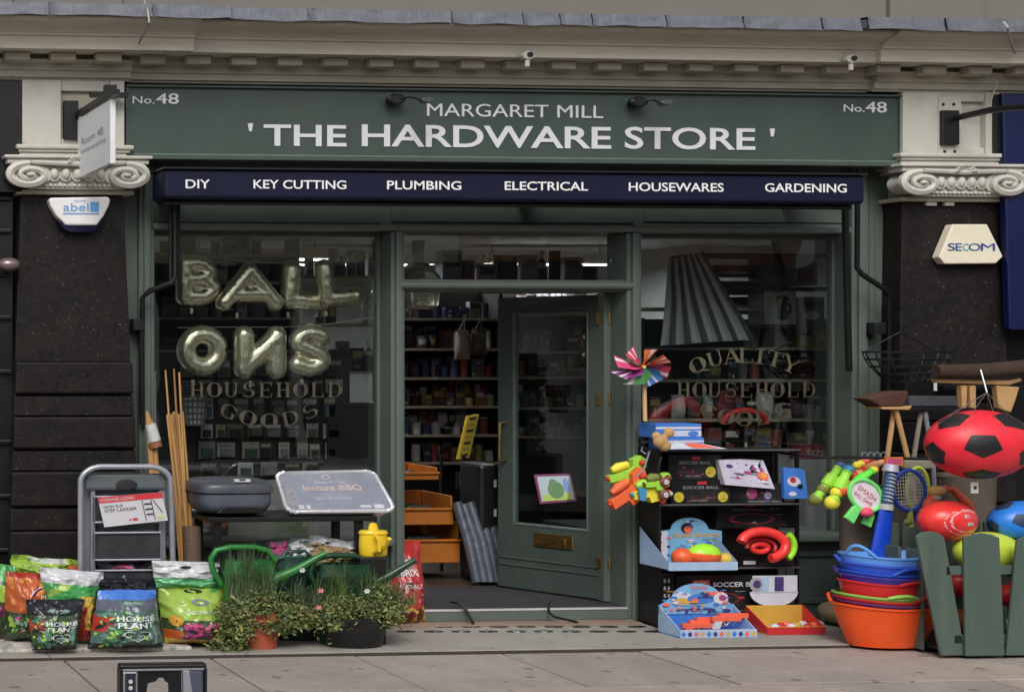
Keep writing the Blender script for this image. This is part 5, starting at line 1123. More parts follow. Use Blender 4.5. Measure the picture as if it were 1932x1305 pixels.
# yellow can stands on a crate behind
c0 = P(704, 1047, -.86); zc0 = c0.z
MB().box((c0.x-.12, -.95, 0), (c0.x+.05, -.77, zc0-.001)).build('crate', pm('black', 1.3), label='black crate under the yellow watering can', cat='crate', bevel=.008)
t = thing('watering_can', 'small yellow watering can on a crate left of the tall red bag', 'watering can', (c0.x, -.86, zc0), 'watering cans outside the left window')
hh = P(704, 1000, -.86).z-zc0
MB().lathe((c0.x, -.86, zc0), [(.078, 0), (.082, .01), (.084, hh*.5), (.08, hh*.85), (.086, hh*.87), (.086, hh*.93), (.078, hh), (.03, hh+.003), (.028, hh*1.0+.02), (.02, hh+.045), (.001, hh+.05)], 24, sx=1.1, sy=.75).build('body', M_wy, t)
MB().tube([(c0.x-.02, -.94, zc0+hh*.85), (c0.x-.02, -1.00, zc0+hh*.7), (c0.x-.02, -1.00, zc0+hh*.3), (c0.x-.02, -.93, zc0+hh*.15)], .012, 8).build('handle', M_wy, t)
MB().tube([(c0.x+.01, -.92, zc0+hh*.2), (c0.x+.03, -1.00, zc0+hh*.5), (c0.x+.03, -1.04, zc0+hh*.8)], [.018, .012, .014], 8).build('spout', M_wy, t)

# ---- plants
M_leaf = [K('leaf_%d' % i, c, k=2.05, rough=.55, var=.25, vs=30) for i, c in enumerate(((86, 98, 52), (108, 110, 60), (66, 84, 46), (122, 122, 68), (58, 74, 46), (108, 88, 62)))]
def leaves(n, region, seed, size=(.016, .044), wts=(4, 3, 4, 2, 3, 1), droop=.3):
    rnd = random.Random(seed); m_ = MB(); V = []; Fc = []; Mi = []
    bag_ = [i for i, w_ in enumerate(wts) for _ in range(w_)]
    for i in range(n):
        p = region(rnd)
        L = rnd.uniform(*size); W = L*rnd.uniform(.35, .6); a = rnd.uniform(0, 2*math.pi); e = rnd.uniform(-.9, .8)
        d = Vector((math.cos(a)*math.cos(e), math.sin(a)*math.cos(e), math.sin(e)-droop*.5)).normalized(); s_ = d.cross(Vector((rnd.uniform(-1, 1), rnd.uniform(-1, 1), rnd.uniform(-1, 1)))).normalized()
        nrm = d.cross(s_)*L*.12; k = len(V)
        V += [p, p+d*L*.5+s_*W*.5+nrm, p+d*L, p+d*L*.5-s_*W*.5+nrm]; Fc.append((k, k+1, k+2, k+3)); mi = rnd.choice(bag_); Mi.append(mi)
    m_.add(V, Fc, Mi); return m_
def clump(cs, nsub=110, sg=.022, seed=7):
    rs = random.Random(seed); subs = []
    for _ in range(nsub):
        c, r, w_ = rs.choices(cs, [q[2] for q in cs])[0]
        while True:
            v = Vector((rs.uniform(-1, 1), rs.uniform(-1, 1), rs.uniform(-1, 1)))
            if v.length < 1: break
        v = v.normalized()*(v.length**.45); subs.append((Vector((c[0]+v.x*r[0], c[1]+v.y*r[1], c[2]+v.z*r[2])), rs.uniform(.5, 1.7), rs.uniform(.3, 1)))
    ws = [q[2] for q in subs]
    def f(rnd):
        c, s_, _ = rnd.choices(subs, ws)[0]; p = Vector((c.x+rnd.gauss(0, sg*s_*1.3), c.y+rnd.gauss(0, sg*s_), c.z+rnd.gauss(0, sg*s_*.9))); p.z = max(.012, p.z); return p
    return f
def cl(px, py, y, rx, rz, w_=1, ry=None):
    k = (P(px+1, py, y)-P(px, py, y)).x; c = P(px, py, y); return ((c.x, c.y, c.z), (rx*k, ry or .5*(rx+rz)*k, rz*k), w_)
def blades(specs, seed, mm):
    rnd = random.Random(seed); m_ = MB()
    for (px, py, y, h, n, sp) in specs:
        b = P(px, py, y)
        for i in range(n):
            a = rnd.uniform(0, 2*math.pi); ln = rnd.uniform(.5, 1)*h; lean = rnd.uniform(0, sp); o = b+Vector((rnd.uniform(-.05, .05), rnd.uniform(-.04, .04), 0)); wv = Vector((-math.sin(a), math.cos(a), 0))*.0045
            pr = []
            for k in range(5):
                q = k/4; c = o+Vector((math.cos(a)*lean*q*q*ln, math.sin(a)*lean*q*q*ln*.6, ln*q*(1-.15*lean*q))); ww = wv*(1-q*.85); pr += [c-ww, c+ww]
            m_.add(pr, [(2*k, 2*k+1, 2*k+3, 2*k+2) for k in range(4)], 0)
    return m_
# terracotta pot
yp = GY(503, 1226); c = P(503, 1226, yp)
t = thing('potted_plant', 'terracotta pot with bushy trailing plant in front of the bright green watering can', 'potted plant', (c.x, yp, 0), 'planted pots on the forecourt')
MB().lathe((c.x, yp+.1, 0), [(.092, 0), (.12, .17), (.135, .175), (.14, .225), (.125, .225), (.12, .19)], 28, sx=1.05, sy=.8).build('pot', K('terracotta', (172, 84, 56), k=1.4, rough=.75, var=.12, dirt=.3), t)
MB().lathe((c.x, yp+.1, .19), [(.001, .0), (.118, 0)], 20, sx=1.05, sy=.8).build('soil', M_bed, t)
yq = yp+.08
fm = leaves(5600, clump([cl(500, 1150, yq, 74, 26, 5), cl(450, 1172, yq-.04, 40, 30, 3), cl(436, 1205, yq-.05, 26, 26, 2), cl(545, 1160, yq, 44, 20, 3), cl(580, 1165, yq, 22, 18, 1), cl(480, 1132, yq, 40, 16, 1.4), cl(552, 1140, yq, 36, 16, 1), cl(424, 1180, yq, 16, 22, 1), cl(530, 1175, yq-.06, 30, 14, 1.5)]), 1)
fm.build('foliage', M_leaf, t, kind='stuff')
blades([(470, 1140, yq+.02, .42, 130, .5), (445, 1135, yq+.03, .36, 90, .7), (505, 1135, yq, .30, 90, .9), (560, 1150, yq, .24, 80, 1.1), (440, 1180, yq-.02, .2, 70, 1.4), (590, 1160, yq, .2, 60, 1.4)], 4, None).build('grass_blades', M_leaf[4], t, kind='stuff')
# black flower pot
yp = GY(682, 1224); c = P(682, 1224, yp); k_ = P(901, 1200, yp).x-P(900, 1200, yp).x
t = thing('potted_plant', 'rounded black pot with bushy green plant and pink flowers left of the doorway', 'potted plant', (c.x, yp, 0), 'planted pots on the forecourt')
zt = P(682, 1165, yp).z; R0, R1 = 52*k_, 66*k_
MB().lathe((c.x, yp+.12, 0), [(R0*.95, 0), (R0, .012), (R1*.97, zt-.03), (R1*1.03, zt-.028), (R1*1.03, zt), (R1*.95, zt), (R1*.9, zt-.04)], 30, sy=.62, fn=lambda v: v).build('pot', K('pot_black', (22, 22, 24), k=1.2, rough=.35), t)
MB().lathe((c.x, yp+.12, zt-.035), [(.001, 0), (R1*.93, 0)], 24, sy=.62).build('soil', M_bed, t)

yq = yp+.1
leaves(5600, clump([cl(650, 1150, yq, 50, 18, 4), cl(715, 1148, yq, 54, 18, 4), cl(745, 1142, yq, 22, 14, .9), cl(620, 1160, yq, 30, 20, 1.5), cl(680, 1132, yq, 50, 14, 2), cl(640, 1175, yq-.14, 16, 12, .6), cl(725, 1168, yq-.12, 24, 14, .8), cl(596, 1150, yq, 18, 18, .8), cl(710, 1122, yq, 28, 12, .6)]), 2, wts=(4, 4, 4, 3, 3, 0)).build('foliage', M_leaf, t, kind='stuff')
blades([(640, 1140, yq, .30, 110, .9), (690, 1135, yq, .26, 110, 1.0), (605, 1150, yq+.05, .26, 80, 1.0), (735, 1140, yq, .2, 90, 1.4), (770, 1140, yq, .14, 50, 1.4)], 8, None).build('grass_blades', M_leaf[2], t, kind='stuff')
for (a, b, cc) in ((605, 1113, 'pink'), (570, 1075, 'white'), (692, 1114, 'white'), (728, 1166, 'pink'), (601, 1145, 'pink')):
    p = P(a, b, yq-.08); m_ = MB()
    for k in range(6):
        an = 2*math.pi*k/6; m_.prism([p, p+Vector((.016*math.cos(an-.4), -.004, .012*math.sin(an-.4))), p+Vector((.022*math.cos(an), -.006, .018*math.sin(an))), p+Vector((.016*math.cos(an+.4), -.004, .012*math.sin(an+.4)))], (0, .002, 0))
    m_.build('flower', K('petal_'+cc, (210, 120, 130) if cc == 'pink' else (200, 200, 195)), t)
# foreground device at the bottom edge
yd = -2.9
t = thing('black_console', 'black metal housing with grey side brackets at the bottom edge of the picture', 'console', P(307, 1350, yd))
zt = P(307, 1251, yd).z; a = P(225, 1290, yd).x; b = P(389, 1290, yd).x; W_ = b-a
MB().box((a, yd-.02, zt-.02), (b, yd+.05, zt)).build('top_cap', M_black, t, bevel=.012)
for (u0, u1) in ((0, .03), (.97, 1)): MB().box((a+W_*u0, yd-.02, .0-.02), (a+W_*u1, yd+.05, zt-.021)).build('side_post', M_black, t, bevel=.004)
MB().box((a+W_*.032, yd-.015, zt-.032), (b-W_*.032, yd+.0, zt-.022)).build('silver_strip', M_alu, t)
MB().box((a+W_*.035, yd-.01, zt-.23), (a+W_*.21, yd+.03, zt-.034)).build('left_bracket', M_alu, t, bevel=.01)
MB().box((a+W_*.06, yd-.016, zt-.20), (a+W_*.18, yd-.011, zt-.045)).build('left_panel', K('panel_ink', (30, 34, 46), k=1.4), t)
for k in range(3): MB().tube([(a+W_*.12, yd-.016, zt-.085-k*.032), (a+W_*.12, yd-.019, zt-.085-k*.032)], .011, 10).build('indicator', M_lab[0], t)
MB().box((a+W_*.80, yd-.01, zt-.23), (a+W_*.965, yd+.03, zt-.034)).build('right_bracket', K('panel_slate', (70, 78, 92), k=1.4, rough=.3), t, bevel=.01)
m_ = MB(); m_.prism([(a+W_*.72, yd-.02, zt-.033), (a+W_*.795, yd-.02, zt-.033), (a+W_*.86, yd-.02, zt-.24), (a+W_*.73, yd-.02, zt-.24)], (0, .03, 0)); m_.build('strut', M_alu, t, bevel=.004)
m_ = MB(); z0 = zt-.033; m_.prism([(a+W_*.212, yd, z0), (a+W_*.715, yd, z0), (a+W_*.72, yd, zt-.19), (a+W_*.58, yd, zt-.19), (a+W_*.575, yd, zt-.10), (a+W_*.54, yd, zt-.094), (a+W_*.51, yd, zt-.072), (a+W_*.455, yd, zt-.072), (a+W_*.42, yd, zt-.09), (a+W_*.33, yd, zt-.10), (a+W_*.30, yd, zt-.19), (a+W_*.22, yd, zt-.19)], (0, .03, 0)); m_.build('hood', M_black, t, bevel=.004)
# ================================================================== RIGHT GROUP
def ball(name, label, px, py, y, rx, rz, mats, parent=None, mf=None, group=None, z0=None, cat='ball', build=True, sub=4, rot=None):
    import bmesh
    c = P(px, py, y); k = P(px+1, py, y).x-c.x; bm = bmesh.new(); bmesh.ops.create_icosphere(bm, subdivisions=sub, radius=1); m_ = MB()
    vs = [v.co.copy() for v in bm.verts]; fs = [[v.index for v in f.verts] for f in bm.faces]; ms = [mf(f.calc_center_median()) if mf else 0 for f in bm.faces]; bm.free()
    if z0 is not None: c.z = z0+rz*k
    m_.add([Vector((c.x+v.x*rx*k, y+v.y*rz*k, c.z+v.z*rz*k)) for v in vs], fs, ms, True)
    return m_.build(name, mats, label=label, cat=cat, group=group), c, k
def patches(parent, c, rx, ry, rz, tilt, spin, sz, mm):
    # twelve pentagon patches sewn on a football, one facing the front
    T0 = Matrix.Rotation(spin, 3, 'Z') @ Matrix.Rotation(tilt, 3, 'X'); th = math.radians(63.43); C_ = []
    def mk(t_, ph): return T0 @ Vector((math.sin(t_)*math.sin(ph), -math.cos(t_), math.sin(t_)*math.cos(ph)))
    C_ = [mk(0, 0)]+[mk(th, math.pi+k*2*math.pi/5) for k in range(5)]+[mk(math.pi-th, k*2*math.pi/5) for k in range(5)]+[mk(math.pi, 0)]
    for i, q in enumerate(C_):
        nb = max((p for p in C_ if p is not q), key=lambda p: p.dot(q)); e1 = (nb-q*q.dot(nb)).normalized(); e2 = q.cross(e1)
        m_ = MB()
        def fn(u, v):
            a = 2*math.pi*u; k = math.cos(R_(36))/math.cos(((a+R_(36)*0) % R_(72))-R_(36)); r = sz*v*k; p = (q+e1*r*math.cos(a)+e2*r*math.sin(a)).normalized()*1.006
            return Vector((c.x+p.x*rx, c.y+p.y*ry, c.z+p.z*rz))
        m_.grid(fn, 30, 4); m_.build('pentagon_patch', mm, parent)
# ---- toy rack
YR = -.52
zf = lambda py, y=YR: P(1380, py, y).z
t = thing('toy_rack', 'black wire display rack of toys in front of the right window', 'rack', (P(1362, 1160, YR).x, YR, 0))
XA, XB = P(1242, 1000, YR).x, P(1508, 1000, YR).x
M_rail = K('rack_rail', (84, 84, 84), k=1.3, metal=.3, rough=.4)
for x in (XA, XB-.02):
    for y in (YR, YR+.22): MB().box((x, y, 0), (x+.02, y+.02, zf(846)+.0)).build('upright', M_black, t)
for py in (848, 950, 1070, 1150):
    z = zf(py); MB().box((XA, YR, z-.012), (XB, YR+.24, z)).build('shelf', M_black, t)
    MB().tube([(XA, YR-.01, z-.004), (XB, YR-.01, z-.004)], .007, 6).build('front_rail', M_rail, t)
MB().box((XA+.003, YR+.021, .02), (XA+.012, YR+.219, zf(850))).build('side_mesh', M_black, t)
MB().box((XA+.02, YR+.243, .02), (XB-.02, YR+.25, zf(850))).build('back_board', M_black, t)
M_bb = K('carton_black', (20, 20, 24), k=1.2, rough=.35)
PR = [M_bb, K('sticker_yellow', (176, 172, 40), k=1.5), K('logo_red', (170, 40, 48), k=1.5), K('cap_grey', (150, 150, 156), k=1.4), K('dark_red_line', (90, 20, 30), k=1.4), K('print_magenta', (150, 60, 110), k=1.4), K('sky_print', (110, 160, 200), k=1.5), K('card_blue', (56, 110, 190), k=1.5),
      K('card_paleblue', (150, 175, 205), k=1.5), K('coral', (226, 96, 70), k=1.5), K('lime_bright', (130, 200, 70), k=1.5), K('sticker_red', (180, 40, 44), k=1.5), K('card_white2', (190, 192, 205), k=1.5), K('mustard', (190, 150, 60), k=1.5), K('ink_purple', (60, 50, 110), k=1.4)]
def bxd(px0, py0, px1, py1, y, depth, label, dec, z0=None, name='toy_box', m=0):
    r = Rc(px0, py0, px1, py1, y)
    if z0 is not None: h = r.h; r.z0 = z0; r.z1 = z0+h
    m_ = MB(); m_.rb(r, depth, m); dec(m_, r); busy(m_, r, [4, 4, 3, 2] if m == 0 else [12, 8, 14], 9 if m == 0 else 5, int(px0), .05, .05, .95, .55, o=.004, sz=.08); return m_.build(name, PR, label=label, cat='toy box', bevel=.0)
def dk(txt, cir=(), arc=True, u0=.2, u1=.8, vt=.62):
    def f(m_, r):
        bar(m_, r, .44, .80, .60, .93, .0015, 2); write(m_, txt, r, u0, vt, u1, vt+.12, .002, 3)
        if arc: disc(m_, r, .55, .30, .22, .14, .0012, 4, a0=math.pi, a1=2*math.pi, ri=.7)
        write(m_, 'indoor outdoor', r, .32, .10, .62, .18, .002, 3)
        for (u, v, s_) in cir: disc(m_, r, u, v, s_*r.h/r.w, s_, .003, 1); disc(m_, r, u, v, s_*.5*r.h/r.w, s_*.4, .0035, 13)
    return f
z2 = zf(950)
bxd(1266, 904, 1378, 949, YR+.01, .2, 'lower black ball carton with two yellow stickers on the rack shelf', dk('SOCCER BALL', ((.13, .28, .22), (.87, .28, .22))), z2+.002)
r0 = Rc(1262, 862, 1358, 903, YR+.03)
bxd(1262, 857, 1360, 903, YR+.03, .19, 'upper black ball carton with one yellow sticker on the rack shelf', dk('SOCCER BALL', ((.80, .30, .22),)), z2+.002+Rc(1266, 904, 1378, 949, YR+.01).h+.002)
bxd(1380, 912, 1480, 949, YR+.01, .2, 'black carton with magenta and silver stickers beneath the silver pack', lambda m_, r: (disc(m_, r, .38, .5, .10, .3, .002, 5), disc(m_, r, .68, .4, .09, .28, .002, 14), disc(m_, r, .68, .4, .06, .18, .003, 3), write(m_, 'TRAINING BALL', r, .3, .04, .95, .14, .002, 3)), z2+.002)
q = Qd((1355, 868, YR+.0), (1440, 868, YR+.05), (1462, 922, YR-.04), (1368, 914, YR-.04)); m_ = MB(); m_.prism([q(0, 0), q(1, 0), q(1, 1), q(.5, 1.04), q(0, 1)], (0, .1, 0)); 
for i in range(7):
    rr_ = random.Random(i); u, v = rr_.uniform(.15, .8), rr_.uniform(.15, .75); m_.add([q(u, v, .003+i*.0004), q(u+.22*rr_.random()+.05, v-.1, .003+i*.0004), q(u+.15, v+.25, .003+i*.0004)], [(0, 1, 2)], (0, 14, 0, 5, 3, 0, 12)[i])
busy(m_, q, [0, 14, 0, 5, 12, 4], 34, 3, .12, .1, .9, .85, o=.0035, sz=.16); disc(m_, q, .82, .42, .12, .15, .014, 9); disc(m_, q, .84, .44, .06, .08, .015, 13)
m_.build('toy_pack', [PR[0], PR[1], PR[2], K('silver_card', (176, 172, 190), k=1.5, rough=.25)]+PR[4:], label='crumpled silver and black toy pack on top of the black carton on the rack', cat='toy pack')
for p_ in bpy.data.objects['toy_pack'].data.polygons[:7]: p_.material_index = 3
q = Qd((1478, 880, YR-.02), (1518, 884, YR-.02), (1524, 940, YR-.03), (1480, 940, YR-.03)); m_ = MB(); m_.prism([q(0, 0), q(1, 0), q(1, .95), q(.7, 1), q(.3, .97), q(0, 1)], (0, .03, 0), 7); disc(m_, q, .45, .55, .3, .16, .003, 12); disc(m_, q, .4, .6, .14, .1, .004, 2); disc(m_, q, .7, .4, .12, .08, .005, 0); disc(m_, q, .35, .15, .18, .07, .004, 12)
m_.build('toy_pack', PR, label='bright blue card toy pack hanging at the right end of the rack', cat='toy pack')
# blue and white boxes on top of the rack
z1 = zf(848)
def blue(m_, r): bar(m_, r, 0, .62, 1, .78, .0015, 12); bar(m_, r, .25, .1, 1, .5, .0015, 12); disc(m_, r, .82, .28, .12, .2, .002, 7); write(m_, 'ICE PACK', r, .35, .2, .7, .4, .002, 8)
bxd(1256, 824, 1328, 846, YR+.02, .2, 'lower blue and white box on top of the toy rack', blue, z1+.002, m=7)
bxd(1237, 797, 1323, 823, YR+.03, .2, 'upper blue and white box on top of the toy rack', blue, z1+.003+Rc(1256, 824, 1328, 846, YR+.02).h, m=7)
q = Qd((1260, 834, YR-.05), (1322, 836, YR-.05), (1372, 846, YR-.12), (1262, 847, YR-.12)); m_ = MB(); m_.prism([q(0, 0), q(1, 0), q(1, 1), q(0, 1)], (0, .03, 0), 12); bar(m_, q, .45, .1, .9, .9, .002, 9); m_.build('flat_toy_pack', PR, label='flat pale pack with a coral stripe poking out over the toy rack edge', cat='toy pack')
m_ = MB()
for (a, b, s_) in ((1245, 832, .045), (1262, 816, .035), (1238, 822, .03), (1254, 840, .04)):
    c = P(a, b, YR-.10); m_.sphere(c, s_*1.1, s_*.8, s_, 12, k=8)
m_.build('soft_toy', K('tan_plush', (176, 140, 92), k=1.5, rough=.9, bump=.6, bs=60), label='small tan plush toy hanging at the top left of the toy rack', cat='soft toy', remesh=.008)
# shelf 3: ball display carton
z3 = zf(1070)
t = thing('ball_display', 'pale blue display carton holding bright bouncy balls on the third rack shelf', 'display carton', P(1315, 1068, YR))
r = Rc(1262, 1040, 1392, 1069, YR-.14); r.z1 -= r.z0-z3-.002; r.z0 = z3+.002
m_ = MB(); m_.box((r.x0, YR-.14, r.z0), (r.x1, YR-.13, r.z0+.055), 8); m_.box((r.x0, YR-.1299, r.z0), (r.x1, YR+.2, r.z0+.006), 8)
m_.add([(r.x1, YR-.13, r.z0), (r.x1, YR+.2, r.z0), (r.x1, YR+.2, r.z0+.26), (r.x1, YR-.13, r.z0+.06)], [(0, 1, 2, 3)], 8); m_.add([(r.x0, YR-.13, r.z0), (r.x0, YR-.13, r.z0+.06), (r.x0, YR+.2, r.z0+.26), (r.x0, YR+.2, r.z0)], [(0, 1, 2, 3)], 8)
m_.build('carton', PR, t)
rb_ = Rc(1240, 998, 1362, 1060, YR+.12); rb_.z0 = z3+.01
m_ = MB(); arch = [rb_(0, 0), rb_(1, 0), rb_(1, 1)]; 
cxx = Rc(1266, 976, 1336, 998, YR+.12)
arch += [cxx(.5+.5*math.cos(a), math.sin(a)) for a in [math.pi*k/12 for k in range(13)]]+[rb_(0, 1)]
m_.prism(arch, (0, .01, 0), 6); disc(m_, cxx, .42, .1, .16, .45, .003, 0); disc(m_, cxx, .45, .0, .11, .32, .004, 9); write(m_, 'Squeezy Bouncers', rb_, .24, .78, .96, .96, .003, 13, .02); bar(m_, rb_, 0, 0, .16, 1, .002, 12)
busy(m_, rb_, [7, 14, 9, 12, 6, 10], 34, 6, .2, .06, .96, .76, o=.0036, sz=.14); busy(m_, cxx, [14, 7, 12, 0], 10, 9, .2, .05, .8, .8, o=.005, sz=.16)
for i in range(7): disc(m_, rb_, .04+.13*(i % 2), .15+.13*i, .03, .04, .0035+.0002*i, (14, 7, 9)[i % 3])
m_.build('header_card', PR, t)
bm_ = K('neon_orange', (240, 88, 44), k=1.6, rough=.35); bl_ = K('neon_lime', (150, 220, 50), k=1.6, rough=.35); bmg = K('neon_pink', (206, 62, 90), k=1.6, rough=.35)
ball('bouncy_ball', 'half lime half orange bouncy ball in the pale blue display carton', 1328, 1042, YR-.04, 31, 21, [bl_, bm_, bmg], mf=lambda p: 0 if p.z+.12*p.x > .18 else 1 if p.z+.12*p.x > -.5 else 2, z0=z3+.012)
ball('bouncy_ball', 'plain orange bouncy ball at the left of the pale blue display carton', 1287, 1036, YR-.03, 19, 17, [bm_], z0=z3+.012)
ball('bouncy_ball', 'yellow bouncy ball at the right of the pale blue display carton', 1368, 1048, YR-.03, 14, 12, [K('ball_yellow', (200, 170, 60), k=1.5)], z0=z3+.012)
# rings
def ring(c, rx, rz, th, a0, a1, mm, label, y, tilt=0, nm='toy_ring', cat='toy ring', group=None):
    cc = P(*c, y); k = P(c[0]+1, c[1], y).x-cc.x; n = 28
    pp = [Vector((cc.x+rx*k*math.cos(a), y+tilt*math.sin(a), cc.z+rz*k*math.sin(a))) for a in [R_(a0+(a1-a0)*i/n) for i in range(n+(a1-a0 < 360))]]
    return MB().tube(pp, th*k, 10, closed=(a1-a0 >= 360)).build(nm, mm, label=label, cat=cat, group=group)
M_rr = K('ring_red', (214, 52, 48), k=1.6, rough=.3); M_rd = K('ring_dark_red', (150, 34, 40), k=1.5, rough=.3)
ring((1440, 1028), 42, 24, 8.5, -75, 165, M_rr, 'large red foam ring bulging out of the rack', YR-.12, .02)
ring((1436, 1031), 27, 14, 4, -40, 190, M_rd, 'smaller dark red ring inside the large red foam ring', YR-.08, .02)
ring((1434, 1033), 15, 7, 5, 0, 360, M_rr, 'smallest red ring at the centre of the red foam rings', YR-.05)
ring((1474, 1030), 24, 25, 6, -60, 55, bl_, 'lime green foam ring right of the large red foam ring', YR-.10)
r = Rc(1385, 1046, 1500, 1068, YR); bxd(1385, 1046, 1500, 1068, YR+.02, .2, 'low black tray under the red foam rings on the rack', lambda m_, r: bar(m_, r, .15, .2, .35, .5, .002, 12), z3+.002)
bxd(1352, 960, 1500, 1010, YR+.12, .1, 'wide black carton hanging behind the red foam rings', lambda m_, r: (bar(m_, r, .38, .8, .50, .88, .002, 2), write(m_, 'FOOTBALL SET', r, .2, .66, .8, .74, .002, 3), disc(m_, r, .45, .35, .3, .22, .0015, 4, ri=.8)), z3+.25)
# below: black cartons with SOCCER BAL
z4 = zf(1150)
bxd(1275, 1084, 1450, 1148, YR+.02, .2, 'wide black carton lettered SOCCER BALL on the bottom rack shelf', lambda m_, r: (bar(m_, r, .18, .62, .36, .86, .002, 9), write(m_, 'HK', r, .21, .66, .33, .82, .003, 12, .02), write(m_, 'SOCCER BALL', r, .40, .66, .94, .80, .002, 12, .02), disc(m_, r, .5, .3, .2, .2, .0015, 4, ri=.8)), z4+.002)
bxd(1247, 1078, 1272, 1148, YR+.0, .2, 'narrow black carton with small white icons at the lower left of the rack', lambda m_, r: [bar(m_, r, .2+.3*(i % 2), .75-.2*(i//2), .36+.3*(i % 2), .85-.2*(i//2), .002, 3) for i in range(6)], z4+.002)
m_ = MB(); c = P(1378, 1085, YR+.1); m_.sphere((c.x, YR+.15, c.z+.02), .1, .1, .05, 16, k=8); m_.build('toy_disc', K('disc_green', (50, 120, 40), k=1.5), label='dark green disc lying on the SOCCER BALL carton', cat='toy disc')
bpy.data.objects['toy_disc'].location.z = z4+.002+Rc(1275, 1084, 1450, 1148, YR+.02).h
# floor display boxes
def tray(label, px0, px1, pf, pbk, h0, h1, mi, mo, me=12, skew=0, hd=None, contents=None, floor_m=7):
    yf = GY((px0+px1)/2, pf); r = Rc(px0, pf-20, px1, pf, yf); x0, x1 = r.x0, r.x1; yb_ = yf+pbk; t = thing('toy_display_tray', label, 'display box', ((x0+x1)/2, yf, 0)); m_ = MB()
    m_.box((x0, yf, .002), (x1, yf+.006, h0), mo); m_.box((x0, yf+.0061, .002), (x1, yb_, .008), floor_m)
    for x, s_ in ((x0, 1), (x1, -1)): m_.prism([(x, yf+.0061, .0085), (x, yb_, .0085), (x, yb_, h1), (x, yf+.0061, h0)], (.006*s_, 0, 0), mo)
    m_.box((x0+.0065, yb_-.006, .0085), (x1-.0065, yb_, h1), mi); m_.box((x0, yf-.001, h0), (x1, yf+.008, h0+.004), me)
    m_.build('tray', PR, t); return t, yf, yb_, x0, x1
h1 = .25
t, yf, yb_, x0, x1 = tray('blue display box of small toy guns on the pavement below the rack', 1284, 1428, 1203, .25, .05, .18, 7, 8)
S_ = lambda u, v, o=0: Vector((x0+(x1-x0)*u, yb_-.012-o, .12+.20*v)); m_ = MB()
m_.prism([S_(0, 0), S_(.98, 0), S_(.98, .28)]+[S_(.5+.34*math.cos(a), .45+.55*math.sin(a)) for a in [R_(10)+R_(160)*k/12 for k in range(13)]]+[S_(0, .28)], (0, .008, 0), 6)
disc(m_, S_, .3, .55, .13, .2, .002, 12); disc(m_, S_, .3, .4, .12, .13, .003, 13); disc(m_, S_, .55, .5, .18, .16, .004, 7); write(m_, 'Bubble', S_, .42, .82, .64, .94, .004, 9); bar(m_, S_, .62, .6, .86, .72, .004, 9); bar(m_, S_, .25, .12, .9, .17, .003, 14); disc(m_, S_, .82, .5, .1, .2, .005, 12); disc(m_, S_, .84, .52, .05, .1, .006, 5)
busy(m_, S_, [7, 14, 9, 12, 13, 6], 40, 4, .03, .05, .95, .8, o=.007, sz=.13)
for i in range(9): disc(m_, S_, .06+.1*i, .08+.06*(i % 3), .025, .05, .006+.0002*i, (14, 9, 12)[i % 3])
m_.build('header_card', PR, t)
m_ = MB(); SF = lambda u, v, o=0: Vector((x0+(x1-x0)*u, yf-o, .002+.048*v))
for i in range(12): disc(m_, SF, .04+.083*i, .5, .028, .33, .001+.0002*i, (7, 14, 9, 13)[i % 4], n=8)
m_.build('front_print', PR, t)
for i in range(5):
    u = .32+.13*i; c = Vector((x0+(x1-x0)*u, yf+.08+.03*(i % 3), .012+.014*i)); m_ = MB(); cz = c.z+.02
    m_.box((c.x-.10, c.y, cz+.02), (c.x+.10, c.y+.03, cz+.05), 0); m_.prism([(c.x-.08, c.y, cz+.02), (c.x-.03, c.y, cz+.02), (c.x-.05, c.y, cz-.03), (c.x-.10, c.y, cz-.03)], (0, .03, 0), 1 if i % 2 else 0)
    m_.tube([(c.x-.02, c.y+.015, cz+.02), (c.x+.0, c.y+.015, cz-.01), (c.x+.03, c.y+.015, cz+.02)], .005, 6, 1)
    m_.build('toy_gun', [PR[9], PR[12], PR[11]], label=f'coral and white toy gun {["leftmost", "second from left", "in the middle", "second from right", "rightmost"][i]} in the blue display box', cat='toy gun', group='toy guns in the blue display box')
t, yf, yb_, x0, x1 = tray('open red display box of small balls on the pavement beside the blue display box', 1448, 1558, 1197, .23, .05, .16, 13, 11, 13, floor_m=13)
S_ = lambda u, v, o=0: Vector((x0+(x1-x0)*u, yb_-.002-o, .15+.16*v)); m_ = MB()
m_.prism([S_(.5+.42*math.cos(a), .62+.62*math.sin(a)) for a in [math.pi+math.pi*k/14 for k in range(15)]], (0, .006, 0), 12)
m_.prism([S_(.12, .6), S_(.9, .6), S_(.9, 1.3), S_(.12, 1.3)], (0, -.004, 0), 12); bar(m_, S_, .15, .65, .4, 1.25, .006, 8); bar(m_, S_, .5, .65, .66, 1.25, .006, 14); disc(m_, S_, .18, .95, .12, .3, .007, 3); disc(m_, S_, .19, .95, .07, .17, .008, 14)
m_.build('header_card', PR, t)
for i in range(9):
    px_ = 1462+i*10.5; cc = (12, 11, 9, 12, 13)[i % 5]; yy = yf+.05+.045*(i % 3)
    ball('small_ball', f'{["white", "red", "coral", "cream", "mustard"][i % 5]} small ball {["first", "second", "third", "fourth", "fifth", "sixth", "seventh", "eighth", "last"][i]} from the left in the open red display box', px_, 1180, yy, 9, 7.5, [PR[cc]], z0=.012, sub=2, group='small balls in the red display box')
# bag behind the tubs
m_ = MB(); c = P(1598, 1178, -.5); sup(m_, (c.x, -.5, .085), .17, .16, .08, .8, .8); m_.build('sand_bag', K('beige_sack', (126, 116, 92), k=1.4, rough=.8, bump=.4), label='beige sack lying behind the flexible tubs by the right window', cat='sack')
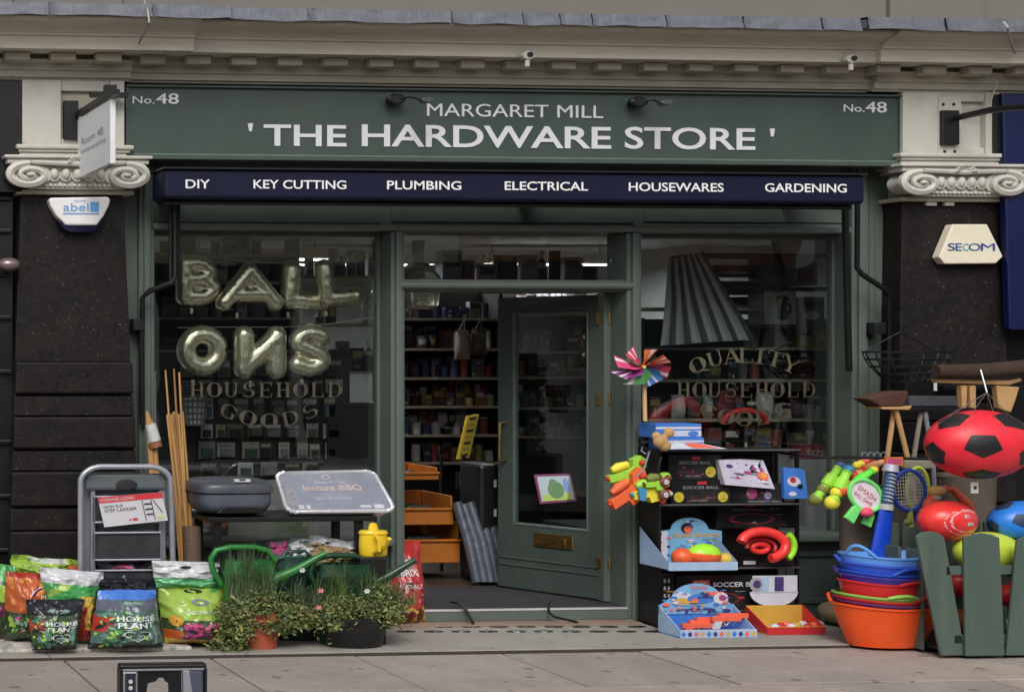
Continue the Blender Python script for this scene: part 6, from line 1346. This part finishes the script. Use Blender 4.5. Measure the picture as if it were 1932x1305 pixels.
# ---- water pistols hanging on the mullion
def gun(label, corners, y, cols, seed):
    q = Qd(*[(a, b, y) for a, b in corners]); m_ = MB()
    m_.prism([q(0, .62), q(.62, .62), q(.7, .95), q(.9, 1), q(1, .8), q(.95, .45), q(.7, .42), q(.66, 0), q(.42, 0), q(.38, .25), q(0, .28)], (0, .06, 0), 0)
    m_.tube([q(.12, .82, -.02), q(.3, .84, -.02), q(.55, .8, -.02)], [.018, .033, .026], 10, 1); m_.tube([q(-.06, .52, -.02), q(.0, .52, -.02)], .016, 8, 2); m_.sphere(q(.86, .7, .0), .02, .035, .02, 10, 2, k=6)
    m_.tube([q(.66, .4, -.02), q(.75, .2, -.02), q(.66, .1, -.02)], .007, 6, 2)
    m_.build('water_pistol', cols, label=label, cat='water pistol', group='toys hanging beside the doorway', bevel=.006)
C1 = [K('neon_or2', (236, 92, 48), k=1.6), K('toy_yellow', (212, 200, 60), k=1.6), K('toy_lime', (140, 196, 60), k=1.6), K('toy_blue', (54, 130, 170), k=1.6), K('toy_red', (190, 48, 44), k=1.6), K('toy_brown', (110, 60, 44), k=1.5), M_lab[0], K('toy_dblue', (24, 52, 140), k=1.6), K('toy_olive', (110, 116, 50), k=1.5)]
gun('lime and yellow water pistol at the top left of the bunch by the doorway', [(1146, 884), (1216, 856), (1230, 900), (1156, 922)], -.50, [C1[2], C1[1], C1[4]], 1)
gun('large orange water pistol in the bunch by the doorway', [(1144, 928), (1214, 876), (1234, 925), (1168, 974)], -.55, [C1[0], C1[0], C1[4]], 2)
gun('yellow water pistol with a blue trigger in the bunch by the doorway', [(1192, 912), (1266, 890), (1268, 938), (1202, 956)], -.58, [C1[1], C1[2], C1[3]], 3)
gun('green water pistol at the right of the bunch by the doorway', [(1216, 900), (1266, 890), (1268, 922), (1222, 928)], -.61, [C1[2], C1[8], C1[5]], 4)
gun('red and brown water pistol at the lower right of the bunch', [(1228, 930), (1268, 922), (1268, 948), (1232, 952)], -.54, [C1[4], C1[5], C1[6]], 5)
m_ = MB(); q = Rc(1205, 918, 1222, 946, -.62); m_.prism([q(0, 1), q(1, .8), q(.8, 0), q(.2, .1)], (0, .02, 0)); m_.build('blue_tag', C1[3], label='blue plastic water tank at the centre of the water pistol bunch', cat='water tank', bevel=.004)
for k, (a, b) in enumerate(((1257, 909), (1256, 933))):
    c = P(a, b, -.63); MB().lathe((c.x, -.60, c.z), [(.034, 0), (.036, -.02), (.02, -.035), (.018, -.036), (.001, -.036)], 16, axis='y', m=[0, 0, 0, 1]).build('toy_pot', [C1[5], M_lab[0]], label=('upper' if k == 0 else 'lower')+' brown cap with a white centre at the right of the water pistols', cat='toy cap')
t = thing('hook_rail', 'bent black wire hook holding the water pistols beside the doorway', 'hook', P(1222, 880, -.45))
MB().tube(pts([(1212, 843, -.3), (1210, 850, -.5), (1218, 856, -.55), (1226, 850, -.55), (1222, 862, -.55), (1215, 884, -.55), (1200, 900, -.55)]), .006, 6).build('wire', M_alu, t)
MB().tube(pts([(1248, 862, -.6), (1240, 885, -.6), (1246, 900, -.6)]), .006, 6).build('strap', M_black, t)
# ---- pinwheel
t = thing('pinwheel', 'rainbow striped pinwheel on a wooden stick in front of the door mullion', 'pinwheel', P(1216, 792, -.42))
MB().tube(pts([(1215, 694, -.43), (1217, 794, -.43)]), .014, 8).build('stick', K('pale_wood', (196, 160, 120), k=1.5), t)
pal = [(216, 104, 60), (226, 120, 70), (205, 60, 90), (200, 70, 120), (120, 44, 110), (70, 140, 80), (60, 130, 200), (190, 60, 80)]
cc = P(1208, 692, -.46)
for k in range(8):
    a = 2*math.pi*k/8+.25; k_ = P(1209, 692, -.46).x-cc.x
    E_ = lambda an, r1, r2, o: cc+Vector((math.cos(an)*r1*k_, -o, math.sin(an)*r2*k_))
    A_, B_, C_ = E_(a-.05, 60, 38, .0), E_(a+.55, 50, 31, .05), E_(a+.85, 24, 15, .09)
    m_ = MB(); O_ = cc+Vector((0, -.012, 0))
    def fn(u, v, O_=O_, A_=A_, B_=B_, C_=C_):
        e = (A_.lerp(B_, v*2) if v < .5 else B_.lerp(C_, v*2-1)); return O_.lerp(e, u)+Vector((0, -.03*math.sin(math.pi*u)*v, 0))
    m_.grid(fn, 8, 14, lambda u, v: 1 if (k % 2 == 0 and v < .5 and int(v*14) % 3 == 1 and u > .5) or (k % 2 and .1 < v < .2 and u > .5) else 0); m_.build('vane', [K('pin_%d' % k, pal[k], k=1.5, rough=.3), K('pin_white', (214, 200, 208), k=1.5)], t)
MB().lathe((cc.x, cc.y-.02, cc.z), [(.012, 0), (.012, -.03), (.001, -.034)], 12, axis='y').build('hub', K('pin_hub', (220, 190, 60)), t)
# ---- flexible tubs
M_tubs = [('orange', (218, 78, 26)), ('purple', (84, 40, 100)), ('crimson', (172, 30, 34)), ('lime', (126, 178, 78)), ('red', (184, 30, 32)), ('violet', (60, 50, 150)), ('royal blue', (32, 74, 176)), ('blue', (44, 80, 190)), ('sky blue', (92, 146, 216))]
def tub(i, nm, rgb, pxc, hw, pt, pb, y, handles):
    k = P(pxc+1, pt, y).x-P(pxc, pt, y).x; c = P(pxc, pt, y); zt = c.z; zb = 0.0 if i == 0 else P(pxc, pb, y).z; R1 = hw*k; R0 = R1*.70; H = zt-zb; h0 = .33 if i == 0 else H; mm = K('tub_'+nm.replace(' ', '_'), rgb, k=1.55, rough=.35, var=.05)
    t = thing('flexible_tub', f'{nm} flexible tub, {["bottom and largest of the stack", "second from the bottom of the stack", "third from the bottom of the stack", "fourth from the bottom of the stack", "fifth tub in the middle of the stack", "sixth from the bottom of the stack", "seventh tub with a raised front handle", "second from the top of the stack", "topmost of the stack"][i]}', 'tub', (c.x, y, zb), 'stack of flexible tubs'); sy = .62
    wob = lambda v: Vector((v.x, v.y, v.z+(.022*(v.x/R1)**2 if v.z > .5*H else 0)))
    prof = [(R0, 0), (R0*1.02, .01), (R0+(R1-R0)*.55, H*.5), (R1*.985, H-.012), (R1*1.02, H-.012), (R1*1.02, H), (R1*.97, H), (R1*.955, H-.02), (R0*.97+(R1-R0)*.5, H*.5), (R0*.95, .02), (.001, .02)]
    if i > 0: prof = [(R1*.90, 0)]+prof[3:8]+[(R1*.86, .004)]
    MB().lathe((c.x, y, zb), prof, 44, sy=sy, cap=(i == 0), fn=wob).build('bowl', mm, t)
    for (a, lift, w_) in handles:
        ps = []
        for j in range(11):
            q = R_(a)+(-.5+j/10)*w_; l = math.sin(math.pi*j/10)*lift; s1 = 1.0+.06*math.sin(math.pi*j/10); ps.append((c.x+math.cos(q)*R1*s1, y+math.sin(q)*R1*sy*s1, zt-.004+l+.022*math.cos(q)**2))
        MB().tube(ps, .011, 8).build('handle', mm, t)
yt = GY(1672, 1232)+.17*1.0
yt = -1.20
tub(0, *M_tubs[0], 1671, 94, 1140, 1232, yt, ((-35, .045, .7), (145, .045, .7)))
tub(1, *M_tubs[1], 1672, 88, 1134, 1150, yt, ((-50, .03, .6), (150, .02, .6)))
tub(2, *M_tubs[2], 1671, 90, 1127, 1145, yt, ((-62, .035, .7), (120, .02, .6)))
tub(3, *M_tubs[3], 1670, 91, 1120, 1138, yt, ((-95, .02, .6), (85, .02, .6)))
tub(4, *M_tubs[4], 1670, 82, 1096, 1132, yt, ((-75, .02, .8), (100, .02, .6)))
tub(5, *M_tubs[5], 1672, 83, 1084, 1100, yt, ((-30, .035, .6), (150, .03, .6)))
tub(6, *M_tubs[6], 1672, 83, 1078, 1092, yt, ((-85, .045, .8), (95, .03, .6)))
tub(7, *M_tubs[7], 1671, 82, 1062, 1082, yt, ((-25, .03, .6), (160, .03, .6)))
tub(8, *M_tubs[8], 1670, 81, 1046, 1068, yt, ((-148, .06, .75), (-28, .05, .75)))
# ---- picket bin
yp = GY(1850, 1237)
t = thing('picket_bin', 'grey-green wooden picket bin holding balls at the right edge', 'bin', (P(1880, 1237, yp).x, yp, 0))
M_pk = K('picket_green', (70, 86, 78), k=1.5, rough=.55, var=.08, dirt=.2, aniso=(2, 1, .3))
def picket(l, y, d=.02, nm='picket'):
    pp = [P(a, b, y) for a, b in l]
    for p in pp:
        if p.z < .03: p.z = 0
    MB().prism(pp, (0, d, 0)).build(nm, M_pk, t, bevel=.004)
picket([(1729, 1012), (1740, 1004), (1757, 1002), (1772, 1005), (1782, 1013), (1822, 1240), (1776, 1240)], yp+.03)
picket([(1819, 1014), (1835, 1008), (1854, 1005), (1872, 1008), (1886, 1014), (1896, 1240), (1823, 1240)], yp)
picket([(1920, 1018), (1935, 1011), (1955, 1008), (1975, 1011), (1990, 1018), (1985, 1240), (1899, 1240)], yp)
picket([(2010, 1018), (2025, 1011), (2045, 1008), (2065, 1011), (2080, 1018), (2062, 1240), (1990, 1240)], yp)
r = Rc(1785, 1066, 2060, 1083, yp+.03); MB().rb(r, .02).build('rail', M_pk, t, bevel=.003)
r = Rc(1800, 1195, 2060, 1212, yp+.03); MB().rb(r, .02).build('rail', M_pk, t, bevel=.003)
xa, xb = P(1790, 1100, yp).x, P(2060, 1100, yp).x
for k in range(5): x = xa+(xb-xa)*k/5; MB().box((x, yp+.62, 0), (x+(xb-xa)/5-.03, yp+.64, .75)).build('picket', M_pk, t, bevel=.004)
for k in range(3): MB().box((xb, yp+.08+k*.19, 0), (xb+.02, yp+.22+k*.19, .75)).build('picket', M_pk, t, bevel=.004)
for k in range(2): MB().box((xa-.0, yp+.22+k*.2, 0), (xa+.02, yp+.36+k*.2, .62)).build('picket', M_pk, t, bevel=.004)
MB().box((xa+.03, yp+.05, .02), (xb-.03, yp+.6, .04)).build('bin_floor', M_black, t)
yb2 = yp+.24
ball('play_ball', 'yellow-green ball resting on top of the picket bin behind the middle picket', 1862, 1040, yb2, 60, 35, [K('ball_lime', (178, 196, 60), k=1.6, rough=.35)], sub=4)
ball('play_ball', 'small red ball low in the picket bin behind the middle picket', 1905, 1122, yb2, 24, 20, [K('ball_red', (200, 44, 44), k=1.6, rough=.35)])
ball('play_ball', 'dark red ball behind the gap left of the middle picket', 1815, 1100, yb2+.1, 30, 24, [K('ball_dred', (160, 30, 30), k=1.5, rough=.4)])
ball('play_ball', 'dull orange ball at the bottom of the picket bin', 1812, 1172, yb2+.1, 30, 22, [K('ball_dor', (140, 72, 40), k=1.5, rough=.4)])
ball('play_ball', 'red football with white letters and curved lines hanging above the left picket', 1787, 982, yb2+.05, 51, 36, [M_rr, K('ball_line', (226, 170, 176), k=1.5), M_rd], sub=5, mf=lambda p: 1 if abs((p.x-.25)**2*1.1+(p.z-.05)**2*1.6-.42) < .035 or abs((p.x-.2)**2*1.1+(p.z-.0)**2*1.6-.62) < .022 else 0)
for o in [o for o in bpy.data.objects if o.name.startswith('play_ball') and 'white letters' in o['label']]:
    c = P(1787, 982, yb2+.05); k = P(1788, 982, yb2).x-P(1787, 982, yb2).x
    def SB(u, v, off=0):
        x = -.95+1.9*u; z = -.95+1.9*v; yy = -math.sqrt(max(.02, 1-x*x-z*z)); p = Vector((x, yy, z))*(1+off*4); return Vector((c.x+p.x*51*k, c.y+p.y*36*k, c.z+p.z*36*k))
    m_ = MB(); write(m_, 'E', SB, .55, .62, .66, .70, .006, 0, .04); write(m_, 'B', SB, .60, .42, .74, .51, .006, 0, .04); m_.build('lettering', M_lab[0], o)
ball('play_ball', 'blue football with a dark pentagon at the right edge above the picket bin', 1928, 985, yb2+.05, 60, 38, [K('ball_blue', (40, 120, 216), k=1.6, rough=.35), K('ball_pent', (40, 60, 90), k=1.3)], sub=5)
BB = bpy.data.objects[-1] if False else [o for o in bpy.data.objects if o.get('label', '').startswith('blue football')][0]
c = P(1928, 985, yb2+.05); k = P(1929, 985, yb2+.05).x-c.x; patches(BB, c, 60*k, 38*k, 38*k, -.2, -.45, .36, K('ball_pent', (40, 60, 90), k=1.3))
BF, cB, kB = ball('play_ball', 'big red football with black pentagons hanging in a net at the right', 1848, 838, yb2-.1, 94, 61, [K('ball_bigred', (222, 36, 52), k=1.6, rough=.4, bump=.1, bs=90)], sub=5)
patches(BF, cB, 94*kB, 61*kB, 61*kB, -.02, -.42, .38, K('ball_black', (30, 26, 30), k=1.2, rough=.45))
top_ = P(1862, 740, yb2-.1)
t = thing('ball_net', 'thin string net carrying the big red football', 'net', top_)
for k in range(8):
    a = 2*math.pi*k/8; 
    MB().tube([top_, cB+Vector((math.cos(a)*94*kB*.55, math.sin(a)*61*kB*.55-.0, 61*kB*.86)), cB+Vector((math.cos(a)*94*kB*.82, math.sin(a)*61*kB*.82, 61*kB*.60)), cB+Vector((math.cos(a)*94*kB*.93, math.sin(a)*61*kB*.93, 61*kB*.39))], .0018, 4).build('net_string', K('net_grey', (96, 98, 88), k=1.2), t)
MB().tube([top_, top_+Vector((0, .05, .14))], .005, 6).build('hook', M_alu, t)
q = Rc(1832, 909, 1846, 930, yb2-.14); m_ = MB(); m_.rb(q, .004); bar(m_, q, .35, .35, .75, .65, .001, 1); m_.tube([q(.5, 1), P(1842, 898, yb2-.1)], .002, 4, 1); m_.build('price_tag', [M_lab[0], M_lab[4]], label='small white price tag hanging under the big red football', cat='price tag')
# ---- brooms, galvanised bins, wooden tools
def drum(px0, px1, pt, y, label, rgb):
    r = Rc(px0, pt, px1, pt+50, y); R1 = r.w/2; MB().lathe((r.cx, y+R1*.7, 0), [(R1*.8, 0), (R1*.82, .02), (R1*.97, r.z1-.03), (R1*1.02, r.z1-.02), (R1*1.02, r.z1), (R1*.96, r.z1), (R1*.8, .06)], 28, sy=.7).build('tool_bin', K('bin_'+str(px0), rgb, k=1.5, rough=.5, metal=.2), label=label, cat='bin')
drum(1606, 1688, 946, -.86, 'tall beige-grey bin holding garden tools behind the flexible tubs', (112, 104, 96))
drum(1690, 1768, 950, -.90, 'second tall beige-grey bin right of the first behind the tubs', (118, 110, 106))
drum(1800, 1906, 896, -.72, 'wide taupe bin beneath the big red football', (104, 96, 86))
M_hd = K('handle_wood', (176, 138, 92), k=1.5, rough=.5, var=.12)
t = thing('broom', 'coir broom head up with pale wooden handles beside the right pilaster', 'broom', P(1690, 960, -.7))
m_ = MB(); l = [(1636, 752), (1660, 744), (1690, 739), (1716, 737), (1714, 752), (1704, 768), (1664, 768)]; m_.prism([P(a, b, -.82) for a, b in l], (0, .16, 0)); m_.build('bristles', K('coir', (74, 44, 34), k=1.5, rough=.95, bump=1, bs=120), t, bevel=.015)
m_ = MB(); m_.prism([P(a, b, -.83) for a, b in [(1662, 768), (1706, 767), (1722, 765), (1716, 773), (1664, 772)]], (0, .16, 0)); m_.build('head', M_hd, t, bevel=.004)
MB().tube(pts([(1687, 772, -.75), (1674, 862, -.74), (1662, 980, -.7)]), .016, 8).build('handle', M_hd, t)
t2 = thing('garden_fork', 'wooden handled tool crossing the coir broom handle', 'garden tool', P(1710, 960, -.7)); MB().tube(pts([(1690, 772, -.79), (1712, 862, -.78), (1728, 960, -.75)]), .016, 8).build('handle', M_hd, t2); MB().box((P(1722, 955, -.8).x, -.81, P(1722, 990, -.8).z), (P(1742, 955, -.8).x, -.74, P(1722, 955, -.8).z)).build('fork_head', M_black, t2)
r = Rc(1716, 747, 1832, 766, -.74); t = thing('deck_brush', 'wide dark grey brush head beside the coir broom', 'brush', P(1760, 960, -.7)); m_ = MB(); m_.rb(r, .12); m_.build('bristles', K('bristle_grey', (66, 66, 74), k=1.5, rough=.9, bump=1, bs=150), t, bevel=.006)
r = Rc(1712, 767, 1834, 774, -.75); MB().rb(r, .14).build('head', M_bb, t); MB().tube(pts([(1738, 774, -.70), (1724, 862, -.7), (1722, 970, -.7)]), .015, 8).build('handle', K('handle_grey', (120, 112, 100), k=1.5), t)
MB().tube(pts([(1745, 776, -.72), (1760, 870, -.72), (1765, 970, -.75)]), .015, 8).build('handle', K('handle_silver', (110, 112, 124), k=1.5), t)
t = thing('wooden_frame', 'pale wooden rail with short posts above the big red football', 'wooden frame', P(1850, 770, -.7))
for (l, nm) in (([(1765, 715), (1908, 717), (1925, 712), (1930, 718), (1905, 726), (1768, 722)], 'top_rail'), ([(1814, 727), (1826, 727), (1824, 770), (1816, 770)], 'post'), ([(1830, 727), (1842, 727), (1842, 770), (1832, 770)], 'post'), ([(1880, 727), (1924, 730), (1918, 750), (1908, 778), (1885, 770)], 'paddle')):
    MB().prism([P(a, b, -.78) for a, b in l], (0, .05, 0)).build(nm, M_hd, t, bevel=.006)
q = Rc(1762, 722, 1768, 737, -.8); MB().rb(q, .003).build('tag', M_lab[0], t)
MB().tube(pts([(1765, 700, -.8), (1850, 700, -.8), (1960, 690, -.8)]), [.045, .05, .05], 12).build('log_roll', K('bark_brown', (54, 38, 28), k=1.5, rough=.9, bump=1, bs=30), label='dark brown rolled matting lying above the wooden frame at the right', cat='matting roll')
t = thing('wire_basket', 'black wire hanging baskets against the right granite pilaster', 'hanging basket', P(1710, 700, -.5)); c = P(1712, 664, -.56)
for k in range(5): f_ = k/4; MB().tube([(c.x+.30*(1-.55*f_**1.6)*math.cos(a), -.56+.16*(1-.55*f_**1.6)*math.sin(a), c.z-.20*f_) for a in [2*math.pi*j/22 for j in range(22)]], .008, 5, closed=True).build('hoop', M_black, t)
for j in range(16):
    a = 2*math.pi*j/16; MB().tube([(c.x+.30*(1-.55*f_**1.6)*math.cos(a), -.56+.16*(1-.55*f_**1.6)*math.sin(a), c.z-.20*f_) for f_ in (0, .25, .5, .75, 1)], .005, 4).build('spoke', M_black, t)
for a in (.5, 2.6, 4.5): MB().tube([(c.x+.3*math.cos(a), -.56+.16*math.sin(a), c.z), (c.x, -.5, c.z+.14)], .004, 4).build('chain', M_black, t)
MB().box((P(1770, 690, -.45).x, -.50, P(1770, 732, -.45).z), (P(1960, 690, -.45).x, -.42, P(1770, 728, -.45).z)).build('wall_shelf', M_black, label='thin black shelf behind the wooden frame at the right', cat='shelf')
# ---- bubble wands, bats, rackets
def wand(label, a, b, y, cols, r=.03):
    p, q = P(*a, y), P(*b, y); d = q-p; m_ = MB(); n = 9
    m_.tube([p+d*t_ for t_ in (0, .1, .12, .4, .42, .7, .72, .9, .92, 1)], [r*.9, r, r*.75, r*.75, r, r, r*.7, r*.7, r*.85, r*.6], 12, 0); m_.sphere(p, r*1.25, r, r*1.1, 12, 1, k=8); m_.sphere(p+d*.30, r*1.1, r, r*.9, 10, 1, k=6); m_.sphere(q, r*.9, r*.9, r*.8, 10, 2, k=6)
    m_.build('bubble_wand', cols, label=label, cat='bubble wand', group='toys on the rail right of the window')
wand('lime bubble wand with an orange base, lowest left on the rail', (1570, 948), (1600, 885), -.88, [K('wand_lime', (150, 220, 70), k=1.6), C1[1], C1[3]], .042)
wand('olive bubble wand leaning at the far left of the rail toys', (1538, 942), (1585, 878), -.84, [C1[2], C1[8], M_lab[3]], .036)
wand('bright green water blaster with a red grip on the rail', (1592, 926), (1648, 886), -.90, [K('wand_green', (90, 210, 60), k=1.6), C1[0], C1[1]], .034)
wand('orange and cream bubble wand above the green water blaster', (1612, 896), (1672, 868), -.86, [K('wand_cream', (210, 150, 100), k=1.5), C1[4], C1[1]], .030)
wand('pink and red small wand hanging behind the green wands', (1618, 878), (1640, 866), -.82, [K('wand_pink', (200, 90, 90), k=1.5), C1[1], C1[4]], .026)
def paddle(label, c, rx, ry, ang, hl, y, face, rim, hc, dec=None, name='paddle_bat', cat='bat', strings=False, hw=9):
    cc = P(*c, y); k = P(c[0]+1, c[1], y).x-cc.x; ca, sa = math.cos(ang), math.sin(ang)
    def T(x, z, o=0): x *= k; z *= k; return Vector((cc.x+(x*ca-z*sa), y-o, cc.z+(x*sa+z*ca)/1.0))
    t = thing(name, label, cat, T(0, -ry-hl), 'toys on the rail right of the window'); n = 32
    ell = [T(rx*math.cos(a), ry*math.sin(a)) for a in [2*math.pi*i/n for i in range(n)]]
    if not strings: MB().prism(ell, (0, .014, 0)).build('blade', face, t)
    else:
        for i in range(-5, 6):
            x = rx*i/6; z = ry*math.sqrt(max(0, 1-(i/6)**2)); MB().tube([T(x, -z), T(x, z)], .0018, 4).build('string', M_lab[0], t)
            z = ry*i/6; x = rx*math.sqrt(max(0, 1-(i/6)**2)); MB().tube([T(-x, z, .002), T(x, z, .002)], .0018, 4).build('string', M_lab[0], t)
    MB().tube(ell, .013, 8, closed=True).build('rim', rim, t)
    MB().prism([T(-hw*.7, -ry*.93, .012), T(hw*.7, -ry*.93, .012), T(hw, -ry-hl, .012), T(-hw, -ry-hl, .012)], (0, .03, 0)).build('handle', hc, t, bevel=.006)
    if dec: m_ = MB(); dec(m_, lambda u, v, o=0: T((u-.5)*2*rx, (v-.5)*2*ry, o)); m_.build('printing', DC, t)
M_pg2 = K('paddle_green', (110, 226, 110), k=1.6, rough=.35); M_pw = K('paddle_white', (214, 206, 212), k=1.5, rough=.4)
paddle('green rimmed paddle bat with a white and pink face', (1633, 934), 33, 25, -.62, 30, -1.02, M_pw, M_pg2, M_pg2, lambda m_, S: (write(m_, 'SMASH', S, .2, .50, .8, .68, .003, 3), write(m_, 'BALL GAME', S, .2, .28, .8, .42, .003, 3)), hw=10)
paddle('green paddle bat hidden behind the white faced one', (1655, 944), 33, 25, -.45, 24, -.98, K('paddle_dk', (20, 90, 60), k=1.5), K('paddle_dk', (20, 90, 60)), M_pg2)
ball('play_ball', 'small pink ball hanging beside the white faced paddle bat', 1635, 966, -1.03, 12, 9, [K('ball_pink', (216, 70, 100), k=1.6)], sub=3)
paddle('dark blue racket with pale strings on the rail at the right', (1715, 925), 30, 36, 0.05, 30, -1.0, M_pw, C1[7], K('rkt_olive', (150, 150, 70), k=1.5), strings=True, hw=5)
paddle('lime racket with pale strings behind the dark blue racket', (1731, 922), 20, 38, -0.03, 34, -.96, M_pw, K('rkt_lime', (170, 186, 70), k=1.5), K('rkt_blue2', (60, 80, 170), k=1.5), strings=True, hw=5)
ball('play_ball', 'tiny olive ball under the racket handles', 1713, 984, -1.0, 8, 6, [C1[8]], sub=3)
# cricket bat
t = thing('toy_bat', 'tall royal blue toy cricket bat with a patterned handle and silver top', 'bat', P(1662, 1045, -1.05), 'toys on the rail right of the window')
MB().tube(pts([(1655, 1068, -1.05), (1660, 1040, -1.05), (1672, 962, -1.05)]), [.066, .064, .046], 14, sx=.5).build('blade', K('bat_blue', (14, 62, 180), k=1.6, rough=.3), t)
MB().tube(pts([(1672, 961, -1.05), (1673, 950, -1.05)]), .040, 12).build('collar', M_lab[0], t)
MB().tube(pts([(1673, 949, -1.05), (1680, 890, -1.05)]), .034, 12).build('grip', K('bat_grip', (24, 70, 110), k=1.5), t)
for k in range(8): p = P(1673.5+k*.85, 945-k*7, -1.05); MB().tube([p, p+Vector((.003, 0, .008))], .0355, 12).build('grip_band', M_lab[0], t)
MB().tube(pts([(1680, 889, -1.05), (1682, 876, -1.05)]), [.05, .04], 14).build('pommel', K('bat_silver', (170, 170, 190), k=1.5, metal=.3), t)
q = Rc(1672, 862, 1704, 878, -1.0); m_ = MB(); m_.rb(q, .02); bar(m_, q, .1, .2, .9, .8, .001, 1); m_.build('toy_card', [K('tc_orange', (200, 110, 60), k=1.5), K('tc_pink', (180, 70, 120), k=1.5)], label='orange and pink toy card above the toy bat', cat='card')
# orange space hopper style handle toy above red ball
t = thing('hopper_toy', 'orange rubber toy with looped arms and a cream cap above the red football', 'toy', P(1768, 945, -.98), 'toys on the rail right of the window')
M_ho = K('hopper', (214, 84, 56), k=1.6, rough=.4)
MB().tube(pts([(1748, 975, -1.1), (1752, 950, -1.1), (1770, 928, -1.08), (1784, 920, -1.05)]), [.03, .035, .03, .02], 10).build('arm', M_ho, t)
MB().tube(pts([(1832, 970, -1.05), (1825, 950, -1.05), (1806, 932, -1.05), (1795, 920, -1.05)]), [.03, .032, .025, .02], 10).build('arm', M_ho, t)
c = P(1767, 926, -1.10); MB().sphere(c, .055, .05, .035, 16).build('cap', K('hopper_cap', (210, 170, 100), k=1.5), t); c = P(1765, 938, -1.10); MB().sphere(c, .035, .03, .025, 12).build('face', M_lab[0], t)
# rail carrying the toys
t = thing('toy_rail', 'black hanging rail carrying the bats and wands', 'rail', P(1680, 866, -.95)); MB().tube(pts([(1575, 862, -.95), (1790, 866, -.95)]), .010, 8).build('bar', M_black, t)
for a in (1578, 1786): p = P(a, 864, -.95); MB().tube([p, (p.x, -.36, p.z)], .009, 8).build('bracket', M_black, t)
m_ = MB()
for i in range(4): p = P(1625+i*12, 858, -.9); MB().tube([(p.x+.02*math.cos(a), -.93, p.z+.02*math.sin(a)) for a in [2*math.pi*j/12 for j in range(12)]], .0035, 5, closed=True).build('hook', M_alu, t)
r = Rc(1708, 868, 1762, 884, -.84); MB().rb(r, .05).build('dust_pan', K('pan_grey', (130, 126, 108), k=1.5, rough=.5), label='flat grey-beige scoop between the rackets and the big red football', cat='scoop', bevel=.008)
